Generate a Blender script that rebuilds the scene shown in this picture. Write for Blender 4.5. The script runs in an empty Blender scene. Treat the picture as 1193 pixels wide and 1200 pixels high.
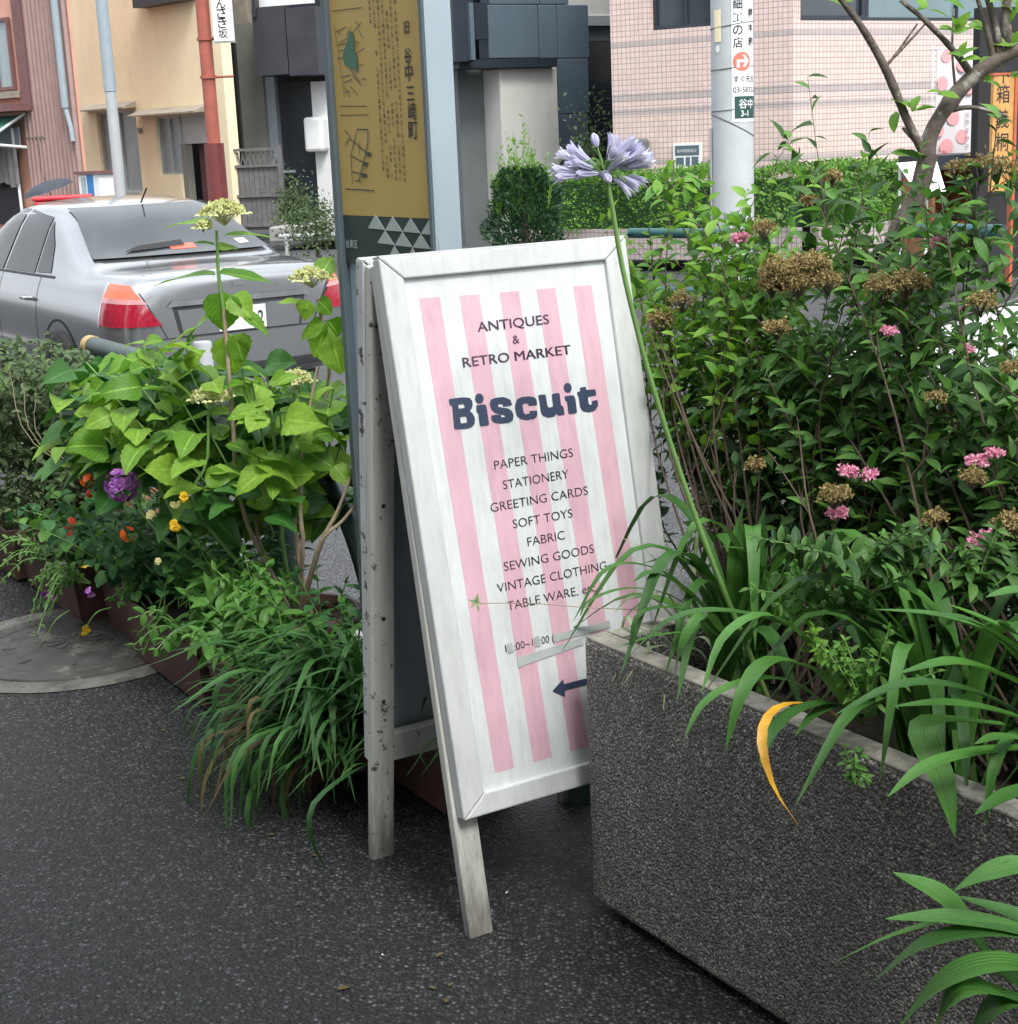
import bpy, bmesh, math, random
import numpy as np
from mathutils import Vector, Matrix
from mathutils.bvhtree import BVHTree
from math import radians, sin, cos, pi
random.seed(7); rng = np.random.default_rng(7)
SC = bpy.context.scene
COL = SC.collection
# ------------------------------------------------------------------ camera
W0, H0, FPX = 1193., 1200., 1835.
PITCH, ROLL, EYE = radians(13.5), radians(2.5), 1.6
fwd = Vector((0, cos(PITCH), -sin(PITCH))); r0 = Vector((1, 0, 0)); u0 = Vector((0, sin(PITCH), cos(PITCH)))
RIGHT = cos(ROLL)*r0 - sin(ROLL)*u0; UP = sin(ROLL)*r0 + cos(ROLL)*u0
CAM = Vector((0, 0, EYE))
cd = bpy.data.cameras.new('camera'); co = bpy.data.objects.new('camera', cd); COL.objects.link(co)
cd.sensor_fit = 'HORIZONTAL'; cd.sensor_width = 36; cd.lens = FPX/W0*36; cd.clip_start = .05; cd.clip_end = 1500
m = Matrix((RIGHT, UP, -fwd)).transposed().to_4x4(); m.translation = CAM; co.matrix_world = m
cd.dof.use_dof = False
SC.camera = co
# ------------------------------------------------------------------ light (overcast)
wd = bpy.data.worlds.new('World'); SC.world = wd; wd.use_nodes = True
nt = wd.node_tree; nt.nodes.clear()
SUN_EL, SUN_ROT = radians(55), radians(153)
sky = nt.nodes.new('ShaderNodeTexSky'); sky.sky_type = 'NISHITA'; sky.sun_disc = False
sky.sun_elevation = SUN_EL; sky.sun_rotation = SUN_ROT; sky.dust_density = 4; sky.air_density = 1.2
hs = nt.nodes.new('ShaderNodeHueSaturation'); hs.inputs['Saturation'].default_value = .3
mixw = nt.nodes.new('ShaderNodeMixRGB'); mixw.inputs[0].default_value = .55; mixw.inputs[2].default_value = (7.5, 7.9, 8.3, 1)
bg = nt.nodes.new('ShaderNodeBackground'); bg.inputs['Strength'].default_value = .12
wo = nt.nodes.new('ShaderNodeOutputWorld')
nt.links.new(sky.outputs[0], hs.inputs['Color']); nt.links.new(hs.outputs[0], mixw.inputs[1])
cn = nt.nodes.new('ShaderNodeTexNoise'); cn.inputs['Scale'].default_value = 2.2; cn.inputs['Detail'].default_value = 5; tc0 = nt.nodes.new('ShaderNodeTexCoord'); nt.links.new(tc0.outputs['Generated'], cn.inputs['Vector'])
crr = nt.nodes.new('ShaderNodeMapRange'); crr.inputs[1].default_value = .35; crr.inputs[2].default_value = .65; crr.inputs[3].default_value = .72; crr.inputs[4].default_value = 1.28; nt.links.new(cn.outputs['Fac'], crr.inputs[0])
# an overcast sky is brighter overhead than at the horizon
tcw = nt.nodes.new('ShaderNodeTexCoord'); sxw = nt.nodes.new('ShaderNodeSeparateXYZ'); nt.links.new(tcw.outputs['Generated'], sxw.inputs[0])
mrw = nt.nodes.new('ShaderNodeMapRange'); mrw.inputs[1].default_value = 0; mrw.inputs[2].default_value = 1; mrw.inputs[3].default_value = .68; mrw.inputs[4].default_value = 1.3; nt.links.new(sxw.outputs[2], mrw.inputs[0])
vmw = nt.nodes.new('ShaderNodeVectorMath'); vmw.operation = 'SCALE'; nt.links.new(mixw.outputs[0], vmw.inputs[0])
mm_ = nt.nodes.new('ShaderNodeMath'); mm_.operation = 'MULTIPLY'; nt.links.new(mrw.outputs[0], mm_.inputs[0]); nt.links.new(crr.outputs[0], mm_.inputs[1]); nt.links.new(mm_.outputs[0], vmw.inputs['Scale'])
nt.links.new(vmw.outputs[0], bg.inputs[0]); nt.links.new(bg.outputs[0], wo.inputs[0])
sl = bpy.data.lights.new('sun', 'SUN'); sl.energy = 1.3; sl.angle = radians(18); sl.color = (1, .97, .92)
so = bpy.data.objects.new('sun', sl); COL.objects.link(so)
# soft sun high over the street, behind and to the right of the camera
sd = Vector((sin(SUN_ROT)*cos(SUN_EL), cos(SUN_ROT)*cos(SUN_EL), sin(SUN_EL)))
so.rotation_euler = sd.to_track_quat('Z', 'Y').to_euler()
SC.view_settings.view_transform = 'Standard'; SC.view_settings.look = 'None'
SC.view_settings.exposure = 1.2; SC.view_settings.gamma = 1
SC.render.engine = 'CYCLES'
SC.cycles.max_bounces = 6; SC.cycles.transparent_max_bounces = 8
# ------------------------------------------------------------------ geometry of the place
S = Vector((-.525, .851, 0)).normalized()      # along the street, away
WD = Vector((.851, .525, 0)).normalized()      # from the shops across the street
Z = Vector((0, 0, 1))
def P(s, w, z=0): return S*s + WD*w + Z*z
def ray(px, py): return fwd + RIGHT*((px-W0/2)/FPX) - UP*((py-H0/2)/FPX)
def gz(px, py, z=0):
    d = ray(px, py); return CAM + d*((z-EYE)/d.z)
def ay(px, py, y):
    d = ray(px, py); return CAM + d*(y/d.y)
def onp(px, py, p0, n):
    d = ray(px, py); return CAM + d*((p0-CAM).dot(n)/d.dot(n))
def onw(px, py, w):
    return onp(px, py, WD*w, WD)
# ------------------------------------------------------------------ object helpers
WM = {}
def tag(o, label=None, cat=None, group=None, kind=None):
    if label: o['label'] = label
    if cat: o['category'] = cat
    if group: o['group'] = group
    if kind: o['kind'] = kind
    return o
def empty(name, loc=(0, 0, 0), label=None, cat=None, group=None, kind=None, M=None):
    o = bpy.data.objects.new(name, None); COL.objects.link(o); o.empty_display_size = .1
    M = M if M is not None else Matrix.Translation(Vector(loc))
    o.matrix_world = M; WM[o.name] = M.copy()
    return tag(o, label, cat, group, kind)
def link(name, me, parent=None, mw=None, mat=None, label=None, cat=None, group=None, kind=None):
    """link a mesh; mw = its world matrix"""
    o = bpy.data.objects.new(name, me); COL.objects.link(o)
    if mat is not None and not me.materials: me.materials.append(mat)
    mw = mw if mw is not None else Matrix()
    if parent is not None:
        o.parent = parent; o.matrix_local = WM[parent.name].inverted() @ mw
    else: o.matrix_world = mw
    WM[o.name] = mw.copy()
    return tag(o, label, cat, group, kind)
def mod_bevel(o, w=.004, seg=2):
    b = o.modifiers.new('bevel', 'BEVEL'); b.width = w; b.segments = seg; b.limit_method = 'ANGLE'; b.angle_limit = radians(40)
    return o
def frame(o, x, y=None, z=None):
    """matrix from origin and axes"""
    x = Vector(x).normalized()
    if z is None: z = x.cross(Vector(y)).normalized()
    z = Vector(z).normalized(); y = z.cross(x)
    M = Matrix((x, y, z)).transposed().to_4x4(); M.translation = Vector(o); return M
class MB:
    def __init__(s, T=None): s.v = []; s.f = []; s.mi = []; s.uv = None; s.T = T if T is not None else Matrix(); s.sm = []
    def add(s, vs, fs, mi=0, sm=False):
        b = len(s.v); s.v += [s.T @ Vector(v) for v in vs]; s.f += [tuple(b+i for i in f) for f in fs]; s.mi += [mi]*len(fs); s.sm += [sm]*len(fs)
    def box(s, x0, x1, y0, y1, z0, z1, mi=0):
        x0, x1 = min(x0, x1), max(x0, x1); y0, y1 = min(y0, y1), max(y0, y1); z0, z1 = min(z0, z1), max(z0, z1)
        s.add([(x, y, z) for z in (z0, z1) for y in (y0, y1) for x in (x0, x1)], [(0, 2, 3, 1), (4, 5, 7, 6), (0, 1, 5, 4), (2, 6, 7, 3), (0, 4, 6, 2), (1, 3, 7, 5)], mi)
    def hexa(s, a, b, mi=0):
        """a, b: two quads (4 points each), same order"""
        s.add(list(a)+list(b), [(0, 3, 2, 1), (4, 5, 6, 7), (0, 1, 5, 4), (1, 2, 6, 5), (2, 3, 7, 6), (3, 0, 4, 7)], mi)
    def prism(s, poly, d, mi=0):
        n = len(poly); d = Vector(d); a = [Vector(p) for p in poly]
        s.add(a+[p+d for p in a], [tuple(range(n))[::-1], tuple(range(n, 2*n))]+[(i, (i+1) % n, n+(i+1) % n, n+i) for i in range(n)], mi)
    def tube(s, pts, r, n=8, mi=0, cap=True, sm=True):
        pts = [Vector(p) for p in pts]; rs = list(r) if hasattr(r, '__len__') else [r]*len(pts)
        vs = []; up = None
        for i, p in enumerate(pts):
            t = (pts[min(i+1, len(pts)-1)]-pts[max(i-1, 0)])
            t = t.normalized() if t.length > 1e-9 else Vector((0, 0, 1))
            if up is None: up = t.orthogonal().normalized()
            a = (up - t*up.dot(t)); a = a.normalized() if a.length > 1e-6 else t.orthogonal().normalized(); up = a
            b = t.cross(a)
            for k in range(n):
                th = 2*pi*k/n; vs.append(p+(a*cos(th)+b*sin(th))*rs[i])
        fs = [(i*n+k, i*n+(k+1) % n, (i+1)*n+(k+1) % n, (i+1)*n+k) for i in range(len(pts)-1) for k in range(n)]
        s.add(vs, fs, mi, sm)
        if cap:
            s.add(vs[:n], [tuple(range(n))[::-1]], mi); s.add(vs[-n:], [tuple(range(n))], mi)
    def lathe(s, prof, n=24, mi=0, sm=True, c=(0, 0, 0)):
        vs = [(c[0]+r*cos(2*pi*k/n), c[1]+r*sin(2*pi*k/n), c[2]+z) for r, z in prof for k in range(n)]
        s.add(vs, [(i*n+k, i*n+(k+1) % n, (i+1)*n+(k+1) % n, (i+1)*n+k) for i in range(len(prof)-1) for k in range(n)], mi, sm)
    def mesh(s, name, inv=None):
        me = bpy.data.meshes.new(name)
        vs = [inv @ v for v in s.v] if inv is not None else s.v
        me.from_pydata([tuple(v) for v in vs], [], s.f)
        me.polygons.foreach_set('material_index', s.mi); me.polygons.foreach_set('use_smooth', s.sm); me.update()
        return me
    def build(s, name, mat, parent=None, org=None, bevel=0, **k):
        if parent is not None: mw = WM[parent.name].copy()
        else:
            if org is None:
                a = np.array([tuple(v) for v in s.v]); c = a.mean(0); org = (c[0], c[1], a[:, 2].min())
            mw = Matrix.Translation(Vector(org))
        me = s.mesh(name, mw.inverted())
        for mm in (mat if isinstance(mat, (list, tuple)) else [mat]): me.materials.append(mm)
        o = link(name, me, parent, mw, **k)
        if bevel: mod_bevel(o, bevel)
        return o
# ------------------------------------------------------------------ materials
def new_mat(name):
    m = bpy.data.materials.new(name); m.use_nodes = True; return m, m.node_tree, m.node_tree.nodes['Principled BSDF']
def nd(nt, t, **k):
    n = nt.nodes.new(t)
    for a, b in k.items():
        if a in n.inputs.keys(): n.inputs[a].default_value = b
        else: setattr(n, a, b)
    return n
def ramp(nt, fac, stops, interp='LINEAR'):
    r = nt.nodes.new('ShaderNodeValToRGB'); r.color_ramp.interpolation = interp
    e = r.color_ramp.elements
    while len(e) < len(stops): e.new(.5)
    for i, (p, c) in enumerate(stops):
        e[i].position = p; e[i].color = (c[0], c[1], c[2], 1) if hasattr(c, '__len__') else (c, c, c, 1)
    nt.links.new(fac, r.inputs[0]); return r.outputs[0]
def mix(nt, fac, a, b, mode='MIX'):
    n = nt.nodes.new('ShaderNodeMixRGB'); n.blend_type = mode
    for i, v in ((0, fac), (1, a), (2, b)):
        if isinstance(v, (int, float)): n.inputs[i].default_value = v if i == 0 else (v, v, v, 1)
        elif hasattr(v, '__len__'): n.inputs[i].default_value = (v[0], v[1], v[2], 1)
        else: nt.links.new(v, n.inputs[i])
    return n.outputs[0]
def vec(nt, scale=(1, 1, 1), coord='Object'):
    tc = nt.nodes.new('ShaderNodeTexCoord'); mp = nt.nodes.new('ShaderNodeMapping'); mp.inputs['Scale'].default_value = scale
    nt.links.new(tc.outputs[coord], mp.inputs[0]); return mp.outputs[0]
def noise(nt, v, scale, detail=4, rough=.6):
    n = nd(nt, 'ShaderNodeTexNoise', Scale=scale, Detail=detail, Roughness=rough)
    if v is not None: nt.links.new(v, n.inputs['Vector'])
    return n.outputs['Fac']
def bump(nt, b, h, strength=.3, dist=.01):
    n = nd(nt, 'ShaderNodeBump', Strength=strength, Distance=dist); nt.links.new(h, n.inputs['Height']); nt.links.new(n.outputs[0], b.inputs['Normal']); return n
def simple(name, col, rough=.6, var=.18, scale=6, bmp=.08, bs=60, metal=0, dirt=None, streak=None, emit=None, spec=.5, coat=0):
    m, nt, b = new_mat(name); v = vec(nt)
    c = mix(nt, ramp(nt, noise(nt, v, scale, 5), [(.3, 0), (.7, 1)]), [x*(1-var) for x in col], [min(1, x*(1+var*.6)) for x in col])
    if streak:
        v2 = vec(nt, (streak[0], streak[0], streak[1])); c = mix(nt, ramp(nt, noise(nt, v2, 1, 5), [(.5, 0), (.75, .6)]), c, streak[2])
    if dirt:
        c = mix(nt, ramp(nt, noise(nt, v, dirt[0], 8, .7), [(dirt[1], 0), (dirt[1]+.08, 1)]), c, dirt[2])
    nt.links.new(c, b.inputs['Base Color']); b.inputs['Roughness'].default_value = rough; b.inputs['Metallic'].default_value = metal
    b.inputs['Specular IOR Level'].default_value = spec; b.inputs['Coat Weight'].default_value = coat
    if bmp: bump(nt, b, noise(nt, v, bs, 4), bmp, .005)
    if emit: b.inputs['Emission Color'].default_value = (*emit[0], 1); b.inputs['Emission Strength'].default_value = emit[1]
    return m
def leafmat(name, c1, c2, rough=.45, trans=.35, vein=.5, spots=None, back=None, stripe=False):
    m, nt, b = new_mat(name)
    oi = nt.nodes.new('ShaderNodeObjectInfo'); ge = nt.nodes.new('ShaderNodeNewGeometry')
    ad = nd(nt, 'ShaderNodeMath', operation='ADD'); nt.links.new(oi.outputs['Random'], ad.inputs[0]); nt.links.new(ge.outputs['Random Per Island'], ad.inputs[1])
    fr = nd(nt, 'ShaderNodeMath', operation='FRACT'); nt.links.new(ad.outputs[0], fr.inputs[0])
    c = mix(nt, fr.outputs[0], c1, c2)
    uv = nt.nodes.new('ShaderNodeUVMap'); sx = nt.nodes.new('ShaderNodeSeparateXYZ'); nt.links.new(uv.outputs[0], sx.inputs[0])
    a1 = nd(nt, 'ShaderNodeMath', operation='SUBTRACT'); nt.links.new(sx.outputs[0], a1.inputs[0]); a1.inputs[1].default_value = .5
    a2 = nd(nt, 'ShaderNodeMath', operation='ABSOLUTE'); nt.links.new(a1.outputs[0], a2.inputs[0])
    mid = ramp(nt, a2.outputs[0], [(.0, 1), (.05, 0)])
    # side veins
    a3 = nd(nt, 'ShaderNodeMath', operation='MULTIPLY_ADD'); nt.links.new(a2.outputs[0], a3.inputs[0]); a3.inputs[1].default_value = -.9; nt.links.new(sx.outputs[1], a3.inputs[2])
    a4 = nd(nt, 'ShaderNodeMath', operation='MULTIPLY'); nt.links.new(a3.outputs[0], a4.inputs[0]); a4.inputs[1].default_value = 48
    a5 = nd(nt, 'ShaderNodeMath', operation='SINE'); nt.links.new(a4.outputs[0], a5.inputs[0])
    vn = ramp(nt, a5.outputs[0], [(.8, 0), (1., 1)])
    light = [min(1, x*1.7+.03) for x in c2]
    if vein:
        c = mix(nt, mid, c, mix(nt, vein, c, light)); c = mix(nt, mix(nt, .35*vein, 0, vn), c, light)
        h = mix(nt, .5, mid, vn); bump(nt, b, h, .25, .002)
    if stripe:
        q1 = nd(nt, 'ShaderNodeMath', operation='MULTIPLY'); nt.links.new(sx.outputs[0], q1.inputs[0]); q1.inputs[1].default_value = 62
        q2 = nd(nt, 'ShaderNodeMath', operation='SINE'); nt.links.new(q1.outputs[0], q2.inputs[0]); q3 = ramp(nt, q2.outputs[0], [(0, 0), (1, 1)])
        c = mix(nt, mix(nt, .30, 0, q3), c, light); c = mix(nt, mix(nt, .4, 0, mid), c, [x_*.4 for x_ in c1]); bump(nt, b, q3, .35, .0015)
    v = vec(nt); nn = noise(nt, v, 9, 4)
    c = mix(nt, ramp(nt, nn, [(.35, .35), (.65, 0)]), c, [x*.6 for x in c1])
    if spots: c = mix(nt, ramp(nt, noise(nt, v, spots[0], 6), [(spots[1], 0), (spots[1]+.05, .8)]), c, spots[2])
    nt.links.new(c, b.inputs['Base Color']); b.inputs['Roughness'].default_value = rough; b.inputs['Specular IOR Level'].default_value = .4
    tr = nt.nodes.new('ShaderNodeBsdfTranslucent'); nt.links.new(mix(nt, .5, c, mix(nt, 1, c, (1.0, 1.0, .35), 'MULTIPLY')), tr.inputs[0])
    ms = nt.nodes.new('ShaderNodeMixShader'); ms.inputs[0].default_value = trans
    nt.links.new(b.outputs[0], ms.inputs[1]); nt.links.new(tr.outputs[0], ms.inputs[2])
    nt.links.new(ms.outputs[0], nt.nodes['Material Output'].inputs[0])
    return m
MT = {}
def asphalt(name, lo, hi, sc=105, con=2.9, spark=.0, tint=(1, 1.04, 1.1)):
    m, nt, b = new_mat(name); v = vec(nt)
    vd = mix(nt, .004, v, nd_noise_col(nt, v, 30), 'ADD')
    vo = nd(nt, 'ShaderNodeTexVoronoi', Scale=sc, Randomness=1); nt.links.new(vd, vo.inputs['Vector'])
    sp = nt.nodes.new('ShaderNodeSeparateXYZ'); nt.links.new(vo.outputs['Color'], sp.inputs[0])
    T = lambda k: [k*t for t in tint]
    c = ramp(nt, sp.outputs[0], [(0, T(lo*.35)), (.45, T(lo*.9)), (.82, T(hi)), (1, T(hi*con))])
    edge = ramp(nt, vo.outputs['Distance'], [(.25, 1), (.6, .15)])
    c = mix(nt, 1, c, edge, 'MULTIPLY')
    big = ramp(nt, noise(nt, v, .9, 5), [(.35, .72), (.65, 1.12)])
    c = mix(nt, 1, c, big, 'MULTIPLY')
    c = mix(nt, ramp(nt, noise(nt, v, 2.2, 6, .7), [(.62, 0), (.75, .5)]), c, T(lo*.55))
    nt.links.new(c, b.inputs['Base Color'])
    b.inputs['Roughness'].default_value = .62
    h = mix(nt, .75, noise(nt, v, 260, 3), edge)
    bump(nt, b, h, .9, .006)
    return m
def nd_noise_col(nt, v, sc):
    n = nd(nt, 'ShaderNodeTexNoise', Scale=sc, Detail=3); nt.links.new(v, n.inputs['Vector']); return n.outputs['Color']
MT['asphalt'] = asphalt('dark_asphalt', .022, .050, 112, 2.7)
MT['road'] = asphalt('road_asphalt', .15, .20, 130, 1.3)
# exposed aggregate concrete of the planter
def aggregate():
    m, nt, b = new_mat('aggregate_concrete'); v = vec(nt, (1, 1, 1))
    vd = mix(nt, .012, v, nd_noise_col(nt, v, 45), 'ADD')
    vo = nd(nt, 'ShaderNodeTexVoronoi', Scale=170, Randomness=1, feature='F1'); nt.links.new(vd, vo.inputs['Vector'])
    sp = nt.nodes.new('ShaderNodeSeparateXYZ'); nt.links.new(vo.outputs['Color'], sp.inputs[0])
    c = ramp(nt, sp.outputs[1], [(0, (.15, .148, .136)), (.5, (.31, .304, .278)), (.85, (.47, .455, .42)), (1, (.70, .68, .63))])
    edge = ramp(nt, vo.outputs['Distance'], [(.25, 1), (.7, .42)])
    c = mix(nt, 1, c, edge, 'MULTIPLY')
    c = mix(nt, ramp(nt, noise(nt, vec(nt, (3, 3, .7)), 1.6, 6), [(.45, 0), (.65, .6)]), c, (.14, .138, .13))
    nt.links.new(c, b.inputs['Base Color']); b.inputs['Roughness'].default_value = .7
    bump(nt, b, mix(nt, .25, edge, noise(nt, v, 70, 5)), 1, .012)
    return m
MT['aggregate'] = aggregate()
# white painted wood, chipped; grime low on the legs
def paint(name, col=(.60, .625, .62), chip=.64, low=None, wood=(.10, .085, .07)):
    m, nt, b = new_mat(name); v = vec(nt, (1, 1, 1), 'Object')
    c = mix(nt, ramp(nt, noise(nt, v, 7, 6), [(.3, 0), (.7, 1)]), [x*.86 for x in col], col)
    g = vec(nt, (30, 30, 3)); c = mix(nt, ramp(nt, noise(nt, g, 2, 5), [(.45, 0), (.78, .5)]), c, [x*.62 for x in col])
    ge = nt.nodes.new('ShaderNodeNewGeometry')
    pt = ramp(nt, ge.outputs['Pointiness'], [(.505, 0), (.58, .12)])
    nn = noise(nt, v, 26, 9, .72); s = nd(nt, 'ShaderNodeMath', operation='ADD'); nt.links.new(nn, s.inputs[0]); nt.links.new(pt, s.inputs[1])
    mk = ramp(nt, s.outputs[0], [(chip, 0), (chip+.012, 1)])
    c = mix(nt, mk, c, wood)
    if low:
        gp = nt.nodes.new('ShaderNodeNewGeometry'); sp = nt.nodes.new('ShaderNodeSeparateXYZ'); nt.links.new(gp.outputs['Position'], sp.inputs[0])
        a = nd(nt, 'ShaderNodeMath', operation='MULTIPLY_ADD'); nt.links.new(noise(nt, vec(nt, (40, 40, 6)), 1, 7, .7), a.inputs[0]); a.inputs[1].default_value = -low*1.3; a.inputs[2].default_value = low*1.25
        d = nd(nt, 'ShaderNodeMath', operation='SUBTRACT'); nt.links.new(a.outputs[0], d.inputs[0]); nt.links.new(sp.outputs[2], d.inputs[1])
        c = mix(nt, ramp(nt, d.outputs[0], [(0, 0), (.25, .85)]), c, (.10, .095, .075))
    nt.links.new(c, b.inputs['Base Color']); b.inputs['Roughness'].default_value = .55
    h = mix(nt, .6, noise(nt, g, 3, 5), mix(nt, 1, (1, 1, 1), mk, 'SUBTRACT')); bump(nt, b, h, .35, .003)
    return m
MT['paint'] = paint('chipped_white_paint', chip=.685)
MT['leg'] = paint('grimy_white_paint', (.6, .61, .57), .71, .40)
MT['panelw'] = paint('panel_white_paint', (.66, .70, .705), .74)
MT['panelback'] = simple('grey_panel_back', (.30, .33, .36), .6, .12)
MT['pink'] = paint('pink_paint', (.68, .43, .51), .76)
MT['navy'] = simple('navy_lettering', (.03, .045, .09), .5, .1, bmp=0)
MT['purplebk'] = simple('dark_plum_lettering', (.07, .035, .075), .5, .1, bmp=0)
MT['black'] = simple('black_lettering', (.02, .022, .03), .5, .1, bmp=0)
MT['tape'] = simple('grey_tape', (.42, .46, .45), .5, .2, 20)
MT['screw'] = simple('rusty_screw', (.05, .04, .035), .6, .2, metal=.5)
MT['pot'] = simple('brown_plastic', (.075, .038, .032), .5, .25, 9, .15, 90, dirt=(14, .64, (.12, .10, .085)))
MT['terracotta'] = simple('terracotta', (.26, .1, .06), .8)
MT['whiteplastic'] = simple('white_plastic', (.7, .72, .72), .4, .08)
MT['soil'] = simple('potting_soil', (.035, .027, .02), .95, .5, 40, 1, 80)
MT['steel'] = simple('brushed_blue_grey_steel', (.34, .41, .455), .45, .08, 3, .05, 200, metal=.25, streak=(6, 1, (.26, .32, .36)))
MT['steeld'] = simple('steel_side', (.115, .15, .17), .5, .15, 5, .05, metal=.2)
MT['ochre'] = simple('ochre_sign_face', (.44, .31, .095), .42, .06, 3, .03, 300)
MT['slate'] = simple('slate_green_band', (.022, .042, .042), .4, .1, 4, .03)
MT['silvertri'] = simple('pale_triangle', (.36, .42, .41), .45, .08)
MT['greenpipe'] = simple('dark_green_rail_paint', (.028, .052, .05), .42, .25, 12, .1)
MT['tealpipe'] = simple('teal_rail_paint', (.018, .085, .085), .42, .2)
MT['greypost'] = simple('grey_post', (.34, .36, .38), .5)
MT['kerb'] = simple('kerb_concrete', (.3, .3, .29), .85, .25, 12, .4)
MT['walk'] = simple('far_pavement', (.32, .31, .3), .85, .2, 5, .3)
MT['galv'] = simple('pale_galvanised', (.40, .43, .44), .55, .08)
MT['utility'] = simple('utility_pole_concrete', (.46, .49, .50), .7, .1, 4, .1, 80)
MT['redpole'] = simple('red_oxide_pole', (.36, .10, .07), .6, .2, 5, .1)
MT['darkred'] = simple('maroon_base', (.16, .035, .035), .5, .2)
MT['white'] = simple('white_enamel', (.78, .8, .8), .4, .04)
MT['cream'] = simple('cream_render', (.86, .745, .51), .85, .06, 2, .2, 60, dirt=(1.2, .62, (.68, .58, .44)), streak=(2.2, .25, (.72, .6, .44)))
MT['hood'] = simple('weathered_hood', (.3, .27, .22), .8, .3)
MT['winframe'] = simple('aluminium_frame', (.42, .46, .46), .45, .1, metal=.3)
def glassy(name, col, rough=.08):
    return simple(name, col, rough, .25, 1.5, 0, spec=.9)
MT['glass'] = glassy('dark_window_glass', (.05, .065, .075))
MT['frost'] = simple('frosted_glass', (.30, .36, .38), .25, .1)
MT['salmon'] = simple('salmon_render', (.62, .33, .25), .85, .1, 3, .2)
MT['corr'] = simple('brown_corrugated_metal', (.36, .24, .22), .55, .15, 4, .05, streak=(5, .5, (.2, .12, .11)))
MT['maroon'] = simple('maroon_trim', (.17, .08, .08), .6, .15)
MT['greenaw'] = simple('green_awning_cloth', (.05, .19, .13), .7, .15)
MT['noren'] = simple('grey_cloth_curtain', (.2, .19, .19), .9, .2)
MT['dark'] = simple('dark_interior', (.02, .02, .022), .8, .2)
MT['greywall'] = simple('grey_green_render', (.21, .215, .19), .85, .1, 3, .2)
MT['blackclad'] = simple('charcoal_cladding', (.035, .038, .046), .5, .25, 3)
MT['bluemetal'] = simple('blue_grey_metal', (.30, .36, .40), .45, .1)
MT['navyclad'] = simple('blue_grey_cladding', (.105, .145, .18), .5, .12, 1.5, .03, metal=.15)
MT['navydk'] = simple('dark_blue_panel', (.02, .028, .04), .45, .15)
MT['colwhite'] = simple('pale_concrete_column', (.58, .58, .54), .8, .1, 2, .15, streak=(4, .6, (.42, .42, .39)))
MT['concgrey'] = simple('grey_concrete_wall', (.13, .145, .15), .85, .15, 2, .2)
MT['weather'] = simple('weathered_wood', (.15, .145, .145), .85, .25, 10, .3, streak=(20, 1, (.08, .08, .08)))
MT['red'] = simple('red_delivery_box', (.62, .03, .045), .35, .1)
MT['umbrella'] = simple('dark_umbrella_cloth', (.03, .04, .055), .7, .1)
MT['orange'] = simple('orange_signboard', (.60, .32, .10), .6, .25, 9)
MT['orangeframe'] = simple('orange_red_frame', (.5, .12, .05), .5)
MT['wood'] = simple('varnished_wood', (.28, .12, .05), .5, .2)
MT['pinkdot'] = simple('pink_banner_dot', (.85, .40, .42), .7, .05)
MT['banner'] = simple('banner_cloth', (.76, .72, .74), .8, .05)
MT['coral'] = simple('coral_disc', (.75, .18, .13), .5)
MT['plateg'] = simple('green_address_plate', (.02, .075, .07), .4)
MT['blue'] = simple('blue_panel', (.03, .2, .5), .5)
def tilewall(name, c1, c2, joint, size, plane='XZ', band=True, zoff=0):
    m, nt, b = new_mat(name); tc = nt.nodes.new('ShaderNodeTexCoord'); mp = nt.nodes.new('ShaderNodeMapping'); nt.links.new(tc.outputs['UV'], mp.inputs[0])
    br = nd(nt, 'ShaderNodeTexBrick'); br.offset = 0; br.squash = 1
    nt.links.new(mp.outputs[0], br.inputs['Vector'])
    br.inputs['Scale'].default_value = 1; br.inputs['Brick Width'].default_value = size[0]; br.inputs['Row Height'].default_value = size[1]; br.inputs['Mortar Size'].default_value = .0055; br.inputs['Mortar Smooth'].default_value = .15; br.inputs['Bias'].default_value = 0
    br.inputs['Color1'].default_value = (*c1, 1); br.inputs['Color2'].default_value = (*c2, 1); br.inputs['Mortar'].default_value = (*joint, 1)
    c = br.outputs['Color']
    if band:
        sp = nt.nodes.new('ShaderNodeSeparateXYZ'); nt.links.new(tc.outputs['UV'], sp.inputs[0])
        mask = None
        for (a, bb) in band:
            g1 = nd(nt, 'ShaderNodeMath', operation='GREATER_THAN'); nt.links.new(sp.outputs[1], g1.inputs[0]); g1.inputs[1].default_value = a
            g2 = nd(nt, 'ShaderNodeMath', operation='LESS_THAN'); nt.links.new(sp.outputs[1], g2.inputs[0]); g2.inputs[1].default_value = bb
            mm = nd(nt, 'ShaderNodeMath', operation='MULTIPLY'); nt.links.new(g1.outputs[0], mm.inputs[0]); nt.links.new(g2.outputs[0], mm.inputs[1])
            if mask is None: mask = mm.outputs[0]
            else:
                ad = nd(nt, 'ShaderNodeMath', operation='ADD'); nt.links.new(mask, ad.inputs[0]); nt.links.new(mm.outputs[0], ad.inputs[1]); mask = ad.outputs[0]
        c = mix(nt, mask, c, mix(nt, 1, c, (.66, .74, .78), 'MULTIPLY'))
    c = mix(nt, ramp(nt, noise(nt, vec(nt), .7, 6), [(.4, 0), (.7, .25)]), c, [x*.7 for x in c1])
    nt.links.new(c, b.inputs['Base Color']); b.inputs['Roughness'].default_value = .45
    n = nd(nt, 'ShaderNodeBump', Strength=.5, Distance=.004); n.invert = True; nt.links.new(br.outputs['Fac'], n.inputs['Height']); nt.links.new(n.outputs[0], b.inputs['Normal'])
    return m
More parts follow.
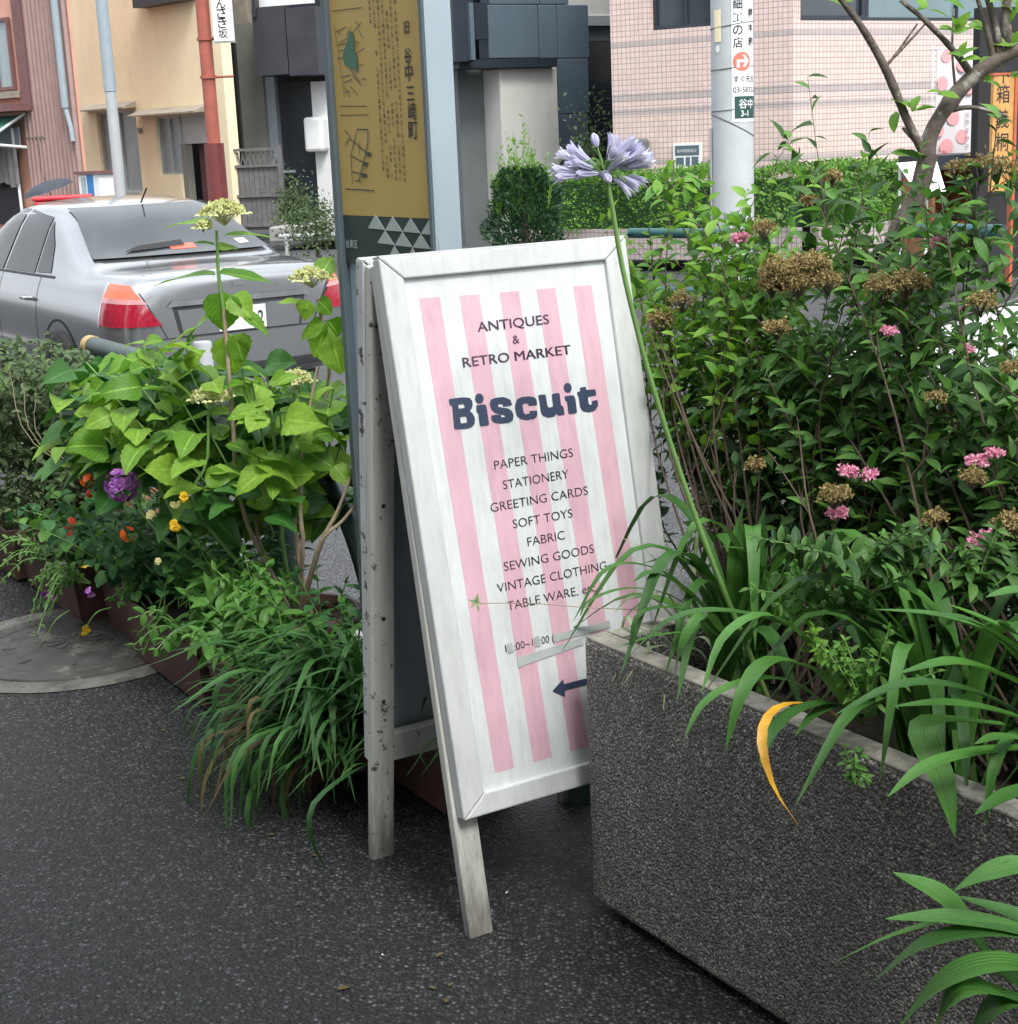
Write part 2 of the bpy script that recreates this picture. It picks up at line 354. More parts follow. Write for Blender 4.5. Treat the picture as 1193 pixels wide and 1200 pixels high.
# leaves
MT['hyd'] = leafmat('hydrangea_leaf', (.085, .24, .016), (.30, .50, .06), .5, .42, .6)
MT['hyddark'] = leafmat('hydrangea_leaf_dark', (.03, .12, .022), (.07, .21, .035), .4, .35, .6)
MT['mondo'] = leafmat('mondo_leaf', (.02, .08, .018), (.07, .20, .04), .42, .28, 0, stripe=True)
MT['mondodry'] = leafmat('mondo_leaf_dry', (.09, .06, .03), (.2, .17, .06), .6, .3, 0)
MT['impat'] = leafmat('soft_green_leaf', (.06, .19, .03), (.14, .32, .06), .45, .4, .4)
MT['geran'] = leafmat('geranium_leaf', (.02, .085, .03), (.06, .19, .05), .5, .25, .4)
MT['ground'] = leafmat('trailing_leaf', (.09, .18, .05), (.2, .32, .1), .55, .4, .2)
MT['dusty'] = leafmat('dusty_rose_leaf', (.05, .09, .035), (.13, .19, .08), .6, .25, .2)
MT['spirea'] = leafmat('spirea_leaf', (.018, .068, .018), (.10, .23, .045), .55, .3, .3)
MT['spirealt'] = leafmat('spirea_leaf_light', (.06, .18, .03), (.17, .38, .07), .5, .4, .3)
MT['lime'] = leafmat('lime_leaf', (.12, .29, .03), (.27, .5, .07), .42, .45, .3)
MT['aga'] = leafmat('agapanthus_leaf', (.028, .10, .02), (.085, .24, .04), .42, .25, 0, spots=(70, .66, (.05, .10, .02)), stripe=True)
MT['varieg'] = leafmat('variegated_leaf', (.30, .42, .22), (.5, .58, .38), .4, .35, .6)
MT['yellow'] = simple('yellow_leaf', (.56, .30, .02), .5, .35, 14, .3, 50, dirt=(22, .6, (.28, .14, .03)))
MT['yleaf'] = leafmat('yellowing_leaf', (.38, .40, .03), (.55, .55, .06), .5, .4, .3)
MT['hedge'] = leafmat('hedge_leaf', (.05, .17, .02), (.22, .44, .06), .5, .35, 0)
MT['conifer'] = leafmat('conifer_leaf', (.02, .065, .03), (.06, .14, .055), .6, .25, 0)
MT['stem'] = simple('green_stem', (.14, .27, .07), .55, .15, 20)
MT['twig'] = simple('brown_twig', (.085, .06, .042), .85, .3, 30, .4)
MT['paletwig'] = simple('pale_cane', (.34, .27, .19), .85, .2, 30, .3)
MT['bark'] = simple('grey_brown_bark', (.115, .095, .078), .9, .35, 25, .9, 60, dirt=(18, .55, (.30, .29, .25)))
def petal(name, c1, c2, tr=.3): return leafmat(name, c1, c2, .55, tr, 0)
MT['creamfl'] = petal('cream_floret', (.62, .66, .28), (.78, .78, .48))
MT['brownfl'] = petal('brown_seed_head', (.22, .17, .06), (.50, .38, .18))
MT['pinkfl'] = petal('pink_floret', (.72, .22, .42), (.85, .5, .62))
MT['agafl'] = petal('pale_violet_petal', (.55, .55, .88), (.76, .75, .95), .4)
MT['purple'] = petal('purple_petal', (.22, .05, .34), (.60, .25, .66))
MT['orangefl'] = petal('orange_petal', (.85, .14, .02), (.9, .24, .03))
MT['coralfl'] = petal('coral_petal', (.75, .07, .04), (.82, .14, .07))
MT['yellowfl'] = petal('yellow_petal', (.8, .5, .02), (.85, .62, .05))
MT['paleyel'] = petal('pale_yellow_petal', (.75, .68, .3), (.8, .75, .4))
# ------------------------------------------------------------------ leaves
def leaf_template(kind, seg=4):
    """unit leaf along +Y (length 1), half-width profile, fold and droop; returns verts, faces, uvs"""
    prof = {'oval': lambda t: (sin(pi*t**.8))**.8, 'heart': lambda t: (sin(pi*min(1, t**.62)))**.75 * (1.05-.15*t), 'lance': lambda t: (sin(pi*t**.75))**1.1,
            'round': lambda t: (max(0, 1-(2*t-1)**2))**.5, 'tip': lambda t: sin(pi*min(1, t**.6))**.9*(1-.35*t)}[kind]
    vs, uv, fs = [], [], []
    for i in range(seg+1):
        t = i/seg; w = max(.02, prof(t))*.5 if 0 < i < seg else .012
        for j, sx in enumerate((-1, 0, 1)):
            vs.append((sx*w, t, 0)); uv.append((.5+sx*.5, t))
    for i in range(seg):
        for j in range(2): a = i*3+j; fs.append((a, a+1, a+4, a+3))
    return np.array(vs), fs, uv
TPL = {k: leaf_template(k, 4) for k in ('oval', 'heart', 'lance', 'round', 'tip')}
TPL['card'] = leaf_template('oval', 2)
def leafcloud(name, p, d, n, L, mat, parent, tmpl='oval', wid=.45, droop=.25, fold=.25, kind=None, seg=None, label=None):
    """many leaves as one mesh; p, d, n arrays (N,3); L lengths"""
    N = len(p); tv, tf, tu = TPL[tmpl]; k = len(tv)
    d = d/np.linalg.norm(d, axis=1, keepdims=True); x = np.cross(d, n); x /= np.linalg.norm(x, axis=1, keepdims=True)+1e-9; n = np.cross(x, d)
    lx = tv[:, 0]*wid; ly = tv[:, 1]; lz = -droop*ly**2 + np.abs(tv[:, 0])*wid*fold*2
    V = p[:, None, :] + L[:, None, None]*(x[:, None, :]*lx[None, :, None] + d[:, None, :]*ly[None, :, None] + n[:, None, :]*lz[None, :, None])
    V = V.reshape(-1, 3); mw = WM[parent.name]; inv = np.array(mw.inverted()); V = (np.c_[V, np.ones(len(V))] @ inv.T)[:, :3]
    tf = np.array(tf); Fc = (tf[None]+(np.arange(N)*k)[:, None, None]).reshape(-1, 4)
    me = bpy.data.meshes.new(name); me.vertices.add(len(V)); me.vertices.foreach_set('co', V.astype(np.float32).ravel())
    me.loops.add(Fc.size); me.loops.foreach_set('vertex_index', Fc.ravel().astype(np.int32)); me.polygons.add(len(Fc))
    me.polygons.foreach_set('loop_start', np.arange(0, Fc.size, 4, dtype=np.int32)); me.polygons.foreach_set('use_smooth', np.ones(len(Fc), dtype=bool))
    uvl = me.uv_layers.new(name='UVMap'); tu = np.array(tu); uvl.data.foreach_set('uv', tu[Fc.ravel() % k].astype(np.float32).ravel())
    me.update(calc_edges=True); me.materials.append(mat)
    return link(name, me, parent, mw.copy(), kind=kind, label=label)
_LM = {}
def leaf_mesh(kind, wid, var, mat, droop=.3, fold=.25, seg=6, serr=0, wave=.03):
    """one shared leaf mesh of unit length; several variants of each"""
    key = (kind, wid, var, mat.name, droop, fold)
    if key in _LM: return _LM[key]
    r = random.Random(hash((kind, wid, var, droop)) & 0xffff)
    prof = {'oval': lambda t: (sin(pi*t**.8))**.8, 'heart': lambda t: (sin(pi*min(1, t**.62)))**.75*(1.02-.12*t), 'lance': lambda t: (sin(pi*t**.75))**1.1, 'round': lambda t: (max(0, 1-(2*t-1)**2))**.5}[kind]
    vs, uv, fs = [], [], []; cu = r.uniform(-.15, .15); dr = droop*r.uniform(.4, 1.5); ph = r.uniform(0, 6)
    for i in range(seg+1):
        t = i/seg; w = prof(t)*.5*wid if 0 < i < seg else .008*wid
        cy = t-dr*.35*t*t; cz = -dr*t*t; cx = cu*t*t*.5
        for sx in (-1, -.55, 0, .55, 1):
            ww = w*(1+serr*(.5 if i % 2 else -.5)*(abs(sx) == 1)) if 0 < i < seg else w
            vs.append((cx+sx*ww, cy, cz+abs(sx)*ww*fold*2-abs(sx)**2*ww*.2+wave*wid*sin(ph+t*9+sx*2)*abs(sx))); uv.append((.5+sx*.5, t))
    for i in range(seg):
        for j in range(4): a = i*5+j; fs.append((a, a+1, a+6, a+5))
    me = bpy.data.meshes.new('leaf'); me.from_pydata(vs, [], fs); me.polygons.foreach_set('use_smooth', [True]*len(fs))
    l = me.uv_layers.new(name='UVMap')
    for lp in me.loops: l.data[lp.index].uv = uv[lp.vertex_index]
    me.materials.append(mat); _LM[key] = me; return me
def put_leaf(parent, p, d, n, L, me, name='leaf', **k):
    d = Vector(d).normalized(); n = Vector(n); x = d.cross(n)
    if x.length < 1e-4: x = d.orthogonal()
    x.normalize(); n = x.cross(d)
    M = Matrix((x, d, n)).transposed().to_4x4() @ Matrix.Scale(L, 4); M.translation = Vector(p)
    return link(name, me, parent, M, **k)
def spline(pts, n=12):
    pts = [Vector(p) for p in pts]; out = []
    if len(pts) == 2: return [pts[0].lerp(pts[1], i/n) for i in range(n+1)]
    P_ = [pts[0]*2-pts[1]]+pts+[pts[-1]*2-pts[-2]]; m = len(pts)-1
    for i in range(n+1):
        u = i/n*m; k = min(int(u), m-1); t = u-k; a, b, c, d = P_[k], P_[k+1], P_[k+2], P_[k+3]
        out.append(.5*((2*b)+(c-a)*t+(2*a-5*b+4*c-d)*t*t+(3*b-a-3*c+d)*t**3))
    return out
def strap(parent, pts, w, mat, n=14, fold=.28, name='leaf', face=None, base=.55, kind=None, twist=0, **k):
    """long arching strap leaf through world points"""
    c = spline(pts, n); vs, uv, fs = [], [], []
    for i, p in enumerate(c):
        t = i/n; tg = (c[min(i+1, n)]-c[max(i-1, 0)]).normalized()
        up = Vector(face) if face is not None else Vector((0, 0, 1)); x = tg.cross(up)
        if x.length < .15: x = tg.cross(Vector((0, -1, .2)))
        if i and x.dot(px_) < 0: x = -x
        x.normalize(); 
        if i: x = (x*.5+px_*.5).normalized()
        px_ = x; nn = x.cross(tg); 
        if nn.z < 0 and abs(tg.z) < .95: nn = -nn
        ww = w*.5*(base+(1-base)*min(1, t*4))*min(1, ((1-t)*2.6)**.7 if t < 1 else 0)
        ww = max(ww, .0006)
        for sx in (-1, 0, 1): vs.append(p+x*sx*ww+nn*abs(sx)*ww*fold); uv.append((.5+.5*sx, t))
    for i in range(n):
        for j in range(2): a = i*3+j; fs.append((a, a+1, a+4, a+3))
    mw = WM[parent.name]; inv = mw.inverted(); me = bpy.data.meshes.new(name); me.from_pydata([tuple(inv @ v) for v in vs], [], fs)
    me.polygons.foreach_set('use_smooth', [True]*len(fs)); l = me.uv_layers.new(name='UVMap')
    for lp in me.loops: l.data[lp.index].uv = uv[lp.vertex_index]
    return link(name, me, parent, mw.copy(), mat, kind=kind, **k)
def rv(s=1): return Vector((random.gauss(0, s), random.gauss(0, s), random.gauss(0, s)))
# ================================================================== SETTING
ROADZ = -.15
def sheet(name, corners, z, mat, **k):
    mb = MB(); mb.add([(c[0], c[1], z) for c in corners], [(0, 1, 2, 3)]); return mb.build(name, mat, org=(0, 0, z), **k)
sheet('road', [(-300, -300), (300, -300), (300, 300), (-300, 300)], ROADZ, MT['road'], kind='structure')
def swbox(name, s0, s1, w0, w1, z0, z1, mat, **k):
    mb = MB(); q = lambda z: [tuple(P(s, w, z)) for s, w in ((s0, w0), (s1, w0), (s1, w1), (s0, w1))]
    mb.hexa(q(z0), q(z1)); return mb.build(name, mat, **k)
pv = swbox('pavement', -8, 60, -7, 2.15, ROADZ-.1, 0, MT['asphalt'], kind='structure')
kr = empty('kerb', P(10, 2.22, 0), kind='structure')
for i in range(30):
    s = -4 + i*.8
    mb = MB(); q = lambda z, e=0: [tuple(P(a, b, z)) for a, b in ((s+.004, 2.152+e), (s+.796, 2.152+e), (s+.796, 2.30-e), (s+.004, 2.30-e))]
    mb.hexa(q(ROADZ-.05), q(.006)); mb.build('kerb_stone', MT['kerb'], kr, bevel=.01)
# ------------------------------------------------------------------ manhole cover and small ground litter
mc = gz(92, 757, 0); R0 = .45
t = empty('manhole_cover', mc, 'round concrete and iron manhole cover in the dark asphalt beside the brown troughs', 'manhole cover')
MT['mring'] = simple('manhole_concrete_ring', (.11, .11, .10), .85, .35, 14, .5, dirt=(10, .5, (.06, .058, .05)))
MT['mlid'] = simple('manhole_iron_lid', (.05, .049, .045), .65, .4, 12, .8, dirt=(7, .55, (.13, .125, .11)))
mb = MB(Matrix.Translation(mc)); mb.lathe([(R0-.075, .003), (R0-.07, .009), (R0, .010), (R0+.012, .003)], 64); mb.build('rim', MT['mring'], t)
mb = MB(Matrix.Translation(mc)); mb.lathe([(0.0005, .013), (.11, .013), (.112, .010), (.118, .010), (.12, .013), (R0-.16, .013), (R0-.158, .010), (R0-.15, .010), (R0-.148, .013), (R0-.082, .011), (R0-.08, .004)], 64, sm=False)
lid = mb.build('lid', MT['mlid'], t)
# raised crest: petals and ring in the lid's middle, lifting slots
mb = MB(Matrix.Translation(mc+Vector((-.02, .02, 0))))
for k in range(10):
    a = 2*pi*k/10; mb.prism([(cos(a+da)*r, sin(a+da)*r, .0132) for r, da in ((.03, -.12), (.085, -.2), (.095, 0), (.085, .2), (.03, .12))], (0, 0, .004))
mb.build('crest', MT['mlid'], lid)
mb = MB(Matrix.Translation(mc))
for k in range(8):
    a = 2*pi*k/8+.2; c, s_ = cos(a), sin(a); mb.prism([(c*r-s_*q, s_*r+c*q, .0134) for r, q in ((.2, -.005), (.245, -.005), (.245, .005), (.2, .005))], (0, 0, .003))
mb.build('rib', MT['mlid'], lid)
# unseen shop wall and flat canopy, added to shade the near pavement
t = empty('added_shade_shop', P(-1, -1.6, 0), 'shop front with a flat canopy over the pavement beside the photographer', 'shop')
mb = MB(); q = lambda z, s0, s1, w0, w1: [tuple(P(s, w, z)) for s, w in ((s0, w0), (s1, w0), (s1, w1), (s0, w1))]
mb.hexa(q(0, -6, 2.4, -3, -1.5), q(6, -6, 2.4, -3, -1.5)); mb.build('wall', simple('added_pale_wall', (.5, .48, .44)), t)
mb = MB(); mb.hexa(q(2.55, -6, 2.2, -1.499, .95), q(2.7, -6, 2.2, -1.499, .95)); mb.build('canopy', simple('added_shade_sheet', (.12, .13, .13)), t)
t = empty('reflection_house', P(11, -5, 0), 'two-storey house standing along the near side of the street behind the photographer', 'house')  # out-of-view block added so the car has something dark to reflect
mb = MB(); mb.hexa(q(0, 5, 17, -9, -3.2), q(6.2, 5, 17, -9, -3.2)); mb.build('wall', simple('reflection_house_wall', (.2, .18, .16)), t)
for k in range(4):
    for z_ in (1.0, 3.9): mb = MB(); mb.hexa(q(z_, 6+k*2.8, 7.4+k*2.8, -3.199, -3.15), q(z_+1.3, 6+k*2.8, 7.4+k*2.8, -3.199, -3.15)); mb.build('window', MT['glass'], t)
# ================================================================== FACADES
class Fac:
    def __init__(s, px, py, depth, a, z0=0):
        s.a = Vector((a[0], a[1], 0)).normalized(); s.p0 = ay(px, py, depth); s.p0.z = z0
        s.T = frame(s.p0, s.a, z=Z); s.n = Vector((s.T.col[1][0], s.T.col[1][1], 0)); s.I = s.T.inverted()
    def uv(s, px, py, y=0):
        q = s.I @ onp(px, py, s.p0+s.n*y, s.n); return q.x, q.z
    def R(s, x0, y0, x1, y1, y=0):
        ym, xm = (y0+y1)/2, (x0+x1)/2
        return s.uv(x0, ym, y)[0], s.uv(x1, ym, y)[0], s.uv(xm, y1, y)[1], s.uv(xm, y0, y)[1]
    def mb(s): return MB(s.T)
    def box(s, mb, x0, y0, x1, y1, d0, d1, mi=0):
        a0, a1, z0, z1 = s.R(x0, y0, x1, y1, min(d0, d1)); mb.box(a0, a1, d0, d1, z0, z1, mi)
def wall_grid(mb, a0, a1, z0, z1, ops, y0, y1):
    xs = sorted({a0, a1, *[v for o in ops for v in (o[0], o[1])]}); zs = sorted({z0, z1, *[v for o in ops for v in (o[2], o[3])]})
    for i in range(len(xs)-1):
        for j in range(len(zs)-1):
            cx, cz = (xs[i]+xs[i+1])/2, (zs[j]+zs[j+1])/2
            if any(o[0] < cx < o[1] and o[2] < cz < o[3] for o in ops): continue
            mb.box(xs[i], xs[i+1], y0, y1, zs[j], zs[j+1])
def window(F, R, parent, d=.08, panes=2, fr='winframe', gl='glass', fw=.04, name='window'):
    a0, a1, z0, z1 = R; mb = F.mb()
    mb.box(a0, a0+fw, d-.03, d+.03, z0, z1); mb.box(a1-fw, a1, d-.03, d+.03, z0, z1); mb.box(a0+fw, a1-fw, d-.03, d+.03, z0, z0+fw); mb.box(a0+fw, a1-fw, d-.03, d+.03, z1-fw, z1)
    w = (a1-a0-2*fw)/panes
    for k in range(1, panes): mb.box(a0+fw+w*k-fw*.4, a0+fw+w*k+fw*.4, d-.025, d+.02, z0+fw, z1-fw)
    f = mb.build(name, MT[fr], parent)
    for k in range(panes):
        mb = F.mb(); mb.box(a0+fw+w*k+.001, a0+fw+w*(k+1)-.001, d+.022, d+.028, z0+fw, z1-fw); mb.build('pane', MT[gl], f)
    return f
def textmesh(s, size=1, off=0, space=1):
    c = bpy.data.curves.new('writing', 'FONT'); c.body = s; c.size = size; c.offset = off; c.space_character = space; c.resolution_u = 3
    o = bpy.data.objects.new('writing', c); me = bpy.data.meshes.new_from_object(o)
    bpy.data.objects.remove(o); return me
def put_text(s, T, parent, mat, x, y, w=None, h=None, off=0, name='lettering', z=.0, center=False, bend=None, depth=.0008):
    """text with its baseline-left at (x, y) of frame T, scaled to width w and/or cap height h"""
    me = textmesh(s, 1, off); a = np.empty(len(me.vertices)*3); me.vertices.foreach_get('co', a); a = a.reshape(-1, 3)
    mn, mx = a.min(0), a.max(0); bw = mx[0]-mn[0]; cap = .73 if all(ord(ch) < 128 for ch in s) else .88
    sy = h/cap if h else w/bw; sx = w/bw if w else sy
    base = 0 if all(ord(ch) < 128 for ch in s) else mn[1]
    a[:, 0] = (a[:, 0]-mn[0])*sx + x - (bw*sx/2 if center else 0); a[:, 1] = (a[:, 1]-base)*sy + y; a[:, 2] = z
    if bend: r, t0 = bend; th = t0 + a[:, 0]/r; a = np.stack([r*np.sin(th), a[:, 1], r*np.cos(th)], 1)
    M4 = np.array(T); inv = np.array(WM[parent.name].inverted()); w4 = np.c_[a, np.ones(len(a))] @ M4.T @ inv.T
    me.vertices.foreach_set('co', w4[:, :3].ravel()); me.update(); me.materials.clear()
    return link(name, me, parent, WM[parent.name].copy(), mat)
# ---- cream house -------------------------------------------------
F = Fac(230, 130, 31, (.68, -.73))
t = empty('cream_house', F.p0, 'cream rendered two-storey house with weathered window hoods and dark doorway behind the silver car', 'house')
a0, a1 = F.uv(84, 130)[0], F.uv(265, 130)[0]
w1 = F.R(117, 130, 163, 225); rc = F.R(184, 135, 248, 168); w2 = F.R(184, 135, 209, 205); dr = F.R(216, 168, 248, 240); dr = (dr[0], dr[1], 0, dr[3]); rc = (w2[1], rc[1], dr[3], rc[3]); w2 = (w2[0], w2[1], w2[2], rc[3])
mb = F.mb(); wall_grid(mb, a0, a1, 0, 7.5, [w1, rc, w2, (rc[0], dr[1], 0, dr[3])], 0, .22); mb.build('wall', MT['cream'], t)
mb = F.mb(); mb.box(a0+.3, a1-.9, .9, .95, 0, 7.5); mb.build('rear_wall', MT['dark'], t)
window(F, w1, t, .1, 2, gl='frost'); window(F, w2, t, .1, 2, gl='frost')
mb = F.mb(); mb.box(rc[0], rc[1], .1, .14, rc[2], rc[3]); mb.build('transom_panel', MT['winframe'], t)
mb = F.mb(); mb.box(rc[0], dr[0]+.05, .05, .2, 0, dr[3]); mb.build('door_jamb', MT['greywall'], t)
mb = F.mb(); mb.box(dr[0]+.05, dr[1], .35, .4, 0, dr[3]); mb.build('door', MT['maroon'], t)
for (x0, y0, x1, y1) in ((101, 124, 160, 128), (165, 129, 244, 133)):
    a, b_, z0, z1 = F.R(x0, y0, x1, y1); mb = F.mb(); mb.hexa([(a, -.32, z0-.02), (b_, -.32, z0-.02), (b_, 0, z0), (a, 0, z0)], [(a, -.32, z0+.01), (b_, -.32, z0+.01), (b_, 0, z1+.06), (a, 0, z1+.06)]); mb.build('window_hood', MT['hood'], t)
a, b_, z0, z1 = F.R(112, 225, 166, 230); mb = F.mb(); mb.box(a, b_, -.06, .1, z0, z1); mb.build('window_sill', MT['winframe'], t)
mb = F.mb(); F.box(mb, 154, -22, 212, 5, -.3, 0); mb.build('air_conditioner_box', MT['blackclad'], t)
mb = F.mb(); F.box(mb, 161, 150, 165, 156, -.04, 0); mb.build('wall_vent', MT['hood'], t)
# ---- brown corrugated shop house (left) --------------------------
F = Fac(60, 130, 30, (.75, -.66))
t = empty('corrugated_house', F.p0, 'brown corrugated metal and salmon house with a green awning at the far left', 'house')
a0, a1 = F.uv(28, 130)[0], F.uv(90, 130)[0]
n = 13; prof = []
for i in range(n*4+1):
    x = a0+(a1-a0)*i/(n*4); prof.append((x, [0, -.05, -.05, 0][i % 4] if i % 4 in (1, 2) else 0))
mb = F.mb()
for i in range(len(prof)-1):
    (xa, ya), (xb, yb) = prof[i], prof[i+1]; mb.add([(xa, ya, 0), (xb, yb, 0), (xb, yb, 7.5), (xa, ya, 7.5)], [(0, 1, 2, 3)])
mb.build('corrugated_sheet', MT['corr'], t)
mb = F.mb(); mb.box(a0-3.2, a1-.02, .03, .09, 0, 7.5); mb.build('wall', MT['salmon'], t)
A, B_, z0, z1 = F.R(22, 0, 33, 128); mb = F.mb(); mb.box(A, B_, -.06, .03, z0, 7.5); mb.build('corner_trim', MT['maroon'], t)
window(F, F.R(-22, 22, 15, 107), t, -.02, 2, fr='maroon', gl='frost', fw=.06)
mb = F.mb(); F.box(mb, -25, 108, 18, 116, -.14, .0); mb.build('window_sill', MT['hood'], t)
A, B_, z0, z1 = F.R(-30, 124, 40, 132); mb = F.mb(); mb.box(A, B_, -.5, .02, z0, z1); mb.build('eave', MT['maroon'], t)
A, B_, z0, z1 = F.R(-30, 132, 34, 168); mb = F.mb(); mb.hexa([(A, -.06, z1-.1), (B_, -.06, z1-.1), (B_, -.95, z0), (A, -.95, z0)], [(A, -.06, z1-.07), (B_, -.06, z1-.07), (B_, -.95, z0+.02), (A, -.95, z0+.02)]); aw = mb.build('awning', MT['greenaw'], t)
mb = F.mb(); mb.tube([(B_, -.06, z1-.05), (B_+.03, -.95, z0+.05)], .025); mb.tube([(B_+.05, -.9, z0-.02), (B_-.02, -.1, z0-.1)], .03); mb.build('awning_arm', MT['white'], aw)
mb = F.mb(); F.box(mb, -30, 150, 22, 173, -.12, -.08); mb.build('fascia_panel', MT['bluemetal'], t)
mb = F.mb(); F.box(mb, -30, 178, 24, 262, -.05, -.02); mb.build('doorway', MT['dark'], t)
A, B_, z0, z1 = F.R(-25, 173, 21, 217, -.2)
mb = F.mb(); N = 26
for i in range(N):
    xa, xb = A+(B_-A)*i/N, A+(B_-A)*(i+1)/N; ya, yb = -.2+.035*sin(i*1.7), -.2+.035*sin((i+1)*1.7); mb.add([(xa, ya, z0+.05*sin(i*.5)), (xb, yb, z0+.05*sin(i*.5+.5)), (xb, yb, z1), (xa, ya, z1)], [(0, 1, 2, 3)], 0, True)
mb.build('cloth_curtain', MT['noren'], t)
A, B_, z0, z1 = F.R(21, 150, 25, 240, -.12); mb = F.mb(); mb.tube([(A, -.16, z1), (A+.03, -.15, 0)], .03); mb.build('white_pipe', MT['white'], t)
A, B_, z0, z1 = F.R(73, 10, 87, 133); mb = F.mb(); mb.tube([(A+.12, -.12, 7.4), (A+.12, -.12, z0+.1)], .07); mb.tube([(A+.12, -.12, z0+.1), (A+.2, -.1, z0-.25), (A+.22, -.1, z0-.5)], .045); mb.build('downpipe', MT['bluemetal'], t)
mb = F.mb(); F.box(mb, 46, 168, 47.5, 200, -.05, -.03); F.box(mb, 28, 160, 52, 161.5, -.05, -.03); mb.build('wall_pipe', MT['hood'], t)
# ---- street sign cabinet (blue and white) in front of it
F2 = Fac(105, 215, 28.5, (.75, -.66)); a, b_, z0, z1 = F2.R(93, 204, 117, 240)
t = empty('notice_cabinet', F2.T @ Vector((a, 0, 0)), 'white notice cabinet with a blue stripe and brown lid beside the red box', 'notice cabinet')
mb = F2.mb(); mb.box(a, b_, 0, .35, .0, z1); mb.build('body', MT['white'], t)
mb = F2.mb(); mb.box(a-.05, b_+.05, -.05, .4, z1, z1+.05); mb.build('lid', MT['maroon'], t)
a, b_, z0, z1 = F2.R(103, 205, 110, 235); mb = F2.mb(); mb.box(a, b_, -.01, 0, z0, z1); mb.build('stripe', MT['blue'], t)
a, b_, z0, z1 = F2.R(96, 208, 101, 228); mb = F2.mb(); mb.box(a, b_, -.008, 0, z0, z1); mb.build('notice', MT['winframe'], t)
# ---- grey narrow house + charcoal house with black balcony --------
F = Fac(330, 150, 31.5, (.93, -.36))
t = empty('charcoal_house', F.p0, 'charcoal house with a black balcony box, white pipe and grey side wall behind the gate', 'house')
A, B_, _, _ = F.R(274, 100, 312, 200); z27 = F.uv(290, 27)[1]
mb = F.mb(); mb.box(A, B_, .0, 4, 0, z27); mb.build('grey_wall', MT['greywall'], t)
mb = F.mb(); mb.box(A, B_-.25, .02, 4, z27, 7.5); mb.build('upper_wall', MT['hood'], t)
C_ = F.uv(400, 150)[0]
mb = F.mb(); mb.box(B_, C_, .25, 4, 0, 7.5); mb.build('wall', MT['blackclad'], t)
for (x0, x1) in ((297, 336), (336, 372)):
    mb = F.mb(); a, b_, z0, z1 = F.R(x0, 8, x1, 88, -.7); mb.box(a+.01, b_-.01, -.7, .24, z0, z1); mb.build('balcony_panel', MT['blackclad'], t)
mb = F.mb(); F.box(mb, 302, -40, 366, 6, -.5, -.45); mb.build('balcony_blind', MT['white'], t)
mb = F.mb(); F.box(mb, 294, -30, 298, 20, -.75, -.6); mb.build('bracket', MT['blackclad'], t)
a, b_, z0, z1 = F.R(310, 90, 322, 200); mb = F.mb(); mb.box(a, b_, .1, .245, 0, z1); mb.build('white_panel', MT['bluemetal'], t)
a, b_, z0, z1 = F.R(333, 95, 366, 200); mb = F.mb(); mb.box(a, b_, .16, .246, 0, z1); mb.build('door', MT['navydk'], t)
a, b_, z0, z1 = F.R(366, 95, 384, 260); mb = F.mb(); mb.box(a, b_, .12, .247, 0, z1); mb.build('pale_post', MT['white'], t)
a, b_, z0, z1 = F.R(357, 137, 379, 178, -.1); mb = F.mb(); mb.box(a, b_, -.15, .2, z0, z1); mb.build('meter_box', MT['white'], t, bevel=.06)
mb = F.mb(); F.box(mb, 300, 200, 345, 203, .05, .12); mb.build('ledge', MT['bluemetal'], t)
# ---- wooden gate: lattice top and vertical boards ----------------
F = Fac(303, 220, 30.2, (.95, -.3))
A, B_, z0, z1 = F.R(271, 174, 332, 268); z0 = 0
t = empty('wooden_gate', F.T @ Vector((A, 0, 0)), 'weathered grey wooden gate with a lattice top, right of the doorway', 'gate')
zl = F.uv(300, 196)[1]
for x in (A, B_-.07): mb = F.mb(); mb.box(x, x+.07, -.03, .05, 0, z1+.05); mb.build('post', MT['weather'], t)
for z in (zl, z1-.04, .12, zl*.55): mb = F.mb(); mb.box(A+.07, B_-.07, -.025, .02, z, z+.05); mb.build('rail', MT['weather'], t)
nb = 9; w = (B_-A-.14)/nb
for i in range(nb): mb = F.mb(); mb.box(A+.07+w*i+.004, A+.07+w*(i+1)-.004, .02, .04, .06, zl); mb.build('board', MT['weather'], t)
for i in range(9):
    for sg in (-1, 1):
        x = A+.12+(B_-A-.24)*i/8; h = z1-.06-zl-.05; mb = F.mb(); mb.hexa([(x-.012, .02+.01*sg, zl+.05), (x+.012, .02+.01*sg, zl+.05), (x+.012, .028+.01*sg, zl+.05), (x-.012, .028+.01*sg, zl+.05)], [(x-.012+sg*.06, .02+.01*sg, zl+.05+h), (x+.012+sg*.06, .02+.01*sg, zl+.05+h), (x+.012+sg*.06, .028+.01*sg, zl+.05+h), (x-.012+sg*.06, .028+.01*sg, zl+.05+h)]); mb.build('lattice_slat', MT['weather'], t)
# stone step and bar beside the gate
F = Fac(355, 270, 27, (.97, -.2)); mb = F.mb(); a, b_, z0, z1 = F.R(315, 265, 400, 285); mb.box(a, b_, 0, 3, 0, z1); mb.build('stone_step', MT['walk'], label='low stone step in front of the charcoal house', cat='step', bevel=.03)
F = Fac(355, 278, 24, (.97, -.2)); mb = F.mb(); a, b_, z0, z1 = F.R(328, 276, 405, 280); mb.tube([(a, 0, z1), (b_, 0, z1)], .035); mb.tube([(a+.1, 0, z1), (a+.1, 0, ROADZ)], .035); mb.tube([(b_-.1, 0, z1), (b_-.1, 0, ROADZ)], .035); mb.build('pipe_barrier', MT['galv'], label='low grey pipe barrier before the stone step', cat='barrier')
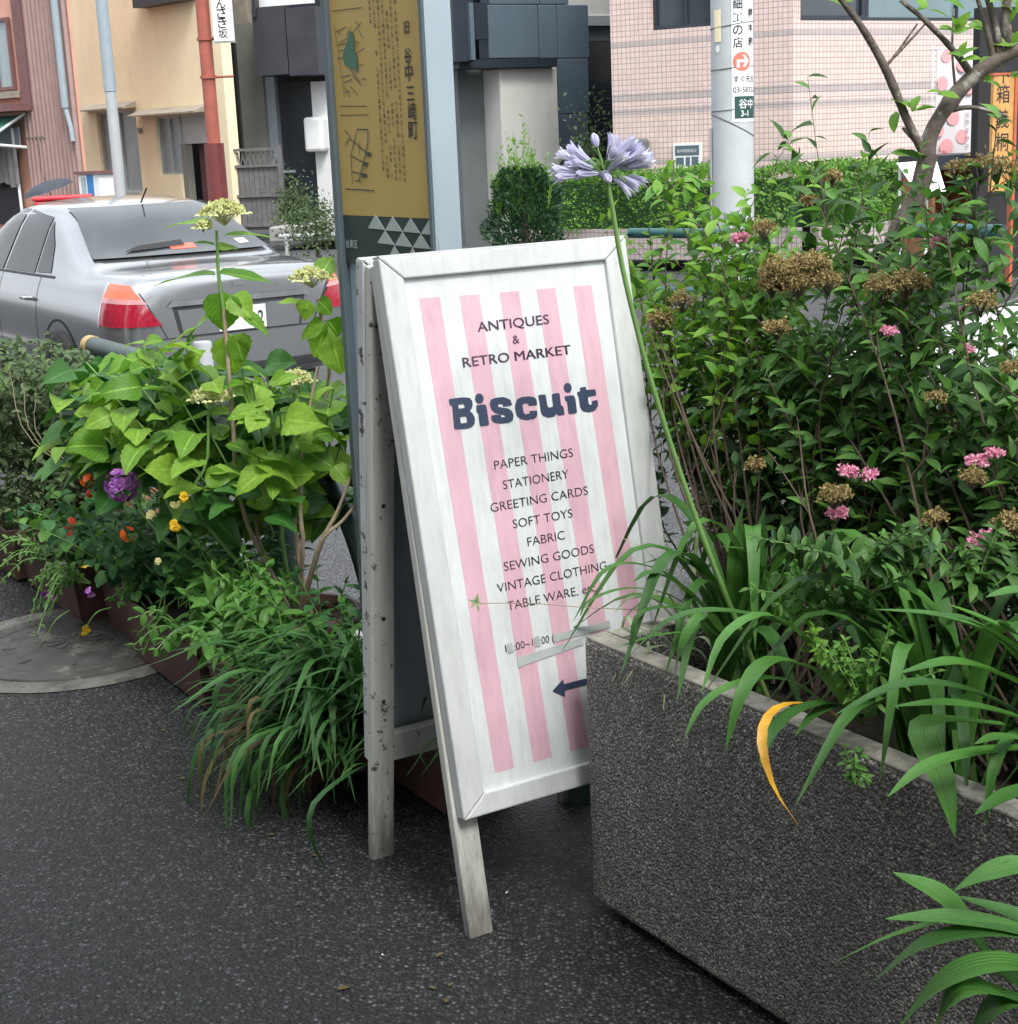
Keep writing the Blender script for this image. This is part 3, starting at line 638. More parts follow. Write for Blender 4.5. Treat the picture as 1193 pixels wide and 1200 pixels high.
# ---- charcoal-blue building with pale column ----------------------
F = Fac(600, 100, 24, (.87, .49))
t = empty('blue_grey_building', F.p0, 'blue-grey panelled building on a pale square column, left of the tiled building', 'building')
def bx(name, x0, y0, x1, y1, d0, d1, mat, full=None, bevel=0):
    a, b_, z0, z1 = F.R(x0, y0, x1, y1, min(d0, d1)); z0 = full if full is not None else z0
    mb = F.mb(); mb.box(a, b_, d0, d1, z0, z1); return mb.build(name, MT[mat], t, bevel=bevel)
bx('corner_panel', 530, -70, 554, 72, -.5, .6, 'navydk'); bx('downpipe', 551, 3, 556, 70, -.58, -.5, 'navyclad'); bx('rear_panel', 530, -90, 600, 79, .61, .7, 'navydk'); bx('box_unit', 556, 3, 572, 46, -.35, .4, 'navydk')
for (x0, y0, x1, y1) in ((572, -90, 631, 5), (631.6, -90, 665, 5), (572, 5.6, 631, 68), (631.6, 5.6, 653, 68), (653.5, 5.6, 690, 68), (653.5, 68.6, 690, 133), (653.5, 133.6, 690, 210)):
    bx('cladding_panel', x0, y0, x1, y1, 0, .3, 'navyclad', bevel=.01)
bx('ledge', 538, 69, 653, 79, -.35, .2, 'navydk')
bx('rear_wall', 541, 79, 588, 300, .3, .6, 'concgrey', 0); bx('column', 588, 79.4, 655, 210, -.2, .6, 'colwhite', 0, .02)
bx('balcony_rail_panel', 664, -60, 722, 17, .8, .85, 'colwhite'); bx('beam', 667, 18, 722, 30, .7, 1, 'galv'); bx('beam', 669, 31, 722, 48, .78, 1, 'concgrey')
bx('recess', 660, 45, 745, 210, 1.6, 1.8, 'dark', 0)
for i in range(22): bx('shutter_slat', 686, 96+i*4.6, 725, 96+i*4.6+3.6, 1.5, 1.56, 'navydk')
# ---- tiled building -----------------------------------------------
FL = Fac(929, 60, 20, (.844, -.536)); FR = Fac(929, 60, 20, (.84, .54))
bz = [FR.uv(930, y)[1] for y in (200, 194, 188, 182, 126, 118, 109, 99, 41, 35)]
bands = [(bz[0]+.0, bz[1]), (bz[2], bz[3]), (bz[4], bz[5]), (bz[6], bz[7]), (bz[8], bz[9])]
MT['tile'] = tilewall('pink_mosaic_tile', (.66, .51, .465), (.73, .58, .53), (.37, .29, .285), (.064, .068), band=bands)
MT['tilelow'] = tilewall('grey_mosaic_tile', (.42, .36, .34), (.48, .42, .4), (.2, .17, .17), (.064, .068), band=[])
def uvlocal(o, F):
    me = o.data; l = me.uv_layers.new(name='UVMap'); M = F.I @ WM[o.name]
    for p in me.polygons:
        n = (M.to_3x3() @ p.normal)
        for li in p.loop_indices:
            c = M @ me.vertices[me.loops[li].vertex_index].co
            l.data[li].uv = (c.x if abs(n.x) < .7 else c.y, c.z)
t = empty('tiled_building', FL.p0, 'pink mosaic tiled building with grey bands and wide upper windows behind the hedge', 'building')
aL = FL.uv(717, 100)[0]; aR = FR.uv(1420, 60)[0]
wl = FL.R(760, -80, 838, 33); mb = FL.mb(); wall_grid(mb, aL, 0, 0, 6.5, [wl], 0, .25); o = mb.build('wall', MT['tile'], t); uvlocal(o, FL)
wr = FR.R(884, -90, 1400, 24); wr = (.02, FR.uv(1400, 0)[0], FR.uv(950, 24)[1], 5.5)
mb = FR.mb(); wall_grid(mb, 0, aR, 0, 6.5, [wr], 0.001, .25); o = mb.build('wall', MT['tile'], t); uvlocal(o, FR)
window(FL, wl, t, .14, 2, fr='navydk', fw=.05)
w0 = wr[0]; w1_ = FR.uv(1022, 10)[0]
wl0 = FL.R(884, -80, 928, 26)
window(FR, (wr[0], w1_, wr[2], wr[3]), t, .14, 1, fr='navydk', fw=.07); MT['teal'] = simple('teal_reflecting_glass', (.16, .24, .26), .08, .2, .8, 0, spec=.9)
f = window(FR, (w1_+.002, wr[1], wr[2], wr[3]), t, .14, 4, fr='navydk', fw=.05, gl='teal')
mb = FL.mb(); mb.box(aL+.1, -.1, .8, 4, 0, 6.4); mb.build('inner_wall', MT['dark'], t); mb = FR.mb(); mb.box(.6, aR, .9, 4, 0, 6.4); mb.build('inner_wall', MT['dark'], t)
# blinds inside the window
for i in range(14):
    mb = FR.mb(); mb.box(wr[0]+.1, w1_-.1, .3, .32, wr[2]+.1+i*.06, wr[2]+.13+i*.06); mb.build('blind_slat', MT['frost'], t)
# notice on the tiles and grey meter
a, b_, z0, z1 = FL.R(790, 168, 823, 197)
t = empty('wall_notice', FL.T @ Vector((a, -.02, z0)), 'small white and navy notice board on the pink tiles above the hedge', 'sign')
mb = FL.mb(); mb.box(a, b_, -.03, -.002, z0, z1); mb.build('board', MT['white'], t)
mb = FL.mb(); mb.box(a+.03, b_-.03, -.034, -.031, z0+(z1-z0)*.52, z1-.025); mb.build('blue_field', MT['navyclad'], t)
for (u, v, uu, vv) in ((.1, .12, .38, .44), (.45, .1, .6, .45), (.66, .1, .9, .46)): mb = FL.mb(); mb.box(a+(b_-a)*u, a+(b_-a)*uu, -.034, -.031, z0+(z1-z0)*v, z0+(z1-z0)*vv); mb.build('picture', MT['navyclad'], t)
TT = frame(FL.T @ Vector((a, -.036, z0)), FL.a, z=-FL.n); put_text('谷中銀座周辺', TT, t, MT['white'], (b_-a)*.14, (z1-z0)*.64, w=(b_-a)*.7)
a, b_, z0, z1 = FL.R(751, 162, 762, 186); mb = FL.mb(); mb.box(a, b_, -.16, -.002, z0, z1); mb.build('gas_meter', MT['concgrey'], label='small dark grey meter box on the tiled wall', cat='meter', bevel=.04)
# low wall and hedge planter in front
def hedge_run(F, a0, a1, ztop, zbot, label, n, seed, y0=-1.0, y1=-.35):
    t = empty('hedge', F.T @ Vector(((a0+a1)/2, (y0+y1)/2, 0)), label, 'hedge', 'clipped hedges before the tiled building')
    mb = F.mb(); mb.box(a0+.1, a1-.1, y0+.12, y1-.12, zbot, ztop-.14); mb.build('twig_core', MT['conifer'], t)
    r = np.random.default_rng(seed); pts = []; 
    u = r.random((n, 3)); side = r.random(n)
    x = a0+(a1-a0)*u[:, 0]; y = np.where(side < .5, y0+.1*u[:, 1], y0+(y1-y0)*u[:, 1]); z = np.where(side < .5, zbot+(ztop-zbot)*u[:, 2], ztop-.1+.12*u[:, 2])
    z = z+.035*np.sin(x*5)+.02*np.sin(x*13)+.03*(r.random(n)-.5); y = y+.06*np.sin(x*4+z*6)
    p = np.stack([x, y, z], 1); M4 = np.array(F.T); p = (np.c_[p, np.ones(n)] @ M4.T)[:, :3]
    d = r.normal(size=(n, 3))+np.array([0, 0, .5]) - np.array(F.n)*.5; nn = r.normal(size=(n, 3))*.6+np.array([0, 0, 1.])-np.array(F.n)*.6
    leafcloud('foliage', p, d, nn, .028+.02*r.random(n), MT['hedge'], t, tmpl='oval', wid=.62, kind='stuff')
# ---- hedges, low wall, shrubs far side ---------------------------
zt = FL.uv(820, 197)[1]; zb = FL.uv(820, 262)[1]
swbox_pts = []
mb = FL.mb(); aw0 = FL.uv(640, 270)[0]; mb.box(aw0, .46, -1.0, -.85, 0, zb); o = mb.build('low_wall', MT['tilelow'], label='low grey mosaic wall under the hedge, left of the utility pole', cat='wall'); uvlocal(o, FL)
mb = FR.mb(); mb.box(-.47, 5.2, -.95, -.8, 0, zb-.002); o = mb.build('low_wall', MT['tilelow'], label='low grey mosaic wall under the hedge, right of the utility pole', cat='wall'); uvlocal(o, FR)
mb = FL.mb(); mb.box(aw0+.02, -.3, -.84, -.06, 0, zb-.03); mb.build('planting_bed', MT['soil'], kind='structure'); mb = FR.mb(); mb.box(-.3, 5.1, -.79, -.06, 0, zb-.035); mb.build('planting_bed', MT['soil'], kind='structure')
hedge_run(FL, FL.uv(628, 230)[0], .42, zt, zb-.02, 'long bright green clipped hedge on the low wall left of the utility pole', 9000, 3)
hedge_run(FR, -.42, FR.uv(1050, 230, -.6)[0], zt, zb-.02, 'bright green clipped hedge right of the utility pole, ending at the kiosk', 5500, 4, -.95, -.3)
# dark conifer shrub with wispy top
b0 = ay(617, 290, 19.5); b0.z = 0
t = empty('conifer_shrub', b0, 'dark evergreen shrub with wispy pale shoots in front of the pale column', 'shrub')
mb = MB(); mb.tube([b0, b0+Z*1.2], [.05, .02]); mb.build('trunk', MT['twig'], t)
r = np.random.default_rng(5); n = 6000; th = r.random(n)*2*pi; zz = r.random(n)**.8*1.2; rr = (.38+.06*np.sin(zz*9+th*3)+.05*np.sin(zz*23+th*5)+.04*np.sin(th*2+1))*np.sqrt(np.clip(1-((zz-.5)/.8)**2, .05, 1))*(.75+.3*r.random(n))
p = np.stack([b0.x+rr*np.cos(th)*1.0, b0.y+rr*np.sin(th), zz], 1); d = np.stack([np.cos(th), np.sin(th), .9+0*th], 1)+r.normal(size=(n, 3))*.4
leafcloud('foliage', p, d, r.normal(size=(n, 3)), .05+.03*r.random(n), MT['conifer'], t, tmpl='card', wid=.4, kind='stuff')
mb = MB(); PP = []; DD = []
for i in range(110):
    q = b0+Vector((random.uniform(-.38, .34), random.uniform(-.2, .2), random.uniform(.6, 1.0))); e = q+Vector((random.uniform(-.12, .12), 0, random.uniform(.3, .95)*(1-abs(q.x-b0.x)*1.8)))
    mb.tube([q, e], [.006, .002], 4)
    for k in range(14): PP.append(tuple(q.lerp(e, random.random()))); DD.append((random.gauss(0, 1), random.gauss(0, 1), .8))
mb.build('shoots', MT['stem'], t, kind='stuff'); PP = np.array(PP); DD = np.array(DD)
leafcloud('shoot_leaves', PP, DD, r.normal(size=PP.shape), .05+.03*r.random(len(PP)), MT['lime'], t, tmpl='card', wid=.35, kind='stuff')
# small shrubs by the charcoal house
for (px, py, dep, hh, rad, lab) in ((372, 288, 23, .8, .5, 'loose dusty shrub beside the blue-grey sign pillar behind the car'), (345, 262, 28, .9, .3, 'thin leafy shrub by the charcoal house door'), (697, 290, 22, 1.75, .35, 'soft green bush peeking over the hedge beside the column')):
    b0 = ay(px, py, dep); b0.z = 0; t = empty('shrub', b0, lab, 'shrub'); n = 1400
    mb = MB(); mb.tube([b0, b0+Z*hh*.8], [.03, .01], 5); mb.build('trunk', MT['twig'], t)
    q = r.normal(size=(n, 3))*np.array([rad*.5, rad*.5, hh*.25])+np.array([b0.x, b0.y, hh*.6]); q[:, 2] = np.abs(q[:, 2])
    leafcloud('foliage', q, r.normal(size=(n, 3)), r.normal(size=(n, 3))+np.array([0, 0, 1.]), .05+.03*r.random(n), MT['dusty'], t, tmpl='card', wid=.5, kind='stuff')
# ---- poles ---------------------------------------------------------
def base_at(px, py, y, z=0): q = ay(px, py, y); q.z = z; return q
p = base_at(142, 235, 24); t = empty('street_pole', p, 'tall slim grey steel pole standing before the cream house', 'pole')
mb = MB(); mb.tube([p, p+Z*7], [.085, .07], 20); mb.build('shaft', MT['galv'], t)
zc = ay(130, 107, 24).z; mb = MB(); mb.tube([p+Z*zc, p+Z*(zc+5)], [.089, .08], 20); mb.build('upper_sleeve', MT['bluemetal'], t)
p = base_at(256, 232, 26.5); t = empty('red_pole', p, 'red-brown painted pole with a white hiragana sign in front of the cream house', 'pole')
zc = ay(250, 168, 26.5).z; mb = MB(); mb.tube([p+Z*zc, p+Z*8], .11, 20); mb.build('shaft', MT['redpole'], t)
mb = MB(); mb.tube([p, p+Z*zc], [.165, .16], 20); mb.build('base', MT['darkred'], t)
for yy in (47, 92):
    zz = ay(250, yy, 26.5).z; mb = MB(); mb.tube([p+Z*zz, p+Z*(zz+.05)], .135, 16); mb.tube([p+Z*(zz+.02), p+Vector((.42, -.05, zz+.02))], .02, 6); mb.build('band', MT['redpole'], t)
Fp = Fac(258, 20, 26.3, (1, 0)); a, b_, z0, z1 = Fp.R(247, -60, 271, 49)
ts = empty('pole_sign', Fp.T @ Vector((a, 0, z0)), 'narrow white hanging sign with black hiragana fixed to the red-brown pole', 'sign')
mb = Fp.mb(); mb.box(a, b_, -.05, .05, z0, z1); mb.build('board', MT['white'], ts, bevel=.01)
mb = Fp.mb(); mb.box(a-.012, b_+.012, -.04, .04, z0-.02, z0-.001); mb.build('frame_rail', MT['winframe'], ts)
TT = frame(Fp.T @ Vector((a, -.053, z0)), Fp.a, z=-Fp.n); cw = (b_-a)
for i, ch in enumerate('坂きさんさ'): put_text(ch, TT, ts, MT['black'], cw*.24, .05+i*cw*.47, w=cw*.46, off=.01)
# utility pole with advertisements
p = base_at(860, 330, 13.9, 0); PR = .178
t = empty('utility_pole', p, 'thick grey concrete utility pole wrapped with white advertising sheets', 'utility pole')
mb = MB(); mb.tube([p, p+Z*3.2, p+Z*8], [PR*1.02, PR*.99, PR*.92], 40); mb.build('shaft', MT['utility'], t)
for yy, d in ((28, .02), (79, .01), (128, .01), (147, -.08)):
    zz = ay(860, yy, 13.7).z; q = [p+Vector((cos(a)*(PR+.002), sin(a)*(PR+.002), zz+d*cos(a)*1.2)) for a in np.linspace(0, 2*pi, 33)]; mb = MB(); mb.tube(q, .005, 5); mb.build('band', MT['concgrey'], t)
mb = MB(); q = p+Vector((-PR-.012, -.02, 0)); mb.tube([q, q+Z*ay(838, 150, 13.8).z], .012, 6); mb.build('cable', MT['winframe'], t)
view = (CAM-p); th0 = math.atan2(view.x, -view.y)   # angle of the direction to the camera measured from -Y
def wrap(name, parent, thA, thB, z0, z1, mat, off=.004, rnd=0):
    mb = MB(Matrix.Translation(p)); N = 14; r_ = PR+off; vs = []
    for i in range(N+1):
        th = thA+(thB-thA)*i/N
        for z in (z0, z1): vs.append((sin(th)*r_, -cos(th)*r_, z))
    mb.add(vs, [(2*i, 2*i+2, 2*i+3, 2*i+1) for i in range(N)], 0, True); return mb.build(name, mat, parent)
TP = Matrix(((1, 0, 0, p.x), (0, 0, -1, p.y), (0, 1, 0, 0), (0, 0, 0, 1)))  # x right, y up, z toward viewer
zY = lambda y: ay(862, y, 13.72).z
ad = empty('pole_advertisement', p+Vector((0, -PR-.005, zY(140))), 'white advertising sheet with kanji and coral arrow disc wrapped round the utility pole', 'advertisement')
tA, tB = th0-.02, th0+2.0
wrap('sheet', ad, tA, tB, zY(143), zY(-70), MT['white'])
wrap('address_plate', ad, tA+.13, tB, zY(139), zY(113), MT['plateg'], .006)
RR = PR+.0065
def ptext(s, ang, y, w=None, h=None, mat='navy', off=0, sy=None): put_text(s, TP, ad, MT[mat], 0, zY(y), w=w, h=h, off=off, bend=(RR+(.002 if mat == 'white' else 0), ang))
for i, ch in enumerate('店の工細竹'): ptext(ch, tA+.08, 56-i*15.2, w=.085, mat='black', off=.012)
for i, ch in enumerate('和木桐'): ptext(ch, tA+.86, 54-i*17, w=.07, mat='black', off=.03)
N = 24; mb = MB(Matrix.Translation(p)); cz = zY(72); vs = [(0, 0, 0)]
def cyl(th, z, r_): return (sin(th)*r_, -cos(th)*r_, z)
cth = tA+.52
def bent(name, polys, r_, mat):
    bm = bmesh.new()
    for po in polys: bm.faces.new([bm.verts.new((x, 0, z)) for x, z in po])
    for k in range(-10, 11): bmesh.ops.bisect_plane(bm, geom=bm.verts[:]+bm.edges[:]+bm.faces[:], plane_co=(k*.0092, 0, 0), plane_no=(1, 0, 0))
    me = bpy.data.meshes.new(name); bm.to_mesh(me); bm.free()
    for v in me.vertices: v.co = Vector(cyl(cth+v.co.x/PR, cz+v.co.z, r_))
    me.transform(WM[ad.name].inverted() @ Matrix.Translation(p)); return link(name, me, ad, WM[ad.name].copy(), MT[mat])
bent('arrow_disc', [[(.082*cos(2*pi*k/N), .078*sin(2*pi*k/N)) for k in range(N)]], RR, 'coral')
bent('arrow', [[(-.05, -.050), (-.026, -.050), (-.026, -.008), (-.05, -.008)], [(-.05, -.0079), (.036, -.0079), (.036, .014), (-.05, .014)]], RR+.0015, 'white')
bent('arrow', [[(.0, .052), (.032, .003), (.062, .003), (.024, .052)], [(.0, -.046), (.024, -.046), (.062, .0028), (.032, .0028)]], RR+.0022, 'white')

ptext('すぐ先左', tA+.08, 96.5, w=.23, mat='black', off=.005); ptext('03-5832-21', tA+.07, 108.5, h=.047, w=.27, mat='black')
ptext('谷中', tA+.32, 127.5, w=.16, mat='white', off=.015); ptext('3-1', tA+.42, 136.5, h=.05, mat='white', off=.02)
ts = empty('pole_label', p+Vector((-.1, -PR, zY(60))), 'slim cream number label and round white sticker high on the left of the utility pole', 'label'); wrap('plate', ts, th0-.92, th0-.5, zY(48), zY(10), MT['cream'], .005)
mb = MB(Matrix.Translation(p)); c2 = th0-.7; cz2 = zY(56); mb.add([cyl(c2, cz2, PR+.006)]+[cyl(c2+.12*cos(2*pi*k/20), cz2+.032*sin(2*pi*k/20), PR+.006) for k in range(20)], [(0, 1+k, 1+(k+1) % 20) for k in range(20)]); mb.build('sticker', MT['white'], ts)
# ---- teal guard rails across the street ----------------------------
def guardrail(name, pts, h, mat, posts, label, r_=.03, low=None, post_r=None, cat='guardrail'):
    t = empty(name, (pts[0].x, pts[0].y, 0), label, cat)
    mb = MB(); mb.tube(pts, r_, 12); mb.build('top_rail', MT[mat], t)
    for z in (low or []): mb = MB(); mb.tube([q+Z*(z-h) for q in pts], r_*.75, 10); mb.build('lower_rail', MT[mat], t)
    for q in posts: mb = MB(); mb.tube([(q[0], q[1], q[2] if len(q) > 2 else 0), (q[0], q[1], h)], post_r or r_*1.3, 12); mb.build('post', MT[mat], t)
    return t
A, B_ = gz(738, 273, .8), gz(870, 274, .8); guardrail('guardrail', [A, B_], .8, 'tealpipe', [A, B_], 'short teal pipe guardrail left of the utility pole', .04, [.35], .085)
A, B_ = gz(1072, 270, .8), gz(1175, 272, .8); guardrail('guardrail', [A, B_], .8, 'tealpipe', [A, B_], 'teal pipe guardrail at the right before the kiosk', .055, None, .05)
# ---- right side: banner, orange signboard, kiosk, white stand ------
Fb = Fac(1118, 120, 17, (.93, .36)); a, b_, z0, z1 = Fb.R(1097, 58, 1141, 200)
t = empty('cloth_banner', Fb.T @ Vector((a, 0, 0)), 'tall white cloth banner with pink polka dots and small characters', 'banner')
mb = Fb.mb(); NB = 10
for i in range(NB):
    for j in range(8):
        xa, xb = a+(b_-a)*i/NB, a+(b_-a)*(i+1)/NB; za, zb_ = z0+(z1-z0)*j/8, z0+(z1-z0)*(j+1)/8; f = lambda x, z: .012*sin(x*14+z*3)
        mb.add([(xa, f(xa, za), za), (xb, f(xb, za), za), (xb, f(xb, zb_), zb_), (xa, f(xa, zb_), zb_)], [(0, 1, 2, 3)], 0, True)
mb.build('cloth', MT['banner'], t)
mb = Fb.mb(); mb.tube([(a-.04, .02, 0), (a-.04, .02, z1+.05)], .012, 6); mb.tube([(a-.06, .02, z1+.01), (b_+.03, .02, z1+.01)], .01, 6); mb.build('pole', MT['white'], t)
dots = [(1108, 66, 7), (1127, 76, 7.5), (1103, 98, 8), (1135, 103, 7), (1116, 138, 8.5), (1099, 153, 7), (1126, 160, 8), (1108, 172, 9), (1104, 185, 8), (1131, 187, 8), (1121, 118, 5)]
for (x, y, r_) in dots:
    u, v = Fb.uv(x, y); rr_ = r_/108; mb = Fb.mb(); N = 22
    pts = [(min(b_-.004, max(a+.004, u+rr_*cos(2*pi*k/N))), -.017, v+rr_*sin(2*pi*k/N)) for k in range(N)]; mb.add(pts, [tuple(range(N))]); mb.build('dot', MT['pinkdot'], t)
TT = frame(Fb.T @ Vector((0, -.024, 0)), Fb.a, z=-Fb.n)
for i, ch in enumerate('谷中キッテ'): u, v = Fb.uv(1129, 138+i*9.3); put_text(ch, TT, t, MT['purplebk'], u, v, w=.055)
Fo = Fac(1175, 130, 15, (.93, .36)); a, b_, z0, z1 = Fo.R(1161, 88, 1188, 250)
t = empty('orange_signboard', Fo.T @ Vector((a, 0, 0)), 'tall narrow orange signboard with brush kanji at the right edge', 'sign'); zbot = Fo.uv(1175, 275)[1]
mb = Fo.mb(); mb.box(a, b_-.03, -.02, .02, Fo.uv(1175, 224)[1], z1); mb.build('board', MT['orange'], t); mb = Fo.mb(); mb.box(b_-.03, b_, -.035, .03, 0, z1+.03); mb.build('side_rail', MT['orangeframe'], t); mb = Fo.mb(); mb.box(a-.02, b_, -.03, .03, z1, z1+.02); mb.build('top_rail', MT['orangeframe'], t)
TT = frame(Fo.T @ Vector((a, -.022, 0)), Fo.a, z=-Fo.n)
for ch, y in (('下', 98), ('箱', 121), ('義', 150), ('桐', 177), ('箱', 203)): put_text(ch, TT, t, MT['black'], .035, Fo.uv(1175, y)[1], w=(b_-a)*.56, h=.16 if ch in '箱義桐' else None, off=.004)
mb = Fo.mb(); mb.box(b_+.05, b_+1.2, .6, .7, 0, 2.6); mb.build('dark_doorway', MT['dark'], label='dark shop doorway behind the orange signboard', cat='doorway')
# kiosk display
Fk = Fac(1110, 240, 15.8, (.93, .36)); a, b_, z0, z1 = Fk.R(1092, 198, 1146, 290)
t = empty('display_kiosk', Fk.T @ Vector((a, 0, 0)), 'wooden display kiosk with small bottles on its shelf under a black awning edge', 'kiosk'); th_ = .04
zsh = Fk.uv(1110, 261)[1]
mb = Fk.mb(); mb.box(a, b_, .45, .49, 0, z1); mb.build('back_panel', MT['wood'], t)
for x in (a, b_-th_): mb = Fk.mb(); mb.box(x, x+th_, 0, .449, 0, z1); mb.build('side_panel', MT['wood'], t)
for z in (zsh, .1): mb = Fk.mb(); mb.box(a+th_, b_-th_, .0, .449, z-.03, z); mb.build('shelf', MT['orange'], t)
mb = Fk.mb(); mb.box(a-.05, b_+.3, -.1, .5, z1, z1+.14); mb.build('awning_edge', MT['navydk'], t)
for i in range(5):
    q = Fk.T @ Vector((a+.08+i*.075, .15, zsh+.001)); mb = MB(Matrix.Translation(q)); h = [.07, .09, .06, .1, .08][i]; mb.lathe([(.001, 0), (.022, 0), (.022, h*.6), (.009, h*.78), (.009, h), (.001, h)], 12); mb.build('bottle', MT['blackclad'], label=['small squat dark bottle', 'medium dark bottle', 'lowest dark bottle', 'tallest dark bottle', 'dark bottle'][i]+' on the kiosk shelf, number %s from the left' % ['one', 'two', 'three', 'four', 'five'][i], cat='bottle', group='bottles on the kiosk shelf')
# white sandwich stand with printed sheet
Fs = Fac(1070, 205, 15.4, (.93, .36)); a, b_, z0, z1 = Fs.R(1050, 191, 1096, 225)
t = empty('leaflet_stand', Fs.T @ Vector((a, 0, 0)), 'white stand with a tilted printed sheet between hedge and kiosk', 'stand')
mb = Fs.mb(); mb.hexa([(a, -.02, z1), (b_, -.02, z1+.01), (b_-.02, -.2, z0), (a+.1, -.2, z0)], [(a, 0, z1+.01), (b_, 0, z1+.02), (b_-.02, -.18, z0+.01), (a+.1, -.18, z0+.01)]); mb.build('sheet', MT['white'], t)
for (u, v, du, dv) in ((.28, .6, .16, .16), (.5, .3, .22, .2), (.62, .62, .2, .12)):
    q = lambda uu, vv: (a+.05+(b_-a-.08)*uu, -.206+(.18*vv)-.004, z0+(z1-z0)*vv); mb = Fs.mb(); mb.add([q(u, v), q(u+du, v), q(u+du, v+dv), q(u, v+dv)], [(0, 1, 2, 3)]); mb.build('print', MT['salmon'], t)
for x in (a+.06, b_-.08): mb = Fs.mb(); mb.tube([(x, .02, 0), (x, .02, z1-.02)], .016, 6); mb.build('leg', MT['white'], t)
# ---- umbrella and red delivery scooter box --------------------------
p = ay(57, 222, 24); t = empty('umbrella', p-Z*.55, 'dark open umbrella tilted above the red box, carried beyond the silver car', 'umbrella')
Mu = Matrix.Translation(p) @ Matrix.Rotation(radians(-14), 4, 'Y') @ Matrix.Rotation(radians(8), 4, 'X')
for k in range(8):
    mb = MB(Mu); a0_, a1_ = 2*pi*k/8, 2*pi*(k+1)/8; N = 5; vs = []
    for i in range(N+1):
        t_ = i/N; r_ = .40*sin(t_*1.35)/sin(1.35); z = .16*cos(t_*1.35)-.04
        for a in (a0_, (a0_+a1_)/2, a1_):
            sg = (1-.07*t_*t_) if a not in (a0_, a1_) else 1
            vs.append((cos(a)*r_*sg, sin(a)*r_*sg, z+(.01*t_ if a not in (a0_, a1_) else 0)))
    mb.add(vs, [(i*3+j, i*3+j+1, i*3+j+4, i*3+j+3) for i in range(N) for j in range(2)], 0, True); mb.build('canopy_panel', MT['umbrella'], t)
mb = MB(Mu); mb.tube([(0, 0, .2), (0, 0, -.6)], .007, 6); mb.build('shaft', MT['blackclad'], t)
# delivery scooter (its box shows over the car roof)
p = ay(74, 234, 23.4); zt_ = ay(74, 229, 23.4).z
t = empty('delivery_scooter', (p.x, p.y, ROADZ), 'parked delivery scooter whose red box shows above the silver car roof', 'scooter')
Ms = Matrix.Translation(Vector((p.x, p.y, ROADZ))) @ Matrix.Rotation(radians(12), 4, 'Z'); zt_ -= ROADZ
mb = MB(Ms); mb.box(-.40, .40, -.25, .25, zt_-.42, zt_-.06); mb.build('box', MT['red'], t, bevel=.03)
mb = MB(Ms); mb.box(-.42, .42, -.27, .27, zt_-.058, zt_); mb.build('box_lid', MT['red'], t, bevel=.02)
mb = MB(Ms); mb.box(-.3, .7, -.16, .16, zt_-.55, zt_-.43); mb.build('seat', MT['blackclad'], t, bevel=.03)
mb = MB(Ms); mb.box(-.45, 1.1, -.12, .12, .28, .5); mb.tube([(.95, 0, .4), (1.15, 0, 1.0)], .05); mb.build('frame', MT['red'], t)
for x in (-.35, 1.25): mb = MB(Ms @ Matrix.Translation(Vector((x, 0, .26))) @ Matrix.Rotation(pi/2, 4, 'X')); mb.lathe([(.14, -.04), (.25, -.04), (.26, 0), (.25, .04), (.14, .04)], 20); mb.build('wheel', MT['blackclad'], t)
mb = MB(Ms); mb.tube([(1.12, -.3, 1.05), (1.12, .3, 1.05)], .02); mb.build('handlebar', MT['blackclad'], t)
# ================================================================== SIGN PILLAR
w_p = 1.9; s0, s1 = 3.355, 3.895
TPi = Matrix((-S, -WD, Z)).transposed().to_4x4()   # local x: toward camera along street, y: out of sign face
# local frame: origin at far-left bottom; x -> near (image right), face at y=0 looking toward the shops
To = frame(P(s1, w_p, 0), -S, z=Z)   # y = Z x (-S)
if Vector((To.col[1][0], To.col[1][1], 0)).dot(WD) < 0: print('pillar frame flips')
L = s1-s0
t = empty('history_sign_pillar', P((s0+s1)/2, w_p+.06, 0), 'tall blue-grey metal pillar with ochre history panel standing behind the white sandwich board', 'sign pillar')
mb = MB(To); mb.box(0, .028, -.012, .068, 0, 2.6); mb.build('edge_post', MT['steeld'], t, bevel=.004)
mb = MB(To); mb.box(L-.018, L, -.012, .068, 0, 2.6); mb.build('edge_post', MT['steeld'], t, bevel=.004)
mb = MB(To); mb.box(L+.0005, L+.006, -.008, .064, 0, 2.6); mb.build('end_plate', MT['steel'], t)
zy = lambda x, y: (To.inverted() @ onp(x, y, P(0, w_p), WD)).z
zc = zy(450, 254); zl = zy(450, 312)
mb = MB(To); mb.box(.028, L-.018, .012, .064, 0, 2.6); mb.build('core', MT['steel'], t)
mb = MB(To); mb.box(.029, L-.019, .002, .0115, zc, 2.55); face = mb.build('ochre_panel', MT['ochre'], t)
mb = MB(To); mb.box(.029, L-.019, .002, .0115, zl, zc-.001); band = mb.build('slate_band', MT['slate'], t)
TF = frame(To @ Vector((0, .0005, 0)), -S, z=-WD)
def fx(x, y): q = TF.inverted() @ onp(x, y, P(0, w_p), WD); return q.x, q.y
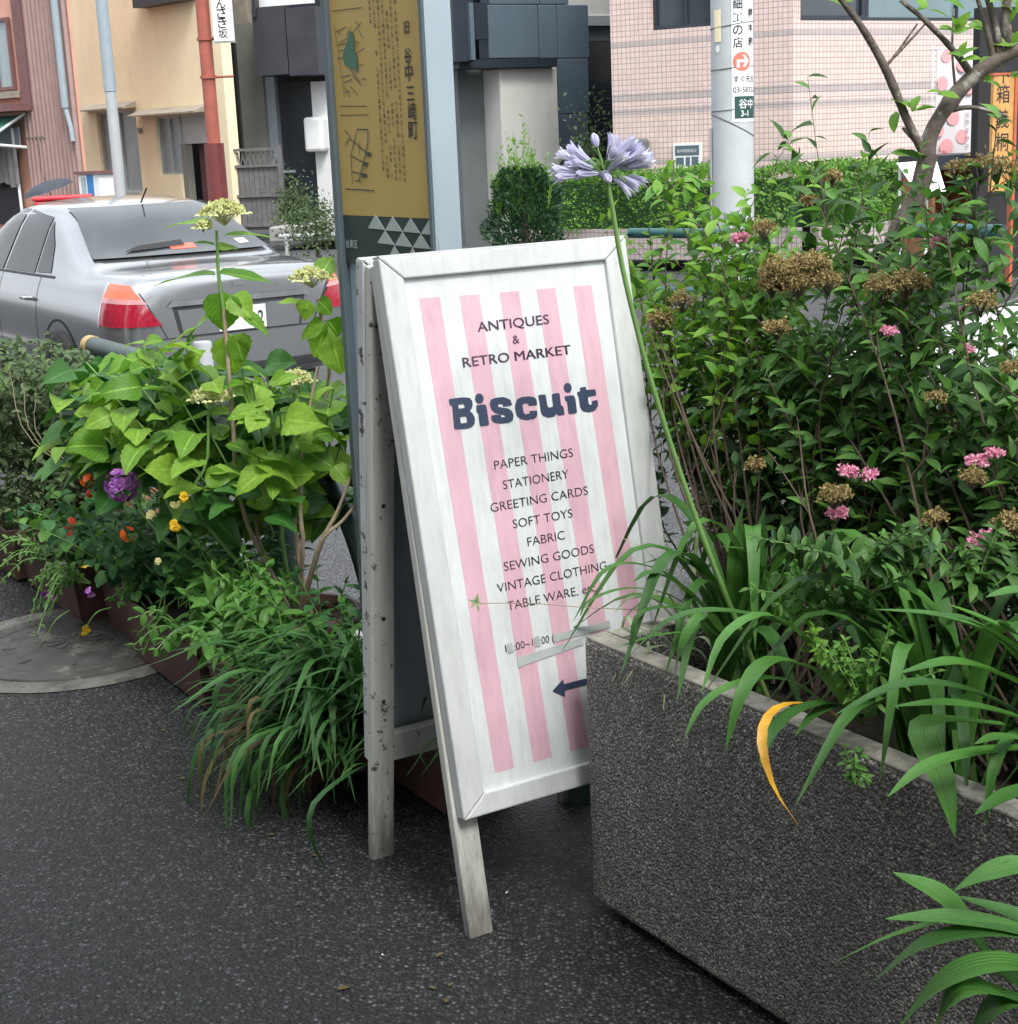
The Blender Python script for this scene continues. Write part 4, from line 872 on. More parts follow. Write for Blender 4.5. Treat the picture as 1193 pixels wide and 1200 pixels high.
# triangles
zh = lambda v: v
bx0, by0 = fx(*(380+450/7.5, 150+760/7.5)); 
rows = [[(385, 880), (450, 760), (535, 895)], [(535, 900), (600, 775), (688, 910)], [(690, 910), (758, 790), (845, 925)], [(850, 930), (920, 808), (1008, 945)],
        [(468, 1010), (535, 898), (618, 1028)], [(620, 1030), (688, 913), (775, 1048)], [(778, 1050), (848, 930), (938, 1065)], [(942, 1070), (1008, 965), (1018, 1080)],
        [(560, 1150), (618, 1032), (690, 1165)], [(720, 1170), (776, 1052), (840, 1180)]]
for tr in rows:
    q = [fx(380+x/7.5, 150+y/7.5) for x, y in tr]; mb = MB(TF); mb.prism([(x, y, .0) for x, y in q], (0, 0, .0012)); mb.build('triangle', MT['silvertri'], t)
x, y = fx(404, 290); put_text('台東区', TF, t, MT['silvertri'], max(x, .04), y, w=.07, off=.01, z=.0015)
for ch, (X, Y, w_) in zip('旧谷中三崎町', ((745, 320, 50), (748, 590, 68), (757, 765, 72), (772, 940, 72), (785, 1120, 76), (790, 1300, 84))):
    x, y = fx(380+X/7.953, 0+Y/7.953); x2, _ = fx(380+(X+w_)/7.953, Y/7.953); put_text(ch, TF, t, MT['black'], x, y, w=x2-x, h=None if 1 else 0, off=.012, z=.001)
# body text: columns of small characters, set like the photo's illegible small print
chars = '谷中三崎町は寛永寺の寺領で江戸時代からの町名です古くは三浦坂と呼ばれた道筋に面し延宝六年に町屋が開かれた'
cols = [(405, 4, 60), (420, 12, 150), (431, 8, 215), (441, 3, 224), (452, 2, 228), (463, 5, 228), (474, 10, 228)]
# the columns lean with the panel; given in panel coordinates
k = 0; xs_ = np.linspace(.252, .385, 7); cw = .0125
for ci, xx in enumerate(xs_):
    ztop = 2.16 - (0 if ci else .02); zb_ = [1.86, 1.52, 1.50, 1.50, 1.50, 1.50, 1.495][ci]; y = ztop; vsb = []
    mb = MB(TF)
    line = []
    me_all = bmesh.new(); body = ''
    while y > zb_:
        if random.random() < .12: y -= cw*1.0*random.randint(1, 2); continue
        body += chars[k % len(chars)]; me = textmesh(chars[k % len(chars)], 1, .01); k += 1
        a = np.empty(len(me.vertices)*3); me.vertices.foreach_get('co', a); a = a.reshape(-1, 3); a[:, :2] = a[:, :2]*cw; a[:, 0] += xx; a[:, 1] += y; a[:, 2] = .001
        me.vertices.foreach_set('co', a.ravel()); me_all.from_mesh(me); bpy.data.meshes.remove(me); y -= cw*1.22
    mm = bpy.data.meshes.new('text_column'); me_all.to_mesh(mm); me_all.free(); mm.transform(WM[t.name].inverted() @ TF); link('text_column', mm, t, WM[t.name].copy(), MT['black'])
# two small maps
def maplines(name, segs, mat, w_=.0022):
    mb = MB(TF)
    for (x0, y0, x1, y1) in segs:
        a = Vector((*fx(x0, y0), .0011)); b = Vector((*fx(x1, y1), .0011)); d = (b-a); 
        if d.length < 1e-5: continue
        n_ = Vector((-d.y, d.x, 0)).normalized()*w_/2; off = Vector((0, 0, random.random()*.0004)); mb.add([a-n_+off, b-n_+off, b+n_+off, a+n_+off], [(0, 1, 2, 3)])
    mb.build(name, MT[mat], t)
q = lambda L_: [tuple((380+v/7.953) if i % 2 == 0 else v/7.953 for i, v in enumerate(l)) for l in L_]
maplines('map_lines', q([(70, 105, 350, 70), (95, 240, 190, 900), (110, 300, 200, 250), (140, 400, 240, 340), (125, 420, 215, 400), (135, 480, 185, 465), (120, 550, 300, 500), (290, 500, 370, 450), (170, 720, 240, 700), (180, 770, 260, 740), (190, 860, 240, 850), (240, 800, 320, 890), (265, 700, 350, 800), (240, 640, 330, 760), (290, 190, 320, 250), (345, 210, 280, 290), (320, 280, 365, 360), (190, 800, 240, 905), (270, 380, 330, 400), (300, 410, 320, 440), (150, 990, 400, 990), (150, 1075, 410, 1070), (320, 610, 370, 605), (350, 740, 385, 730), (250, 250, 200, 330), (130, 290, 150, 330)]), 'slate')
mb = MB(TF); poly = [(230, 295), (265, 285), (280, 380), (285, 500), (305, 505), (315, 680), (280, 650), (190, 600), (175, 500), (215, 390)]; mb.add([(*fx(380+x/7.953, y/7.953), .0016) for x, y in poly], [tuple(range(len(poly)))]); mb.build('map_park', simple('map_green', (.05, .14, .09), .5), t)
q = lambda L_: [tuple((380+v/7.5) if i % 2 == 0 else 150+v/7.5 for i, v in enumerate(l)) for l in L_]
maplines('map_lines', q([(290, 10, 385, 15), (290, 10, 235, 240), (220, 90, 370, 215), (220, 90, 185, 150), (180, 20, 230, 80), (235, 245, 375, 318), (240, 380, 365, 415), (235, 240, 250, 490), (310, 120, 310, 230), (270, 460, 320, 470), (185, 535, 440, 550)]), 'slate', .003)
maplines('map_river', q([(385, 15, 385, 120), (385, 120, 355, 260), (355, 260, 305, 465)]), 'tealpipe', .004)
for (x, y) in ((393, 230), (365, 318), (355, 416)): a_ = fx(380+x/7.5, 150+y/7.5); mb = MB(TF); mb.box(a_[0]-.012, a_[0]+.012, a_[1]-.005, a_[1]+.005, .0017, .0026); mb.build('map_name', MT['slate'], t)
# ================================================================== NEAR GUARDRAIL
GW = 2.03
t = empty('guardrail', P(6.6, GW, 0), 'dark green pipe guardrail along the kerb behind the hydrangea', 'guardrail')
mb = MB(); mb.tube([P(6.62, GW, .8), P(2.92, GW, .8)], .042, 16); mb.build('top_rail', MT['greenpipe'], t)
mb = MB(); mb.tube([P(6.5, GW, .62), P(2.92, GW, .62)], .03, 14); mb.build('lower_rail', MT['greenpipe'], t)
for s in (6.55, 4.75, 3.0): mb = MB(); mb.tube([P(s, GW, 0), P(s, GW, .78)], .055, 16); mb.build('post', MT['greenpipe'], t)
mb = MB(); mb.tube([P(6.66, GW, .8), P(6.60, GW, .8)], .045, 16); mb.build('end_cap', MT['ochre'], t)
pts = spline([P(4.4, GW, .60), P(4.25, GW, .50), P(4.12, GW, .30), P(4.1, GW, .12), P(4.2, GW, 0)], 14); mb = MB(); mb.tube(pts, .03, 12); mb.build('bent_bracket', MT['greenpipe'], t)
p = gz(243, 470, .45); p.z = 0; mb = MB(); mb.tube([p, p+Z*.72, p+Z*.73], [.045, .045, .04], 16); mb.build('short_post', MT['greypost'], label='short pale grey post behind the green guardrail', cat='post')
# ================================================================== PLANTER (concrete)
PW0, PS1, PH = 1.715, 2.515, .60
def swT(s, w, z=0): return frame(P(s, w, z), -S, z=Z)     # local x toward camera, y into the street
pl = empty('concrete_planter', P(1.2, PW0, 0), 'large exposed-aggregate concrete planter box at the right, full of shrubs', 'planter')
Tp = swT(PS1, PW0); LX, LY, TH = 2.4, .43, .06
mb = MB(Tp); mb.box(0, LX, 0, TH, .02, PH); wall_o = mb.build('front_wall', MT['aggregate'], pl, bevel=.012)
mb = MB(Tp); mb.box(0, LX, LY-TH, LY, .02, PH); mb.build('back_wall', MT['aggregate'], pl, bevel=.012)
mb = MB(Tp); mb.box(0.0, TH, TH+.001, LY-TH-.001, .02, PH-.001); mb.build('end_wall', MT['aggregate'], pl, bevel=.01)
mb = MB(Tp); mb.box(LX-TH, LX, TH+.001, LY-TH-.001, .02, PH-.001); mb.build('end_wall', MT['aggregate'], pl, bevel=.01)
MT['rim'] = simple('worn_concrete_rim', (.34, .325, .28), .85, .35, 30, .8, 90, dirt=(16, .55, (.12, .115, .10)))
for (x0, x1, y0, y1) in ((.004, LX-.004, .004, TH-.004), (.004, LX-.004, LY-TH+.004, LY-.004)): mb = MB(Tp); mb.box(x0, x1, y0, y1, PH-.003, PH+.004); mb.build('rim', MT['rim'], pl, bevel=.003)
mb = MB(Tp); mb.box(.006, TH-.006, TH, LY-TH, PH-.004, PH+.003); mb.build('rim', MT['rim'], pl)
mb = MB(Tp); mb.box(.05, LX-.05, .04, LY-.04, 0, .02); mb.build('foot', MT['dark'], pl)
mb = MB(Tp); G_ = 24
gx = [TH+(LX-2*TH)*i/60 for i in range(61)]; gy = [TH+(LY-2*TH)*j/G_ for j in range(G_+1)]
mb.add([(x, y, PH-.10+.02*sin(x*9)*sin(y*14)+random.uniform(-.006, .006)) for x in gx for y in gy], [(i*(G_+1)+j, (i+1)*(G_+1)+j, (i+1)*(G_+1)+j+1, i*(G_+1)+j+1) for i in range(60) for j in range(G_)], 0, True)
mb.build('soil', MT['soil'], pl, kind='stuff')
# ================================================================== PLASTIC TROUGHS
def trough(s0, s1, w, label, h=.215, proto=[None]):
    c = P((s0+s1)/2, w+.12, 0); Lg = s1-s0; T_ = frame(c, -S, z=Z) @ Matrix.Rotation(random.uniform(-.02, .02), 4, 'Z')
    t = empty('planter_trough', c, label, 'planter', 'brown plastic troughs along the kerb', M=T_)
    mb = MB(T_); o, i_ = .0, .006
    def rect(a, b, z, n=0): return [(-a, -b, z), (a, -b, z), (a, b, z), (-a, b, z)]
    X, Y = Lg/2, .12
    rings = [rect(X-.025, Y-.028, .012), rect(X-.008, Y-.01, h-.035), rect(X-.008, Y-.01, h-.034), rect(X, Y, h-.03), rect(X, Y, h), rect(X-.012, Y-.012, h), rect(X-.03, Y-.035, .05)]
    vs = [v for r_ in rings for v in r_]; fs = [(0, 3, 2, 1)]
    for k in range(6): fs += [(k*4+j, k*4+(j+1) % 4, (k+1)*4+(j+1) % 4, (k+1)*4+j) for j in range(4)]
    mb.add(vs, fs); b = mb.build('body', MT['pot'], t, bevel=.004)
    for k in range(0):
        x = -X+.09+k*(2*X-.18)/4; mb = MB(T_); mb.hexa([(x-.006, -Y+.0255, .02), (x+.006, -Y+.0255, .02), (x+.006, -Y+.03, .02), (x-.006, -Y+.03, .02)], [(x-.006, -Y+.004, h-.04), (x+.006, -Y+.004, h-.04), (x+.006, -Y+.014, h-.04), (x-.006, -Y+.014, h-.04)]); mb.build('rib', MT['pot'], b)
    for sx in (-1, 1): mb = MB(T_); mb.box(sx*(X-.14)-.04, sx*(X-.14)+.04, -Y+.04, Y-.04, 0, .0125); mb.build('foot', MT['pot'], t)
    mb = MB(T_); N = 14; mb.add([(-X+.014+(2*X-.028)*a/N, -Y+.016+(2*Y-.032)*b_/6, h-.04+random.uniform(-.006, .006)) for a in range(N+1) for b_ in range(7)], [(a*7+b_, (a+1)*7+b_, (a+1)*7+b_+1, a*7+b_+1) for a in range(N) for b_ in range(6)], 0, True); mb.build('soil', MT['soil'], t)
    return t
TR = [(3.06, 3.40, 1.66, 'brown trough half hidden beneath the white sandwich board'), (3.42, 4.10, 1.475, 'brown trough under the big grassy clump, nearest visible trough left of the board'),
      (4.13, 4.79, 1.47, 'brown trough with soft light green leaves, second left of the board'), (4.83, 5.20, 1.52, 'short brown trough under the trailing pansies'),
      (5.23, 5.92, 1.44, 'brown trough with pale dusty rim beyond the pansies'), (5.95, 6.65, 1.41, 'farthest brown trough at the left edge of the photo')]
for a_ in TR: trough(*a_)
# round pots behind the troughs
def pot(loc, r_, h, mat, label, rim=True):
    t = empty('flower_pot', loc, label, 'flower pot'); mb = MB(Matrix.Translation(Vector(loc)))
    mb.lathe([(.001, .0), (r_*.72, 0), (r_*.95, h*.82), (r_*1.04, h*.82), (r_*1.06, h), (r_*.96, h), (r_*.9, h*.8), (r_*.7, .04)], 32); mb.build('body', mat, t)
    mb = MB(Matrix.Translation(Vector(loc))); mb.lathe([(.0001, h*.86), (r_*.92, h*.84)], 24); mb.build('soil', MT['soil'], t); return t
pot(P(5.6, 1.86, 0), .15, .34, MT['terracotta'], 'terracotta pot with dry twigs behind the far trough'); pot(P(5.05, 1.82, 0), .13, .32, MT['whiteplastic'], 'white plastic pot half hidden behind the geranium')
pot(P(4.12, 1.80, 0), .17, .26, MT['pot'], 'round brown pot holding the hydrangea'); pot(P(4.62, 1.80, 0), .16, .26, MT['pot'], 'round brown pot behind the purple flower')
pot(P(6.3, 1.80, 0), .17, .3, MT['pot'], 'round brown pot of the dusty rose bush')
# ================================================================== SANDWICH BOARD
O = Vector((-.246, 3.102, 1.378)); uu = Vector((cos(radians(31)), sin(radians(31)), 0)); vv = Vector((.092, -.154, -.984)).normalized(); vv = (vv-uu*vv.dot(uu)).normalized()
nn = uu.cross(vv); nn = -nn if nn.dot(CAM-O) < 0 else nn      # outward, toward the camera
TB = Matrix((uu, vv, nn)).transposed().to_4x4(); TB.translation = O     # x across, y down the face, z out
BW, BH = .610, 1.142
sb = empty('sandwich_board', P(2.75, 1.55, 0)*1.0, 'white wooden sandwich board with pink stripes and dark blue shop lettering', 'sandwich board')
def pboard(T_, tag_front):
    fw = .058; ft, fb = .0, -.032
    def rail(poly, nm='frame_rail', z0=fb, z1=ft, mat='paint'):
        mb = MB(T_); mb.prism([(x, y, z0) for x, y in poly], (0, 0, z1-z0)); o = mb.build(nm, MT[mat], sb, bevel=.0035); return o
    g = .0008
    XA, XB = .014, .027
    rail([(XA+g, 0), (BW-g, 0), (BW-fw-g, .045), (fw+.006+g, .045)])
    rail([(XB+g, BH), (fw+g+.024, BH-.045), (BW-fw-g, BH-.045), (BW-g, BH)])
    rail([(XA, g), (fw+.006, .045+g), (fw+.024, BH-.045-g), (XB, BH-g)])
    rail([(BW, g), (BW, BH-g), (BW-fw, BH-.045-g), (BW-fw, .045+g)])
    mb = MB(T_); mb.box(fw*.5, BW-fw*.5, .02, BH-.02, -.0135, -.0105); pn = mb.build('panel', MT['panelw'], sb)
    mb = MB(T_); mb.box(fw*.5, BW-fw*.5, .02, BH-.02, -.0170, -.0137); mb.build('panel_back', MT['panelback'], sb)
    # legs behind the frame
    for x in (.019, BW-.014-.058):
        mb = MB(T_); x2 = x; mb.box(x2, x2+.056, .01, 1.405, -.058, -.0325); mb.build('leg', MT['leg'], sb, bevel=.004)
        for yy in (.12, .52, .78, .98):
            if tag_front and yy < .5: continue
            mb = MB(T_ @ Matrix.Translation(Vector((x2+.028, yy, -.0585)))); mb.lathe([(.0001, -.002), (.0045, -.0015), (.005, .002)], 10); mb.build('screw', MT['screw'], sb)
    mb = MB(T_); mb.box(.071, BW-.071, BH-.075, BH-.005, -.056, -.033); mb.build('cross_rail', MT['leg'], sb, bevel=.003)
    mb = MB(T_); mb.box(.071, BW-.071, .01, .07, -.056, -.033); mb.build('cross_rail', MT['leg'], sb, bevel=.003)
    return pn
pf = pboard(TB, True)
# rear half mirrored about the vertical plane through the hinge
vv2 = Vector((-vv.x*.72, -vv.y*.72, vv.z)).normalized(); O2 = O + Vector((-nn.x, -nn.y, 0)).normalized()*.105 - Z*.004
spread = radians(-1.2)
nn2 = vv2.cross(uu); nn2 = nn2 if nn2.y > 0 else -nn2
TB2 = Matrix((uu, vv2, nn2)).transposed().to_4x4(); TB2.translation = O2
pboard(TB2, False)
for x in (.12, BW-.12):
    c_ = (O+O2)/2 + uu*x; mb = MB(frame(c_-Z*.022, uu, z=Z)); mb.box(-.035, .035, -.045, .045, 0, .003); mb.tube([(-.036, 0, .004), (.036, 0, .004)], .006, 8); mb.build('hinge', MT['screw'], sb)
# top cap slats (the bright board ends seen from above)
zf = -.0105+.0012   # face of the panel
def painted(name, poly, mat, z=zf, t_=.0006, **k):
    mb = MB(TB); mb.prism([(x, y, z) for x, y in poly], (0, 0, t_)); return mb.build(name, MT[mat], sb, **k)
for i in range(5):
    x0 = [.0962, .1885, .2835, .3738, .4662][i]; y0 = [.086, .0885, .0905, .0918, .0935][i]; y1 = 1.0655; xs0 = [.1174, .2113, .304, .396, .487][i]
    painted('stripe', [(x0, y0), (x0+.0465, y0+.001), (xs0+.0455, y1), (xs0, y1)], 'pink', zf-.0012, .0006)
TL_ = TB @ Matrix.Scale(-1, 4, Vector((0, 1, 0)))      # y up on the face
def btext(s, x, y, w, h, off=0, mat='purplebk'): put_text(s, TL_, sb, MT[mat], x, -y, w=w, h=h, off=off, z=zf+.0002)
btext('ANTIQUES', .2189, .1655, .1752, .0205, .009); btext('&', .2985, .1985, .017, .0185, .010); btext('RETRO', .1742, .2335, .111, .0205, .009); [put_text('MARKET', TL_, sb, MT['purplebk'], .2985+dx_, -.2340, w=.139, h=.0205, off=0, z=zf+.0002+abs(dx_)*.1) for dx_ in (-.0006, 0, .0006)]
for s, x0, x1, y in (('PAPER THINGS', .2144, .4088, .4495), ('STATIONERY', .2287, .391, .4925), ('GREETING CARDS', .1921, .4337, .5345), ('SOFT TOYS', .2394, .3875, .576), ('FABRIC', .2684, .361, .6185), ('SEWING GOODS', .2045, .4293, .6595), ('VINTAGE CLOTHING', .1816, .4559, .7005), ('TABLE WARE, etc...', .1998, .4384, .7415)):
    btext(s, x0, y, x1-x0, .0195, -.006, 'black')
btext('1', .1812, .8258, .0025, .0165, -.004, 'black'); btext(':00~1', .2025, .8258, .046, .0165, -.004, 'black'); btext(':00 (', .2668, .8262, .0335, .0165, -.004, 'black')
LET = {'B': [(0.1302, 0.2929), (0.1624, 0.2933), (0.1786, 0.2962), (0.1841, 0.3034), (0.1833, 0.3129), (0.1784, 0.3204), (0.1746, 0.323), (0.1808, 0.3287), (0.1847, 0.3389), (0.1823, 0.3499), (0.1747, 0.3554), (0.1633, 0.3571), (0.1341, 0.3555), (0.1338, 0.3484), (0.1363, 0.3071), (0.1311, 0.3058)],
 'i': [(0.1918, 0.3133), (0.2105, 0.3134), (0.2151, 0.3169), (0.2158, 0.3575), (0.1938, 0.3572), (0.1942, 0.3288), (0.1907, 0.3274)],
 's': [(0.2739, 0.3118), (0.2766, 0.3235), (0.2544, 0.3237), (0.2543, 0.3175), (0.243, 0.3171), (0.2428, 0.3229), (0.2654, 0.329), (0.2743, 0.3357), (0.2765, 0.3458), (0.2727, 0.3551), (0.2627, 0.3581), (0.2419, 0.3573), (0.2274, 0.3535), (0.2228, 0.3464), (0.2238, 0.3381), (0.2464, 0.3387), (0.2465, 0.3452), (0.2559, 0.3454), (0.2551, 0.3408), (0.2341, 0.3348), (0.226, 0.3264), (0.2238, 0.3147), (0.2274, 0.3061), (0.2391, 0.3036), (0.258, 0.304)],
 'c': [(0.337, 0.3195), (0.3368, 0.331), (0.3163, 0.3304), (0.3157, 0.3245), (0.3047, 0.3231), (0.3009, 0.3275), (0.3016, 0.3424), (0.3049, 0.3461), (0.3157, 0.3459), (0.3158, 0.3409), (0.3354, 0.3418), (0.3333, 0.353), (0.3262, 0.3581), (0.3067, 0.3589), (0.292, 0.3543), (0.2839, 0.3451), (0.2825, 0.3269), (0.2889, 0.3136), (0.3011, 0.3095), (0.3203, 0.3102), (0.3332, 0.3141)],
 'u': [(0.3424, 0.3102), (0.3607, 0.3111), (0.3617, 0.3368), (0.3644, 0.3394), (0.3731, 0.3392), (0.3759, 0.3362), (0.3759, 0.312), (0.3956, 0.312), (0.3952, 0.3393), (0.4005, 0.3413), (0.4012, 0.3594), (0.3849, 0.3593), (0.3817, 0.3542), (0.375, 0.3594), (0.3611, 0.3599), (0.3482, 0.3549), (0.3437, 0.3461), (0.3439, 0.3279)],
 'i2': [(0.4069, 0.3207), (0.4288, 0.321), (0.4331, 0.3272), (0.4331, 0.3598), (0.4107, 0.3596), (0.4115, 0.332), (0.4073, 0.3308)],
 't': [(0.4483, 0.3073), (0.4633, 0.307), (0.4634, 0.3141), (0.4871, 0.3152), (0.487, 0.3291), (0.4651, 0.3288), (0.4651, 0.3439), (0.4679, 0.347), (0.4733, 0.3456), (0.474, 0.339), (0.4888, 0.3384), (0.4884, 0.3509), (0.4792, 0.3599), (0.4647, 0.3617), (0.4491, 0.3577), (0.4425, 0.3485), (0.4426, 0.3277), (0.4399, 0.3194), (0.4396, 0.3163), (0.4479, 0.3149)]}
HOL = [[(0.1504, 0.3063), (0.1647, 0.3068), (0.1644, 0.3154), (0.1501, 0.3152)], [(0.15, 0.3319), (0.1658, 0.3323), (0.1652, 0.3454), (0.1504, 0.3454)]]
def letter(polys):
    c = bpy.data.curves.new('letter', 'CURVE'); c.dimensions = '2D'; c.fill_mode = 'BOTH'; c.extrude = .0001
    for po in polys:
        out = []
        n_ = len(po)
        for i in range(n_):
            a, b, d = Vector(po[i-1]), Vector(po[i]), Vector(po[(i+1) % n_]); f = .22
            out += [b.lerp(a, f), b.lerp((a+d)/2, .06), b.lerp(d, f)]
        sp = c.splines.new('POLY'); sp.points.add(len(out)-1); sp.use_cyclic_u = True
        for i, q_ in enumerate(out): sp.points[i].co = (q_.x, -q_.y, 0, 1)
    o = bpy.data.objects.new('letter', c); me = bpy.data.meshes.new_from_object(o); bpy.data.objects.remove(o)
    me.transform(WM[sb.name].inverted() @ TL_ @ Matrix.Translation(Vector((0, 0, zf+.0003)))); me.materials.clear(); return link('letter', me, sb, WM[sb.name].copy(), MT['navy'])
circ = lambda x, y, r_: [(x+r_*cos(2*pi*k/16)*.95, y+r_*sin(2*pi*k/16)) for k in range(16)]
letter([LET['B']]+HOL); letter([LET['i']]); letter([circ(.2013, .3005, .0105)]); letter([LET['s']]); letter([LET['c']]); letter([LET['u']]); letter([LET['i2']]); letter([circ(.4176, .304, .0105)]); letter([LET['t']])
# tapes, patched digits, arrow
zt2 = zf+.0003
painted('tape', [(.3003, .8118), (.4445, .8100), (.4445, .8255), (.3, .8285)], 'tape', zt2, .0004); painted('tape', [(.2056, .8424), (.3700, .8320), (.3700, .8480), (.2051, .8627)], 'tape', zt2, .0004)
painted('digit_patch', [(.1862, .8085), (.1985, .8075), (.1990, .8285), (.1868, .829)], 'tape', zt2, .0004); painted('digit_patch', [(.2525, .808), (.2655, .808), (.265, .829), (.252, .829)], 'tape', zt2, .0004)
painted('arrow', [(.2798, .9284), (.3096, .9098), (.3093, .9205), (.3700, .9205), (.3700, .9335), (.3093, .9345), (.3082, .9478)], 'navy', zf+.0003, .0005)
# tray: the apex joint covered by a thin weathered strip
mb = MB(TB); mb.box(0.016, BW-.002, -.004, .0, -.032, -.002); mb.build('top_edge', MT['paint'], sb)
# ================================================================== CARS
def carpaint(name, col, met=.6, rough=.28):
    m, nt, b = new_mat(name); b.inputs['Base Color'].default_value = (*col, 1); b.inputs['Metallic'].default_value = met; b.inputs['Roughness'].default_value = rough; b.inputs['Coat Weight'].default_value = .8; b.inputs['Coat Roughness'].default_value = .06
    v = vec(nt); c = mix(nt, noise(nt, v, 4, 5), [x*.9 for x in col], col); nt.links.new(c, b.inputs['Base Color']); return m
MT['carsilver'] = carpaint('silver_grey_car_paint', (.36, .375, .39), .85, .2)
MT['carwhite'] = carpaint('white_car_paint', (.75, .76, .77), .0, .3)
MT['carglass'] = simple('car_window_glass', (.02, .026, .03), .06, .1, 2, 0, spec=.4)
MT['carglassr'] = simple('reflecting_rear_glass', (.05, .06, .065), .06, .35, 1.2, 0, spec=.6)
MT['rubber'] = simple('tyre_rubber', (.02, .02, .022), .8)
MT['alloy'] = simple('alloy_rim', (.4, .41, .42), .35, metal=.8)
MT['lampred'] = simple('red_lamp_lens', (.34, .010, .03), .12, .4, 60, 0, coat=1)
MT['lampclear'] = simple('clear_lamp_strip', (.55, .26, .27), .12, .1, 80, 0, coat=1)
MT['lamplit'] = simple('lit_brake_lamp', (.8, .05, .04), .3, emit=((1, .16, .08), .55))
MT['chrome'] = simple('chrome', (.62, .63, .64), .15, metal=1)
MT['seam'] = simple('body_seam', (.03, .03, .035), .6)
MT['plate'] = simple('number_plate', (.78, .79, .78), .4, .03)
def make_car(kind, label, loc_s, loc_w, paint, yaw=0):
    """x forward from the rear bumper, y left, z up"""
    T_ = frame(P(loc_s, loc_w, ROADZ), S, z=Z) @ Matrix.Rotation(radians(yaw), 4, 'Z')
    t = empty('parked_car' if kind == 'hatch' else 'sedan_car', (0, 0, 0), label, 'car', M=T_)
    if kind == 'sedan':
        ST = [(0.00, .60, .36, .86, .55, .94, .45), (.03, .78, .30, .925, .68, .995, .60), (.16, .845, .26, .94, .75, 1.015, .68), (.50, .865, .24, .935, .79, 1.025, .70), (.78, .87, .24, .93, .80, 1.035, .69),
              (1.12, .875, .22, .925, .81, 1.23, .62), (1.52, .875, .22, .93, .81, 1.42, .58), (2.1, .875, .22, .93, .81, 1.455, .585), (2.75, .875, .22, .925, .81, 1.43, .58), (3.2, .87, .22, .92, .80, 1.13, .64), (3.55, .865, .22, .91, .79, .965, .70),
              (4.1, .84, .24, .84, .75, .88, .62), (4.5, .78, .28, .72, .68, .76, .5), (4.65, .6, .36, .62, .5, .66, .4)]
        Lc, wx = 4.65, (1.0, 3.65)
    else:
        ST = [(0.00, .60, .36, .85, .6, 1.0, .5), (.04, .76, .28, .95, .70, 1.15, .60), (.18, .82, .25, .97, .76, 1.38, .58), (.7, .84, .22, .97, .78, 1.48, .58), (1.3, .84, .22, .96, .78, 1.51, .585), (1.9, .84, .22, .95, .78, 1.49, .58), (2.4, .84, .22, .94, .77, 1.25, .62), (2.85, .835, .22, .93, .76, 1.0, .68),
              (3.3, .81, .24, .86, .73, .90, .6), (3.65, .76, .28, .74, .66, .78, .5), (3.8, .58, .36, .62, .5, .66, .4)]
        Lc, wx = 3.8, (.65, 3.05)
    KX, KZ = (1, 1) if kind == 'sedan' else (1.25, 1.2)
    ST = [(a*KX, b, c*KZ if c > .3 else c, d*KZ, e, f_*KZ, g) for a, b, c, d, e, f_, g in ST]; wx = tuple(v*KX for v in wx)
    rings = []
    for (x, hw, zl, zb, wb, zt, wt) in ST:
        cab = zt-zb > .12
        half = [(0, zl), (hw*.86, zl), (hw*.975, zl+.1), (hw, (zl+zb)*.5-.03), (hw*.99, zb-.14), (wb, zb), (wt, zt-.055 if cab else zt-.02), (wt*.6, zt-.006), (0, zt)]
        rings.append([(x, y, z) for y, z in half]+[(x, -y, z) for y, z in half[-2:0:-1]])
    n = len(rings[0]); vs = [v for r_ in rings for v in r_]; fs = [(i*n+k, i*n+(k+1) % n, (i+1)*n+(k+1) % n, (i+1)*n+k) for i in range(len(rings)-1) for k in range(n)]
    fs += [tuple(range(n))[::-1], tuple(range(len(vs)-n, len(vs)))]
    # close the ends with quads strips across the symmetric ring
    fs = fs[:-2]
    for b0 in (0, len(vs)-n):
        for k in range(n//2-0):
            a, b_ = k, (n-k) % n; c_, d_ = k+1, (n-k-1) % n
            q = [b0+a, b0+c_, b0+d_, b0+b_]; q = list(dict.fromkeys(q))
            if len(q) >= 3: fs.append(tuple(q if b0 == 0 else q[::-1]))
    me = bpy.data.meshes.new('body'); me.from_pydata(vs, [], fs); me.update()
    bm = bmesh.new(); bm.from_mesh(me); bmesh.ops.recalc_face_normals(bm, faces=bm.faces)
    cl = bm.edges.layers.float.new('crease_edge')
    for e in bm.edges:
        a, b_ = (v.index % n for v in e.verts)
        if a == b_ and a in (5, n-5): e[cl] = .45
        if a == b_ and a in (6, n-6): e[cl] = .3
    bm.to_mesh(me); bm.free()
    tmp = bpy.data.objects.new('tmp', me); COL.objects.link(tmp); md = tmp.modifiers.new('s', 'SUBSURF'); md.levels = 2
    dg = bpy.context.evaluated_depsgraph_get(); me2 = bpy.data.meshes.new_from_object(tmp.evaluated_get(dg)); bpy.data.objects.remove(tmp)
    me2.polygons.foreach_set('use_smooth', [True]*len(me2.polygons)); me2.materials.clear(); me2.name = 'body'
    bv = BVHTree.FromPolygons([v.co.copy() for v in me2.vertices], [tuple(p.vertices) for p in me2.polygons])
    link('body', me2, t, T_.copy(), MT[paint])
